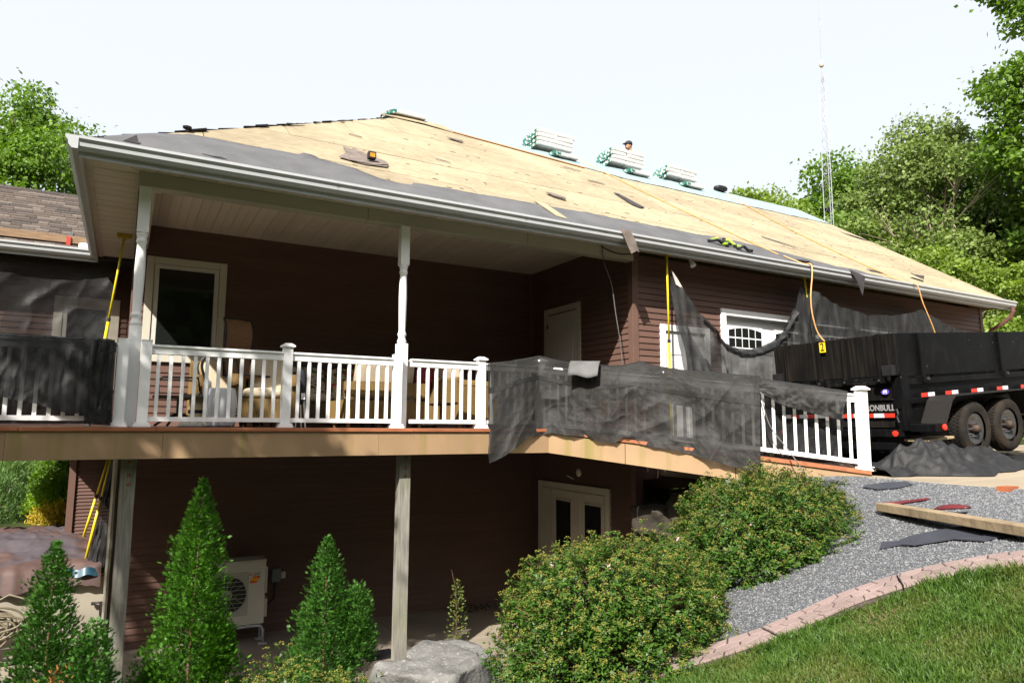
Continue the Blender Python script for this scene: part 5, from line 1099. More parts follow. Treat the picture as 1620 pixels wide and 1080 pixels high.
# heap on the driveway
def heap(u, v):
    x = 7.72+5.6*u; yf = 4.35+.55*max(0, 1-u*6)+.5*min(1, max(0, (u-.18)*2.2))+.1*pnoise(u*9, 1.)
    y = yf+(8.2-yf)*v**1.6
    m1 = math.exp(-(((x-8.55)/.62)**2+((y-5.0)/.42)**2)); m2 = math.exp(-(((x-9.7)/.75)**2+((y-4.95)/.40)**2)); m3 = math.exp(-(((x-8.1)/.35)**2+((y-4.75)/.3)**2))
    r1 = 1-abs(pnoise(x*2.1+y*.8, y*2.6-x*.5, 3.1, 3))*2.2; r2 = 1-abs(pnoise(x*4.3, y*4.6+x, 9.1, 3))*2
    r3 = 1-abs(pnoise(x*7+y*3, y*7, 5.5, 2))*2.2; edge = min(1, v*7)
    M_ = (m1*.24+m2*.17+m3*.10)*min(1, v*4)
    return (x+.05*pnoise(x*3, y*3, 2.), y+.05*pnoise(x*3, y*3, 12.), DRZ(x)+.010+edge*(.028*max(0, r1)+.014*max(0, r2)+.008*max(0, r3))+M_*(.8+.45*max(-.5, r1)+.28*max(-.5, r2)))
mb = MB(); mb.grid(heap, 260, 110); o = build('netting_heap', mb, mat('black woven netting', (.010, .010, .011), .65, .3, 8, bump=.3, bscale=60), smooth=True); tag(o, 'crumpled heap of black netting on the driveway below the trailer', 'netting', 'black debris netting')
# brown tarpaulin on the bank at the left
def brown(u, v):
    x = -4.2+4.05*u; y = 11.90+(14.9-11.90)*v+.05*pnoise(x*2, 5.)
    base = max(.95, tz(x, max(y, 12.4)))+.03; r1 = 1-abs(pnoise(x*1.1+y*2, y*3.2, 4., 3))*2; r2 = pnoise(x*3+y, y*5, 8., 3)
    z = base+.07*max(0, r1)+.035*r2+.05*math.exp(-((y-13.2)/.5)**2)
    if v < .02: z = base-.26*(1-v/.02)+.06*r2*(1-v/.02)
    return (x, y, z)
m_brown = mat('brown tarpaulin', (.075, .042, .036), .7, .2, 2.5, bump=.25, bscale=12, spec=.5); addmix(m_brown, (.06, .05, .06), 1.2, .48, .56, (1, 1, 1), .9)
mb = MB(); mb.grid(brown, 150, 60); o = build('tarpaulin', mb, m_brown, smooth=True); tag(o, 'crumpled brown tarpaulin spread on the bank above the beige wall', 'tarpaulin')
mb = MB(); mb.grid(lambda u, v: (-.62+.42*u, 11.88+.05*v+.03*math.sin(u*7), .86+.10*v+.02*math.sin(u*11)), 14, 4); build('blue_underside', mb, mat('blue tarpaulin', (.03, .09, .13), .4, .2, 4), o, smooth=True)
# dark netting hanging down beside the left deck post
cloth('debris_netting', 'narrow black netting strip hanging under the deck beside the yellow props', [(-.10,12.2,2.66),(-.06,12.15,2.66),(-.02,12.05,2.66)], [(-.34,12.1,.98),(-.18,12.0,.95),(-.04,11.9,.95)], 24, 40, m_netd, (0, -1, 0), .05, 31., 3, 2., sag=.03)

# ------------------------------------------------------------------ porch furniture
def wickermat(name, c):
    m = bpy.data.materials.new(name); m.use_nodes = True; t = m.node_tree; n = t.nodes; p = n['Principled BSDF']; p.inputs['Roughness'].default_value = .7; p.inputs['Specular IOR Level'].default_value = .25
    tc = n.new('ShaderNodeTexCoord'); w1 = n.new('ShaderNodeTexWave'); w1.inputs['Scale'].default_value = 16; w1.bands_direction = 'X'; w2 = n.new('ShaderNodeTexWave'); w2.inputs['Scale'].default_value = 26; w2.bands_direction = 'Z'
    for w_ in (w1, w2): t.links.new(tc.outputs['Object'], w_.inputs[0]); w_.inputs['Distortion'].default_value = 1.2
    mu = n.new('ShaderNodeMath'); mu.operation = 'MULTIPLY'; t.links.new(w1.outputs[1], mu.inputs[0]); t.links.new(w2.outputs[1], mu.inputs[1])
    r = n.new('ShaderNodeValToRGB'); r.color_ramp.elements[0].color = (*[q*.45 for q in c], 1); r.color_ramp.elements[1].color = (*[q*1.2 for q in c], 1); t.links.new(mu.outputs[0], r.inputs[0]); t.links.new(r.outputs[0], p.inputs['Base Color'])
    b = n.new('ShaderNodeBump'); b.inputs['Distance'].default_value = .01; t.links.new(mu.outputs[0], b.inputs['Height']); t.links.new(b.outputs[0], p.inputs['Normal']); return m
m_wick = wickermat('honey wicker', (.34, .215, .075)); m_wickd = wickermat('brown wicker', (.20, .14, .075))
m_cush = mat('beige cushion', (.38, .32, .23), .85, .08, 6, bump=.1, bscale=40); m_teak = mat('teak', (.22, .10, .045), .5, .2, 6)
def floral():
    m = mat('floral print', (.40, .33, .22), .85, .05, 4); addmix(m, (.05, .075, .02), 11, .52, .56, seed=3.); addmix(m, (.03, .02, .025), 17, .60, .63, seed=8.); addmix(m, (.45, .02, .02), 8, .60, .63, seed=1.); return m
m_flor = floral(); m_alu = mat('dark bronze frame', (.03, .028, .026), .4, .2, 9, metal=.5); m_sling = mat('tan sling', (.20, .105, .05), .7, .1, 30)
def pillow(c, h, rx=0., e=.38):
    mb = MB(); M = Matrix.Rotation(rx, 3, 'X')
    def fn(u, v):
        th = u*2*math.pi; ph = (v-.5)*math.pi; sg = lambda a, k: math.copysign(abs(a)**k, a)
        p = Vector((sg(math.cos(th), e)*sg(math.cos(ph), e)*h[0], sg(math.sin(th), e)*sg(math.cos(ph), e)*h[1], sg(math.sin(ph), .7)*h[2])); return M @ p+Vector(c)
    mb.grid(fn, 28, 14); return mb
def wicker_seat(name, label, loc, rz, wd=.78, cushion=m_cush, back=m_wick, seats=1, group='wicker porch furniture', arm=True, bh=.86):
    t = thing(name, label, 'sofa' if seats > 1 else 'armchair', loc, rz, group); W = wd/2
    mb = MB(); mb.cbox((0, 0, .22), (W, .38, .14), .02); build('seat_base', mb, back, t, local=True)
    for sx in (-1, 1):
        if arm:
            mb = MB(); mb.cbox((sx*(W-.06), .02, .36), (.07, .37, .24), .03); mb.tube([(sx*(W-.06), -.36, .56), (sx*(W-.06), -.39, .60), (sx*(W-.06), 0, .62), (sx*(W-.06), .36, .62)], .075, 10); build('arm', mb, back, t, local=True, smooth=False)
        for sy in (-1, 1):
            mb = MB(); mb.lathe([(.022, 0), (.035, .09)], (sx*(W-.07), sy*.31, 0), 8); build('foot', mb, m_teak, t, local=True)
    mb = MB(); mb.cbox((0, .36, .52), (W, .055, bh-.52), .02); mb.tube([(-W, .37, bh), (W, .37, bh)], .05, 10); build('backrest', mb, back, t, local=True)
    for k in range(seats):
        cw = (wd-.28)/seats; cx = -(wd-.28)/2+cw*(k+.5)
        build('seat_cushion', pillow((cx, -.03, .43), (cw/2-.01, .34, .075)), m_cush, t, local=True, smooth=True); build('back_cushion', pillow((cx, .24, .68), (cw/2-.01, .26, .085), rx=1.25), cushion, t, local=True, smooth=True)
    return t
# the seats face the house or each other; the camera sees some from behind
wicker_seat('wicker_armchair', 'honey wicker armchair with sunlit beige cushions behind the white barrel', (1.18, 10.15, DK), 0.05, .82)
wicker_seat('wicker_armchair', 'wicker armchair with a flat beige cushion right of the white barrel', (1.62, 9.55, DK), -.3, .84, bh=.5)
wicker_seat('wicker_sofa', 'wicker sofa with red and green floral back cushions against the wall', (2.75, 10.75, DK), 0, 1.75, cushion=m_flor, back=m_wickd, seats=2)
wicker_seat('wicker_armchair', 'honey wicker armchair seen from behind, left of the middle column', (3.02, 9.2, DK), math.pi, 1.12, bh=.44, arm=False)
wicker_seat('wicker_armchair', 'wicker armchair with plain beige back cushion behind the middle column', (3.68, 10.5, DK), .1, .85, back=m_wickd)
wicker_seat('wicker_armchair', 'honey wicker armchair seen from the side near the right porch railing', (4.45, 9.45, DK), math.pi/2+.15, .85, bh=.68)
# tall swivel chair
t = thing('swivel_chair', 'tall swivel patio chair with brown sling back', 'chair', (1.41, 9.9, DK), .35, 'sling patio chairs')
def slingback(t, z0, z1, wv, lean, y0, m):
    def prof(v): return Vector((0, y0+lean*v+.06*math.sin(v*6.0), z0+(z1-z0)*v))
    mb = MB(); mb.grid(lambda u, v: prof(v)+Vector(((u-.5)*wv, .025*math.sin(u*math.pi), 0)), 8, 22); o = build('backrest', mb, m, t, local=True, smooth=True)
    for sx in (-1, 1): mb = MB(); mb.tube([prof(k/14)+Vector((sx*wv/2, 0, 0)) for k in range(15)], .016, 8); build('back_rail', mb, m_alu, t, local=True, smooth=True)
    mb = MB(); mb.tube([prof(1)+Vector((-wv/2, 0, 0)), prof(1)+Vector((0, .02, .012)), prof(1)+Vector((wv/2, 0, 0))], .014, 8); build('head_rail', mb, m_alu, t, local=True, smooth=True)
slingback(t, .66, 1.49, .40, .16, .18, m_sling)
mb = MB(); mb.grid(lambda u, v: ((u-.5)*.44, -.28+.48*v, .68-.03*math.sin(v*3)-.02*math.sin(u*3)), 8, 8); build('seat', mb, m_sling, t, local=True, smooth=True)
mb = MB(); mb.tube([(.22, -.28, .67), (-.22, -.28, .67), (-.22, .2, .66), (.22, .2, .66), (.22, -.28, .67)], .016, 8); build('seat_frame', mb, m_alu, t, local=True)
for sx in (-1, 1): mb = MB(); mb.tube([(sx*.23, .2, .68), (sx*.27, .12, .88), (sx*.27, -.22, .86), (sx*.24, -.26, .68)], .014, 8); build('arm', mb, m_alu, t, local=True, smooth=True)
mb = MB(); mb.tube([(0, 0, .64), (0, 0, .3)], .035, 10); build('swivel_post', mb, m_alu, t, local=True)
for k in range(4): a = k*math.pi/2+.4; mb = MB(); mb.tube([(0, 0, .34), (math.cos(a)*.15, math.sin(a)*.15, .30), (math.cos(a)*.29, math.sin(a)*.29, .02)], .014, 8); build('leg', mb, m_alu, t, local=True, smooth=True)
# profile chair
t = thing('swivel_chair', 'sling patio chair seen in profile beside the left column', 'chair', (.60, 9.65, DK), -math.pi/2, 'sling patio chairs')
m_sl2 = mat('golden sling', (.34, .25, .11), .7, .1, 20); slingback(t, .36, .93, .44, .14, .16, m_sl2)
mb = MB(); mb.grid(lambda u, v: ((u-.5)*.46, -.30+.48*v, .38-.03*math.sin(v*3)), 8, 8); build('seat', mb, m_sl2, t, local=True, smooth=True)
mb = MB(); mb.tube([(.23, -.30, .37), (-.23, -.30, .37), (-.23, .2, .36), (.23, .2, .36), (.23, -.30, .37)], .016, 8); build('seat_frame', mb, m_alu, t, local=True)
for sx in (-1, 1): mb = MB(); mb.tube([(sx*.25, .20, .44), (sx*.28, .17, .60), (sx*.28, -.22, .60), (sx*.26, -.27, .56), (sx*.24, -.26, .40)], .014, 8); build('arm', mb, m_alu, t, local=True, smooth=True)
mb = MB(); mb.tube([(0, 0, .35), (0, 0, .14)], .04, 10); build('swivel_post', mb, m_alu, t, local=True)
for k in range(4): a = k*math.pi/2+.4; mb = MB(); mb.tube([(0, 0, .16), (math.cos(a)*.15, math.sin(a)*.15, .12), (math.cos(a)*.30, math.sin(a)*.30, .015)], .016, 8); build('leg', mb, m_alu, t, local=True, smooth=True)
# pedestal table with fringe, lantern, barrel
t = thing('pedestal_table', 'round pedestal table with mosaic top and fringed foot', 'table', (.76, 9.02, DK))
m_ped = mat('cream pedestal', (.52, .42, .24), .7, .08, 8)
mb = MB(); mb.lathe([(.20, .345), (.215, .35), (.215, .375), (.20, .38)], (0, 0, 0), 28); build('table_top', mb, mat('mosaic top', (.14, .12, .10), .4, .6, 45), t, local=True)
mb = MB(); mb.lathe([(.115, .06), (.105, .12), (.10, .345)], (0, 0, 0), 24); build('pedestal', mb, m_ped, t, local=True, smooth=True); mb = MB(); mb.lathe([(.106, .16), (.112, .165), (.112, .195), (.106, .20)], (0, 0, 0), 24); build('strap', mb, m_black, t, local=True)
mb = MB(); mb.lathe([(.21, .0), (.215, .02), (.17, .06), (.11, .075)], (0, 0, 0), 28); build('fringe', mb, mat('white fringe', (.55, .52, .45), .95, .2, 30, bump=1, bscale=90), t, local=True, smooth=True)
t = thing('lantern', 'small white lantern on the pedestal table', 'lantern', (.84, 8.98, DK+.381))
mb = MB(); mb.lathe([(.042, 0), (.045, .01), (.045, .13), (.05, .14), (.03, .17), (.015, .175), (.015, .195), (.002, .20)], (0, 0, 0), 14); build('body', mb, m_white, t, local=True, smooth=True)
for k in range(4): a = k*math.pi/2; mb = MB(); mb.cbox((math.cos(a)*.045, math.sin(a)*.045, .07), (.004 if abs(math.cos(a)) > .5 else .018, .004 if abs(math.sin(a)) > .5 else .018, .045), .002); build('lantern_pane', mb, m_ped, t, local=True)
t = thing('barrel', 'white barrel shaped planter behind the left railing', 'barrel', (.975, 8.74, DK)); m_bar = mat('white plastic', (.62, .63, .66), .45, .04, 5)
for k in range(14):
    a0 = 2*math.pi*k/14+.012; a1 = 2*math.pi*(k+1)/14-.012; mb = MB()
    def st_(u, v): a = a0+(a1-a0)*u; r_ = .135+.04*math.sin(math.pi*min(1, .1+v*.85))+.006*math.sin(u*math.pi); return (r_*math.cos(a), r_*math.sin(a), .02+.43*v)
    mb.grid(st_, 5, 12); build('stave', mb, m_bar, t, local=True, smooth=True)
mb = MB(); mb.lathe([(.135, 0), (.14, .05), (.165, .2), (.16, .38), (.14, .44), (.02, .435)], (0, 0, 0), 28); build('core', mb, m_bar, t, local=True, smooth=True)
for z in (.20, .235, .27): mb = MB(); mb.cbox((.165, -.075, z-.06), (.006, .008, .006), .002); build('slot', mb, m_black, t, local=True)
# folded tripod chair and red bag with closed umbrella
t = thing('folded_chair', 'folded camp chair with white legs leaning between the wicker seats', 'chair', (1.98, 9.2, DK))
for k, (a, b) in enumerate((((-.05, 0, 0), (.0, .05, .62)), ((.03, .02, 0), (-.02, .0, .60)), ((.07, -.03, 0), (.03, .03, .58)))): mb = MB(); mb.tube([a, b], .011, 6); build('leg', mb, m_white, t, local=True)
build('folded_fabric', pillow((.0, .03, .52), (.075, .06, .24), e=.8), mat('dark blue canvas', (.012, .014, .022), .8, .2, 8), t, local=True, smooth=True); build('tag', MB().box(.0, -.045, .36, .05, -.04, .44), m_white, t, local=True)
t = thing('closed_umbrella', 'closed patio umbrella with dark red canopy behind the right porch railing', 'umbrella', (3.93, 9.75, DK))
mb = MB(); mb.tube([(0, 0, 0), (0, 0, 1.0)], .016, 8); build('pole', mb, m_alu, t, local=True)
mb = MB()
def umb_(u, v): a = u*2*math.pi; r_ = (.03+.10*math.sin(v*2.6)**1)*(1+.28*math.sin(a*8)); return (r_*math.cos(a), r_*math.sin(a), .42+.52*v)
mb.grid(umb_, 48, 12); build('canopy', mb, mat('dark red cloth', (.16, .012, .022), .8, .2, 9), t, local=True, smooth=True)
mb = MB(); mb.lathe([(.19, 0), (.19, .04), (.05, .07), (.04, .2)], (0, 0, 0), 18); build('base', mb, m_alu, t, local=True)

# ------------------------------------------------------------------ heat pump and wall fittings
hpz = .10; HX0, HX1, HY0 = 1.15, 2.0, 11.12
m_hp = mat('off white casing', (.50, .47, .39), .45, .04, 3); m_grl = mat('grille grey', (.36, .34, .29), .5, .05, 5)
t = thing('heat_pump', 'off-white heat pump outdoor unit with orange badge on a tube stand', 'heat pump', (1.57, 11.3, PZ))
def hb(name, a, m=m_hp, parent=t, bevel=.008): return build(name, MB().box(*a), m, parent, bevel=bevel)
cs_ = hb('casing', (HX0, HY0, hpz, HX1, HY0+.33, 1.0)); hb('top_lid', (HX0-.008, HY0-.008, 1.001, HX1+.008, HY0+.338, 1.02)); hb('side_cover', (HX1+.001, HY0+.03, .52, HX1+.035, HY0+.25, .90)); hb('side_cover', (HX1+.001, HY0+.03, .18, HX1+.045, HY0+.28, .44))
hb('front_frame', (HX0+.03, HY0-.008, .24, 1.76, HY0-.001, .86), m_grl, cs_, .003)
mb = MB(); mb.lathe([(.275, .0), (.275, .006), (.262, .012), (.262, -.002)], (1.47, HY0-.008, .55), 40, Matrix.Rotation(math.pi/2, 3, 'X'), cap=False); build('fan_ring', mb, m_grl, cs_, smooth=True)
mb = MB(); mb.lathe([(.262, .0), (.002, .001)], (1.47, HY0-.009, .55), 40, Matrix.Rotation(math.pi/2, 3, 'X')); build('fan_opening', mb, m_black, cs_)
for k in range(9):
    z = .55-.24+k*.06; hl = math.sqrt(max(.001, .262**2-(z-.55)**2)); mb = MB(); mb.tube([(1.47-hl, HY0-.024, z), (1.47+hl, HY0-.024, z)], .004, 5); build('guard_wire', mb, m_grl, cs_)
for k in range(6): a = k*math.pi/6; mb = MB(); mb.tube([(1.47+.262*math.cos(a), HY0-.020, .55+.262*math.sin(a)), (1.47-.262*math.cos(a), HY0-.020, .55-.262*math.sin(a))], .003, 5); build('guard_wire', mb, m_grl, cs_)
mb = MB(); mb.lathe([(.07, 0), (.06, .01), (.002, .014)], (1.47, HY0-.016, .55), 18, Matrix.Rotation(math.pi/2, 3, 'X')); build('fan_hub', mb, m_grl, cs_, smooth=True)
bx_, bz_ = 1.84, .815
for ang in (90, 210, 330):
    a = R(ang); d = Vector((math.cos(a), 0, math.sin(a))); s_ = Vector((-math.sin(a), 0, math.cos(a))); c = Vector((bx_-.055, HY0-.003, bz_)); k = .0155
    mb = MB(); mb.prism([c, c+d*k+s_*k*.58, c+d*k*2, c+d*k-s_*k*.58], (0, .002, 0)); build('emblem', mb, m_red, cs_)
RXZ = Matrix(((1, 0, 0, 0), (0, 0, -1, 0), (0, 1, 0, 0), (0, 0, 0, 1)))
text_mesh('MITSUBISHI', .022, m_ink, 'lettering', cs_, Matrix.Translation((bx_+.04, HY0-.002, bz_+.012)) @ RXZ, ext=.0008); text_mesh('ELECTRIC', .022, m_ink, 'lettering', cs_, Matrix.Translation((bx_+.034, HY0-.002, bz_-.010)) @ RXZ, ext=.0008)
mb = MB(); mb.prism([(bx_-.07, HY0-.003, .69), (bx_+.035, HY0-.003, .69), (bx_+.085, HY0-.003, .785), (bx_-.02, HY0-.003, .785)], (0, .002, 0)); build('badge', mb, mat('orange badge', (.62, .07, .015), .4, .2, 6), cs_)
text_mesh('H2i', .062, m_yel2, 'badge_lettering', cs_, Matrix.Translation((bx_+.01, HY0-.0045, .738)) @ RXZ, ext=.0008, bold=.001)
m_pipe = mat('galvanised tube', (.42, .43, .46), .4, .08, 9, metal=.3)
for y in (HY0+.02, HY0+.30):
    mb = MB(); mb.tube([(1.2, y, PZ+.02), (1.2, y, .0), (1.23, y, .055), (1.3, y, .07), (1.9, y, .07), (1.97, y, .055), (2.0, y, .0), (2.0, y, PZ+.02)], .02, 8); build('stand_tube', mb, m_pipe, t, smooth=True)
    for x in (1.2, 2.0): hb('foot_plate', (x-.06, y-.05, PZ, x+.06, y+.05, PZ+.02), m_pipe)
for x in (1.3, 1.78): hb('clamp', (x-.03, HY0-.01, .065, x+.03, HY0+.33, .099), m_pipe)
t = thing('disconnect_box', 'grey electrical disconnect box with pale cover beside the heat pump', 'electrical box', (2.26, 11.7, .55))
build('enclosure', MB().box(2.19, 11.64, .56, 2.32, 11.73, .76), mat('grey box', (.17, .19, .19), .5, .1, 5), t, bevel=.006); build('outlet_cover', MB().box(2.335, 11.68, .60, 2.405, 11.73, .70), m_hp, t, bevel=.006)
mb = MB(); mb.tube([(2.25, 11.69, .56), (2.24, 11.69, .3), (2.1, 11.66, .22)], .012, 6); build('conduit', mb, m_black, t)
o = build('rubber_mat', MB().box(3.12, 9.62, PZ, 3.58, 10.02, PZ+.012), m_black, bevel=.004); tag(o, 'small black rubber mat on the patio beside the middle post', 'mat')
n = 260; P = np.stack([rng.normal(5.6, .28, n), rng.normal(11.45, .12, n).clip(10.9, 11.7), PZ+rng.uniform(.004, .05, n)], 1); o = leaves('leaf_litter', P, rdir(n)*np.array([1, 1, .3]), unit(rdir(n)*.6+np.array([0, 0, 1])), rng.uniform(.03, .07, n), .03, islandmat('dead leaves', [(.05, .03, .015), (.13, .08, .04)])); struct(o, 'stuff'); o['label'] = 'dead leaves blown against the basement wall'
t = thing('hose_coil', 'coil of grey-brown hose lying against the beige wall', 'hose', (-1.35, 11.75, PZ)); m_hose = mat('muddy hose', (.16, .135, .09), .6, .25, 12)
for k in range(9):
    ph = k*.9; rx_, rz_ = .36+.05*math.sin(ph), .17+.06*math.cos(ph*1.3); mb = MB(); mb.tube([(-1.45+.04*math.sin(ph)+rx_*math.cos(a), 11.78-.022*k+.10*math.sin(a)*0+.02*math.sin(a*2+ph), PZ+.50+.08*math.sin(ph*2)+rz_*math.sin(a)) for a in [2*math.pi*q/28 for q in range(29)]], .014, 6, False); build('hose_loop', mb, m_hose, t, smooth=True)
mb = MB(); mb.tube([(-1.5, 11.75, .55), (-1.2, 11.74, .72), (-.95, 11.74, .62), (-.85, 11.74, .38)], .014, 6); build('hose_end', mb, m_hose, t, smooth=True)
o = build('drain_elbow', MB().tube([(-.24, 11.95, .45), (-.12, 11.93, .46), (-.11, 11.93, .22), (-.02, 11.92, .20)], .026, 8), m_black, smooth=True); tag(o, 'black drain pipe elbow on the beige wall by the left post', 'pipe')
o = build('plywood_sheet', MB().box(-2.9, 17.9, 1.28, -1.95, 18.5, 1.32), m_osb); tag(o, 'pale plywood sheet lying in the garden at the left edge', 'board')
# ------------------------------------------------------------------ yellow support poles
m_yp = mat('yellow pole paint', (.62, .50, .01), .4, .12, 8); m_yd = mat('yellow plastic head', (.45, .32, .008), .5, .1, 9)
def pole(label, a, b, head=True):
    a, b = Vector(a), Vector(b); d = (b-a).normalized(); t = thing('support_pole', label, 'pole', a, group='yellow support poles')
    mid = a.lerp(b, .55); mb = MB(); mb.tube([a, mid], .021, 10); build('lower_tube', mb, m_yp, t, smooth=True); mb = MB(); mb.tube([mid, b], .0165, 10); build('upper_tube', mb, m_yp, t, smooth=True)
    mb = MB(); mb.tube([mid-d*.03, mid+d*.02], .027, 10); build('collar', mb, m_black, t)
    if head:
        mb = MB(); mb.cbox((b.x, b.y, b.z+.012), (.10, .045, .014), .006); mb.cbox((b.x-.06, b.y, b.z-.015), (.03, .035, .016), .006); mb.cbox((b.x+.06, b.y, b.z-.015), (.03, .035, .016), .006); mb.cbox((b.x, b.y, b.z-.03), (.025, .025, .035), .006); build('head_pad', mb, m_yd, t)
    mb = MB(); mb.lathe([(.035, 0), (.03, .02), (.022, .03)], tuple(a), 10); build('foot', mb, m_black, t); return t
pole('yellow support pole leaning up to the left eave of the porch', (-.44, 11.57, DK), (-.17, 11.57, 5.785))
pole('yellow support pole standing by the entry door of the garage', (7.44, 8.25, 2.62), (7.42, 8.25, 5.785))
pole('yellow support pole holding the netting above the garage door', (10.98, 8.25, 2.52), (10.72, 8.25, 5.785))
pole('left one of the two yellow poles leaning under the deck', (-.47, 13.5, 1.12), (-.19, 13.3, 2.44), False); pole('right one of the two yellow poles leaning under the deck', (-.37, 12.3, .98), (-.11, 12.3, 2.66), False)
# ------------------------------------------------------------------ cords and cables
m_cord = mat('orange cord', (.62, .33, .12), .5, .1, 9); m_wire = mat('grey cable', (.11, .105, .10), .5, .1, 9)
def cable(label, pts, r_, m, name='extension_cord', cat='cord'):
    P = []; V_ = [Vector(p) for p in pts]
    for i in range(len(V_)-1):
        p0, p1, p2, p3 = V_[max(i-1, 0)], V_[i], V_[i+1], V_[min(i+2, len(V_)-1)]
        for k in range(8): q = k/8; P.append(.5*((2*p1)+(p2-p0)*q+(2*p0-5*p1+4*p2-p3)*q*q+(3*p1-p0-3*p2+p3)*q**3))
    P.append(V_[-1]); o = build(name, MB().tube(P, r_, 6), m, smooth=True); return tag(o, label, cat)
cable('orange extension cord hanging from the gutter into the middle of the trailer', [(10.3, 8.35, 6.12), (10.44, 8.05, 5.93), (10.45, 7.90, 5.89), (10.42, 7.86, 5.7), (10.34, 7.85, 5.28), (10.38, 7.85, 4.9), (10.52, 7.8, 4.55), (10.7, 7.4, 4.15)], .012, m_cord)
cable('orange extension cord hanging from the right part of the gutter', [(13.3, 8.3, 6.08), (13.52, 8.0, 5.9), (13.6, 7.88, 5.84), (13.72, 7.86, 5.5), (13.95, 7.85, 5.1), (14.1, 7.84, 4.8), (14.15, 7.7, 4.4)], .012, m_cord)
cable('thin grey cable hanging from the porch beam by the garage corner', [(6.34, 8.5, 5.82), (6.36, 8.5, 5.55), (6.50, 8.5, 5.22), (6.58, 8.5, 4.75), (6.66, 8.5, 4.3), (6.70, 8.5, 3.9)], .008, m_wire, 'cable', 'cable')
cable('black cable looped along the end of the porch beam', [(6.32, 8.515, 5.84), (6.36, 8.515, 5.79), (6.55, 8.515, 5.74), (6.75, 8.515, 5.73), (6.97, 8.515, 5.77)], .010, m_black, 'cable', 'cable')
cable('grey cable running from the netting down to the gravel beside the ramp', [(6.90, 6.02, 3.45), (6.95, 5.95, 3.05), (7.02, 5.72, 2.72), (6.98, 5.45, 2.45), (6.95, 5.22, 2.38)], .007, m_wire, 'cable', 'cable')

# ------------------------------------------------------------------ loose things on the roof
m_sc = mat('torn shingle', (.15, .125, .11), .9, .25, 8, bump=.3, bscale=60, spec=.15); m_scd = mat('dark torn shingle', (.045, .042, .045), .9, .2, 8, bump=.3, bscale=60, spec=.15)
def scrap(label, x, y, poly, m=m_sc, curl=.03, lift=.018, layers=1, name='shingle_scrap', group='shingle scraps on the roof', th=.006):
    """polygon in roof-plane metres (dx along the eave, dy up the slope)"""
    P = [(a, b) for a, b in poly]; cx = sum(p[0] for p in P)/len(P); cy = sum(p[1] for p in P)/len(P); mb = MB()
    for L in range(layers):
        a = L*.35-.1*layers if layers > 1 else 0; k = 1-.1*L; ring = []
        for (u, v) in P:
            uu = cx+((u-cx)*math.cos(a)-(v-cy)*math.sin(a))*k; vv = cy+((u-cx)*math.sin(a)+(v-cy)*math.cos(a))*k
            ring.append(rp(x+uu, y+vv/cs, lift+L*.012+curl*(abs(uu-cx)*1.2)**2))
        n = len(ring); c0 = rp(x+cx, y+cy/cs, lift+L*.012); mb.v += [tuple(q) for q in ring+[c0]]; b = len(mb.v)-n-1
        for i in range(n): mb.f.append((b+i, b+(i+1) % n, b+n)); mb.m.append(0)
    o = build(name, mb, m); md = o.modifiers.new('t', 'SOLIDIFY'); md.thickness = th; return tag(o, label, 'shingle', group)
scrap('large patch of old shingles left on the roof, with a small radio on it', 2.5, 9.2, [(-.06, 0), (.30, -.06), (.62, .10), (.66, .30), (.36, .72), (.16, .95), (.06, .5)], layers=2, curl=.05)
scrap('curled shingle piece high on the sheathing near the hip peak', 5.36, 12.42, [(0, .05), (.2, .12), (.38, .0), (.3, -.10), (.1, -.04)], layers=2, curl=.3)
scrap('crumpled brown shingle scrap in the middle of the roof', 5.92, 9.45, [(0, .12), (.18, .18), (.36, .02), (.30, -.12), (.1, -.05)], layers=2, curl=.25)
scrap('straight grey felt strip lying across the sheathing', 8.15, 9.9, [(.08, .92), (.2, .92), (.26, .05), (.08, -.06), (-.02, .1)], m=m_scd)
scrap('thin shingle strip high on the roof left of the netted stacks', 8.0, 12.15, [(0, .05), (.42, -.04), (.42, -.10), (.02, -.02)], curl=.1)
scrap('thin curled shingle strip below the leftmost bundle stack', 8.06, 11.3, [(0, .06), (.40, .02), (.42, -.05), (.02, -.01)], curl=.1)
scrap('long thin strip of felt low on the right half of the roof', 11.06, 9.47, [(0, .05), (.3, -.12), (.6, -.36), (.64, -.42), (.3, -.20), (0, -.02)], m=m_scd)
scrap('dark rolled scrap lying at the gutter beside the orange cord', 10.55, 8.22, [(0, .08), (.28, .06), (.32, -.04), (.02, -.02)], m=m_scd, layers=3, curl=.4)
scrap('curled dark felt flake near the right end of the gutter', 14.4, 8.45, [(0, .1), (.3, .22), (.52, .1), (.3, -.06)], m=m_scd, curl=.5, lift=.06)
scrap('flat felt flake right of the harness on the sheathing', 13.0, 8.5, [(0, .06), (.4, .02), (.42, -.05), (.05, -.02)], m=m_scd)
scrap('dark stain like felt remnant close to the right rake', 16.7, 11.5, [(0, .2), (.5, .05), (.8, -.3), (.3, -.1)], m=m_scd, curl=.01)
scrap('small dark scrap stuck in the gutter above the left column', .55, 8.0, [(0, .02), (.12, .10), (.2, .12), (.26, .0)], m=m_scd, lift=.06, curl=.8)
scrap('small brown shingle chip left of the hip peak', 2.95, 10.9, [(0, .04), (.2, -.02), (.2, -.06), (.0, 0)])
scrap('narrow reddish shingle chip in the middle of the left roof half', 4.3, 10.4, [(0, .05), (.24, -.05), (.24, -.09), (0, .01)])
mb = MB()
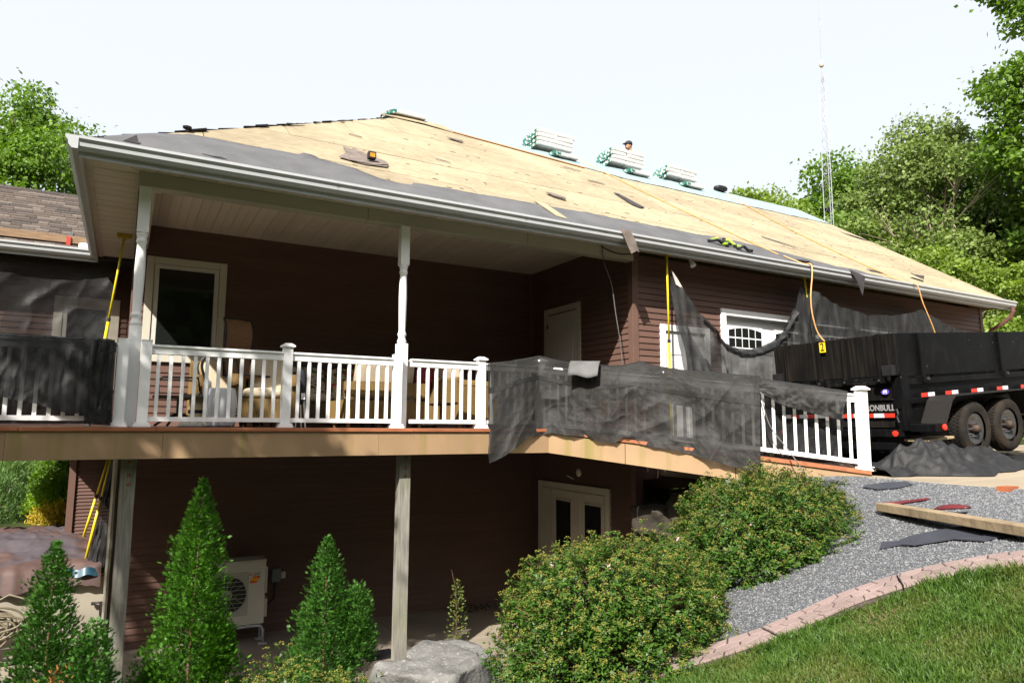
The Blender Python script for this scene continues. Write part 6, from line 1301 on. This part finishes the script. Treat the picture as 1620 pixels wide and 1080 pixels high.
for k in range(170):    # crumbs too small to pick apart
    x = random.uniform(.8, 17); y = random.uniform(8.6, 13.4)
    if y > EY+hipk*(x-XL)-.1: continue
    a = random.uniform(-.3, .1); L = random.uniform(.015, .10); c = rp(x, y, .008); d = (rp(x+math.cos(a), y+math.sin(a))-rp(x, y)).normalized(); sd = d.cross(Vector((0, -S, 1)).normalized()); w_ = random.uniform(.006, .02)
    mb.prism([c-sd*w_, c+d*L-sd*w_*.4, c+d*L+sd*w_, c+sd*w_], Vector((0, S, -1))*.005)
o = build('shingle_crumbs', mb, m_sc); struct(o, 'stuff'); o['label'] = 'small shingle crumbs scattered over the bare sheathing'
# pieces hanging over the gutter
def hang(label, pts, m):
    mb = MB(); mb.prism([Vector(p) for p in pts], (0, .005, 0)); o = build('shingle_scrap', mb, m); tag(o, label, 'shingle', 'shingle scraps on the roof')
hang('grey strip of felt hanging over the gutter above the garage corner', [(6.24, 7.925, 5.93), (6.42, 7.90, 5.56), (6.52, 7.90, 5.62), (6.57, 7.90, 5.60), (6.50, 7.91, 5.80), (6.42, 7.925, 5.93)], m_sc)
hang('pointed dark felt flap hanging over the right part of the gutter', [(11.56, 7.925, 5.93), (11.74, 7.90, 5.72), (11.86, 7.89, 5.46), (11.93, 7.90, 5.62), (12.02, 7.925, 5.86)], m_scd)
# grey scrap lying on the netting of the right railing
mb = MB()
def fl_(u, v): p = Vector((5.40, 8.00, 3.915)).lerp(Vector((5.66, 7.66, 3.90)), u); q = p-Vector(nd)*(.16*v)+Vector((0, 0, -.22*v*v+.02*math.sin(u*7)*v)); return q
mb.grid(fl_, 10, 8); o = build('shingle_scrap', mb, mat('pale grey felt', (.10, .10, .10), .8, .2, 6, bump=.2, bscale=30), smooth=True); md = o.modifiers.new('t', 'SOLIDIFY'); md.thickness = .006; tag(o, 'pale grey shingle scrap lying on the netting over the right railing', 'shingle')
mb = MB(); mb.prism([rp(-.2, 8.22, .02), rp(-.05, 8.2, .02), rp(-.08, 8.28, .09)], (0, .01, -.005)); o = build('shingle_scrap', mb, m_scd); tag(o, 'tiny dark scrap standing up at the left eave corner', 'shingle')
# small radio on the shingle patch
t = thing('jobsite_radio', 'small black radio with an orange face on the roof shingle patch', 'radio', rp(2.86, 9.38, .05)); c = rp(2.86, 9.38, .13)
mb = MB(); mb.cbox((c.x, c.y, c.z-.03), (.055, .04, .05), .008); build('case', mb, m_black, t); mb = MB(); mb.cbox((c.x, c.y-.042, c.z-.03), (.038, .003, .03), .002); build('face', mb, mat('orange face', (.50, .22, .02), .5, .3, 20), t)
# ropes and harness
m_rope = mat('orange rope', (.50, .27, .08), .7, .15, 30)
def rope(label, pts): cable(label, [rp(x, y, .02) for x, y in pts], .011, m_rope, 'safety_rope', 'rope')
rope('orange safety rope running down the roof from behind the second bundle stack', [(9.40, 13.62), (9.43, 13.2), (9.47, 12.5), (9.62, 11.2), (9.85, 10.0), (10.10, 8.95), (10.24, 8.42)])
rope('orange safety rope running down the right part of the roof', [(14.5, 13.6), (14.2, 13.0), (13.7, 11.6), (13.4, 10.2), (13.35, 9.2), (13.45, 8.4)])
t = thing('safety_harness', 'black and lime green safety harness lying at the gutter', 'harness', rp(8.8, 8.35, .02)); m_lime2 = mat('lime webbing', (.30, .50, .02), .6, .1, 20)
for pts, m in (([(8.62, 8.5), (8.70, 8.46), (8.76, 8.36), (8.84, 8.34)], m_lime2), ([(8.95, 8.52), (9.02, 8.50), (9.08, 8.38), (9.14, 8.30)], m_lime2), ([(8.5, 8.44), (8.64, 8.38), (8.8, 8.36), (8.95, 8.37)], m_black), ([(8.86, 8.34), (8.9, 8.5), (8.98, 8.53)], m_black), ([(9.02, 8.28), (9.14, 8.27), (9.24, 8.24), (9.30, 8.2)], m_black)):
    q = [rp(a, b, .03+.07*math.sin(k*1.3)**2) for k, (a, b) in enumerate(pts)]; mb = MB(); mb.tube(q, .028, 6); build('strap', mb, m, t, smooth=True)
mb = MB(); mb.lathe([(.035, 0), (.035, .02), (.015, .02)], tuple(rp(9.05, 8.36, .05)), 10); build('buckle', mb, m_steel, t)
o = build('tool_bag', pillow((14.3, 13.62, RZ+.09), (.22, .12, .08), e=.7), m_black, smooth=True); tag(o, 'small black tool bag on the blue ridge', 'bag')
# ------------------------------------------------------------------ shingle bundles on the ridge
m_wrap = mat('white paper wrap', (.50, .50, .48), .6, .08, 6, rv=.1); m_green = mat('green printed wrap', (.015, .13, .10), .5, .3, 14); addmix(m_green, (.55, .53, .5), 16, .52, .58, (1, 1, 1), .9); m_seam = mat('bundle edge', (.10, .10, .10), .8, .3, 12)
def bundle(label, c, L, wd, h, bend, group, green, rz=0.):
    t = thing('shingle_bundle', label, 'shingles', c, rz, group); mb = MB(); nl = 10
    def top(u, v): x = -L/2+L*u; dz = -bend*max(0, (.38-u)/.38)**2; return (x, -wd/2+wd*v, h+dz+.006*math.sin(u*19)*math.sin(v*3))
    def bot(u, v): p = top(u, v); return (p[0], p[1], p[2]-h)
    def part(name, u0, u1, m):
        mb = MB(); f = lambda fn: (lambda u, v: fn(u0+(u1-u0)*u, v)); mb.grid(f(top), nl, 2); mb.grid(lambda u, v: f(bot)(1-u, v), nl, 2)
        mb.grid(lambda u, v: f(bot)(u, 0) if v < .5 else f(top)(u, 0), nl, 1); mb.grid(lambda u, v: f(top)(u, 1) if v < .5 else f(bot)(u, 1), nl, 1)
        mb.grid(lambda u, v: f(top)(0, u) if v < .5 else f(bot)(0, u), 2, 1); mb.grid(lambda u, v: f(bot)(1, u) if v < .5 else f(top)(1, u), 2, 1); build(name, mb, m, t, local=True)
    if green: part('printed_end', 0, .30, m_green); part('paper_wrap', .301, 1, m_wrap)
    else: part('paper_wrap', 0, 1, m_wrap)
    mb = MB(); mb.grid(lambda u, v: Vector(bot(u, v))+Vector((0, -.004 if v < .5 else .004, .012*(1 if v < 2 else 0))), nl, 1); build('shingle_edge', mb, m_seam, t, local=True); return t
def stack(nm, x0, n):
    g = 'shingle bundles in the '+nm+' stack'; lay_ = ['bottom', 'second', 'third', 'fourth'][:n-1]+['top']
    for k in range(n):
        z = RZ+.05+k*.104; j = random.uniform(-.04, .04)
        bundle('green ended shingle bundle, left one in the '+lay_[k]+' layer of the '+nm+' ridge stack', (x0+.32+j, RY-.02, z), .64, .42, .09, .20, g, True, random.uniform(-.03, .03)); bundle('white paper shingle bundle, right one in the '+lay_[k]+' layer of the '+nm+' ridge stack', (x0+.93+j+random.uniform(-.03, .04), RY-.02, z-.01), .54, .42, .09, 0, g, False, random.uniform(-.04, .04))
    bundle('green printed shingle bundle wedged under the '+nm+' stack', (x0+.72, RY-.50, RZ-.32), .7, .3, .09, 0, g, True)
stack('leftmost', 7.95, 4); stack('middle', 10.15, 4); stack('rightmost', 12.0, 3)
bundle('single green printed shingle bundle bent over the hip peak', (4.85, RY, RZ+.02), .95, .34, .09, .16, 'lone bundle', True); 
mb = MB(); mb.prism([(4.35, RY-.1, RZ-.06), (4.62, RY-.12, RZ+.02), (4.66, RY, RZ+.14), (4.5, RY, RZ+.10)], (0, .12, 0)); o = build('torn_ridge_cap', mb, m_scd); tag(o, 'torn dark ridge cap standing beside the bundle on the hip peak', 'shingle')
# plank on roof brackets, wing roof
t = thing('roof_plank', 'long plank held by red roof brackets along the wing eave', 'plank', (-2.5, 13.45, 6.0)); wz = lambda y: WZ+WS*(y-WE)
build('plank', MB().box(-2.6, 13.40, 6.0, -.70, 13.44, 6.125), mat('old plank', (.22, .14, .08), .8, .25, 5, stretch=(1, 8, 8)), t)
for x in (-1.0, -2.3): build('bracket', MB().box(x-.03, 13.375, 5.955, x+.03, 13.398, 6.10), mat('red bracket', (.40, .045, .03), .5, .1, 8), t); build('bracket_strap', MB().beam((x, 13.40, 6.0), (x, 13.95, wz(13.95)+.03), .05, .008), m_steel, t)
o = build('white_bundle', pillow((-.72, 13.32, 5.945), (.13, .07, .055)), m_white, smooth=True); tag(o, 'small white rounded package in the inner gutter corner', 'package')
# pipe vent on the hip
o = build('roof_vent', MB().lathe([(.02, 0), (.02, .04), (.05, .05), (.055, .07), (.01, .075)], tuple(rp(.45, 9.12, 0)), 10), m_black); tag(o, 'little black pipe vent on the left hip', 'vent')

# ------------------------------------------------------------------ roofer
def skinfig(name, verts, edges, radii, m, parent, root=0, sub=1):
    me = bpy.data.meshes.new(name); me.from_pydata(verts, edges, []); me.materials.append(m); o = link(name, me, parent, True); me.update()
    md = o.modifiers.new('skin', 'SKIN'); md.use_smooth_shade = True
    if not me.skin_vertices: 
        bpy.context.view_layer.objects.active = o
        me.attributes.new('skin_dummy', 'FLOAT', 'POINT') if False else None
    lay = me.skin_vertices[0].data
    for i, r_ in enumerate(radii): lay[i].radius = (r_, r_) if not isinstance(r_, tuple) else r_
    lay[root].use_root = True; s_ = o.modifiers.new('sub', 'SUBSURF'); s_.levels = s_.render_levels = sub; return o
PY = 14.42; PX = 11.92; PZr = RZ-S*(PY-RY)
m_skin = mat('skin', (.30, .16, .10), .6, .06, 8); m_shirt = mat('yellow shirt', (.62, .58, .22), .8, .08, 8, bump=.2, bscale=20); m_jean = mat('dark work trousers', (.03, .032, .045), .85, .2, 9)
t = thing('person', 'roofer in dark cap and yellow shirt bending behind the middle bundle stack', 'person', (PX, PY, PZr))
# body faces left (-X), bent forward, hands reaching down to the bundles
V_ = [(0, 0, .90), (-.02, 0, 1.05), (-.07, 0, 1.22), (-.13, 0, 1.36), (-.18, 0, 1.44), (-.22, 0, 1.53),           # 0-5 pelvis..neck, head base
      (-.11, -.19, 1.36), (-.20, -.24, 1.12), (-.38, -.20, .98), (-.46, -.19, .94),                                  # 6-9 right arm
      (-.11, .19, 1.36), (-.22, .24, 1.13), (-.40, .18, 1.0), (-.48, .16, .96),                                      # 10-13
      (0, -.10, .86), (-.05, -.12, .46), (.02, -.13, .08), (-.14, -.14, .03), (0, .10, .86), (-.03, .13, .46), (.04, .14, .08), (-.12, .15, .03)]
E_ = [(0, 1), (1, 2), (2, 3), (3, 4), (4, 5), (3, 6), (6, 7), (7, 8), (8, 9), (3, 10), (10, 11), (11, 12), (12, 13), (0, 14), (14, 15), (15, 16), (16, 17), (0, 18), (18, 19), (19, 20), (20, 21)]
Rr = [.13, .12, .135, .13, .06, .055, .055, .045, .036, .03, .055, .045, .036, .03, .085, .06, .042, .04, .085, .06, .042, .04]
if True:
    bpy.ops.object.select_all(action='DESELECT')
    body = skinfig('body', V_, E_, Rr, m_skin, t) if False else None
def limb(mb, pts, rs_): mb.tube([Vector(p) for p in pts], rs_, 12)
mb = MB()
def headshape(u, v):
    th = u*2*math.pi; ph = (v-.5)*math.pi; d = Vector((math.cos(th)*math.cos(ph), math.sin(th)*math.cos(ph), math.sin(ph)))
    p = Vector((d.x*.098, d.y*.078, d.z*.118)); 
    if d.x < -.5 and abs(d.y) < .35: p.x -= .022*max(0, 1-abs(d.z+.08)*5)     # nose
    if d.x < -.3 and d.z < -.45: p.x -= .012                                        # chin
    return p+Vector((-.245, 0, 1.60))
mb.grid(headshape, 28, 20); limb(mb, [(-.13, 0, 1.40), (-.19, 0, 1.47), (-.235, 0, 1.56)], [.062, .056, .055])
for s_ in (-1, 1):
    limb(mb, [(-.10, s_*.18, 1.36), (-.17, s_*.235, 1.22), (-.22, s_*.24, 1.12), (-.32, s_*.215, 1.04), (-.42, s_*.19, .97)], [.06, .05, .043, .040, .03])
    mb.cbox((-.455, s_*.185, .945), (.045, .038, .018), .012)
    for k in range(4): limb(mb, [(-.49, s_*(.185-.027+k*.018), .945), (-.525-.006*(k in (1, 2)), s_*(.185-.027+k*.018), .935), (-.55-.008*(k in (1, 2)), s_*(.185-.027+k*.018), .91)], [.0095, .0085, .007])
    limb(mb, [(-.44, s_*(.185-.04), .945), (-.47, s_*(.185-.065), .935), (-.495, s_*(.185-.07), .92)], [.011, .0095, .008])
body = build('body', mb, m_skin, t, smooth=True, local=True)
for s_ in (-1, 1):
    mb = MB(); mb.lathe([(.009, 0), (.006, .004), (.001, .005)], (-.335, s_*.032, 1.615), 10, Matrix.Rotation(-math.pi/2, 3, 'Y')); build('eye', mb, m_black, body, local=True); build('ear', pillow((-.24, s_*.079, 1.60), (.016, .008, .028), e=.9), m_skin, body, local=True, smooth=True)
build('mouth', MB().box(-.342, -.02, 1.535, -.334, .02, 1.541), mat('lips', (.22, .08, .06), .6, 0), body, local=True)
mb = MB()
def torso(u, v):
    th = u*2*math.pi; cxs = [(0, .84, .16, .125), (-.01, .95, .165, .125), (-.04, 1.1, .165, .13), (-.08, 1.24, .19, .135), (-.11, 1.34, .205, .125), (-.14, 1.41, .15, .095), (-.17, 1.455, .075, .07)]
    q = v*6; i = min(int(q), 5); f_ = q-i; a, b = cxs[i], cxs[i+1]; x, z, ry, rx_ = [a[k]+(b[k]-a[k])*f_ for k in range(4)]; return (x+rx_*math.cos(th), ry*math.sin(th), z+.004*math.sin(th*5+z*40))
mb.grid(torso, 28, 24)
for s_ in (-1, 1): limb(mb, [(-.10, s_*.15, 1.37), (-.13, s_*.205, 1.31), (-.175, s_*.237, 1.21), (-.19, s_*.24, 1.18)], [.075, .072, .066, .068])
build('shirt', mb, m_shirt, t, smooth=True, local=True)
mb = MB(); mb.grid(lambda u, v: ((.0+.13*math.cos(u*6.283)), .165*math.sin(u*6.283), .78+.14*v), 24, 4)
for s_ in (-1, 1): limb(mb, [(0, s_*.085, .90), (-.04, s_*.11, .66), (-.05, s_*.12, .47), (0, s_*.13, .25), (.02, s_*.135, .07)], [.10, .088, .068, .06, .058])
build('trousers', mb, m_jean, t, smooth=True, local=True)
for s_ in (-1, 1): build('boot', pillow((-.05, s_*.135, .045), (.15, .05, .05), e=.6), m_black, t, local=True, smooth=True)
mb = MB(); mb.lathe([(.106, .0), (.106, .03), (.095, .075), (.06, .105), (.005, .115)], (-.24, 0, 1.635), 22); mb.prism([(-.33, -.06, 1.64), (-.42, -.045, 1.63), (-.43, 0, 1.63), (-.42, .045, 1.63), (-.33, .06, 1.64)][::-1], (0, 0, .01)); build('cap', mb, mat('navy cap', (.015, .016, .025), .8, .2, 9), t, local=True, smooth=True)

# ------------------------------------------------------------------ radio tower
TWX, TWY = 24.3, 17.4; t = thing('radio_tower', 'slender galvanised lattice radio tower with a whip antenna behind the house', 'radio tower', (TWX, TWY, 2.6)); m_gal = mat('galvanised steel', (.34, .35, .37), .45, .1, 9, metal=.4)
legs = [(TWX+.19*math.cos(a), TWY+.19*math.sin(a)) for a in (R(20), R(140), R(260))]; ZT = 17.6; tpr = lambda z: 1-.45*max(0, (z-13)/5) if z > 13 else 1
for lx, ly in legs: mb = MB(); mb.tube([(TWX+(lx-TWX)*tpr(z), TWY+(ly-TWY)*tpr(z), z) for z in (2.5, 8, 13, 15, ZT)], .016, 6); build('leg', mb, m_gal, t, smooth=True)
z = 2.8; k = 0
while z < ZT-.5:
    for i in range(3):
        a, b = legs[i], legs[(i+1) % 3]; z2 = z+.42; mb = MB(); p = Vector((TWX+(a[0]-TWX)*tpr(z), TWY+(a[1]-TWY)*tpr(z), z)); q = Vector((TWX+(b[0]-TWX)*tpr(z2), TWY+(b[1]-TWY)*tpr(z2), z2)); mb.tube([p, q], .0055, 4); build('brace', mb, m_gal, t)
    z += .42
mb = MB(); mb.tube([(TWX, TWY, ZT-.4), (TWX, TWY, ZT+.9), (TWX, TWY, ZT+5.2)], [.03, .022, .015], 6); build('whip_antenna', mb, m_gal, t)
mb = MB(); mb.lathe([(.05, 0), (.09, .05), (.09, .22), (.05, .28)], (TWX, TWY, ZT+.25), 12); build('beacon', mb, mat('pale beacon', (.6, .42, .36), .4, .2, 9), t, smooth=True)
build('equipment_box', MB().box(TWX-.28, TWY-.3, 9.2, TWX-.12, TWY-.16, 9.75), mat('dark box', (.12, .13, .10), .5, .1, 5), t, bevel=.01); mb = MB(); mb.tube([(TWX-.2, TWY-.22, 9.2), (TWX-.15, TWY-.2, 6), (TWX-.15, TWY-.2, 2.8)], .012, 5); build('feeder_cable', mb, m_black, t)

# ------------------------------------------------------------------ litter on the gravel
def lay(x, y, h=.035): return Vector((x, y, tz(x, y)+h))
def flat(label, pts, m, name='shingle_scrap', cat='shingle', h=.04, th=.008, group='shingle scraps on the gravel', wob=.01):
    mb = MB(); P = [lay(x, y, h+random.uniform(0, wob)) for x, y in pts]; mb.prism(P, (0, 0, -th)); o = build(name, mb, m); tag(o, label, cat, group); return o
m_slate = mat('slate felt', (.032, .034, .045), .75, .15, 6, bump=.2, bscale=30, spec=.3)
flat('oval dark felt scrap on the gravel near the driveway', [(7.02, 4.80), (7.00, 4.62), (7.12, 4.46), (7.28, 4.40), (7.33, 4.50), (7.25, 4.66), (7.12, 4.80)], m_slate)
flat('long ragged slate coloured felt piece on the gravel under the plank', [(5.62, 3.72), (5.70, 3.58), (5.66, 3.45), (5.78, 3.2), (5.72, 2.95), (5.95, 2.80), (6.15, 3.02), (6.12, 3.30), (6.0, 3.45), (5.88, 3.62), (5.78, 3.66), (5.75, 3.78)], m_slate)
flat('small grey felt scrap on the gravel beside the far spirea bush', [(6.88, 5.35), (6.92, 5.15), (7.08, 5.05), (7.12, 5.22), (7.02, 5.38)], m_slate)
m_redp = mat('dark red plastic', (.09, .008, .010), .4, .2, 8)
flat('broken strip of dark red plastic on the gravel', [(6.58, 4.28), (6.64, 4.22), (6.80, 4.02), (6.84, 3.98), (6.86, 4.02), (6.70, 4.24), (6.66, 4.34)], m_redp, 'plastic_piece', 'plastic', group='red plastic pieces')
a = lay(6.44, 3.70, .07); b = lay(6.50, 3.44, .07); mb = MB()
d = (b-a).normalized(); up = Vector((0, 0, 1)); sd = d.cross(up); q = []
for k in range(9):
    p = a.lerp(b, k/8); hh = .075*math.sin(.5+k/8*2.2); q.append((p-sd*.05, p+up*hh*.6, p+sd*.05+up*.01))
mb.grid(lambda u, v: q[round(u*8)][round(v*2)], 8, 2); o = build('plastic_piece', mb, m_redp, smooth=True); md = o.modifiers.new('t', 'SOLIDIFY'); md.thickness = .006; tag(o, 'curved dark red plastic shard behind the plank', 'plastic', 'red plastic pieces')
m_lum = mat('raw lumber', (.25, .19, .12), .75, .2, 5, stretch=(1, 1, 1), bump=.3, bscale=20, spec=.2); addmix(m_lum, (.12, .08, .05), 4, .55, .72, (3, 3, 1), .6)
p0 = lay(6.48, 4.22, .075); p1 = lay(5.62, 2.35, .085); mb = MB(); mb.beam(p0, p1, .16, .075); o = build('lumber_plank', mb, m_lum, bevel=.006); tag(o, 'long pale lumber plank lying on the gravel', 'plank')
for k, (x, y) in enumerate(((7.36, 3.1), (7.40, 2.95))): pass
o = build('brick_fragment', MB().cbox(tuple(lay(7.38, 3.55, .03)), (.10, .05, .025), .01), mat('orange clay', (.30, .09, .035), .8, .2, 9)); tag(o, 'small orange brick fragment at the driveway edge', 'brick')
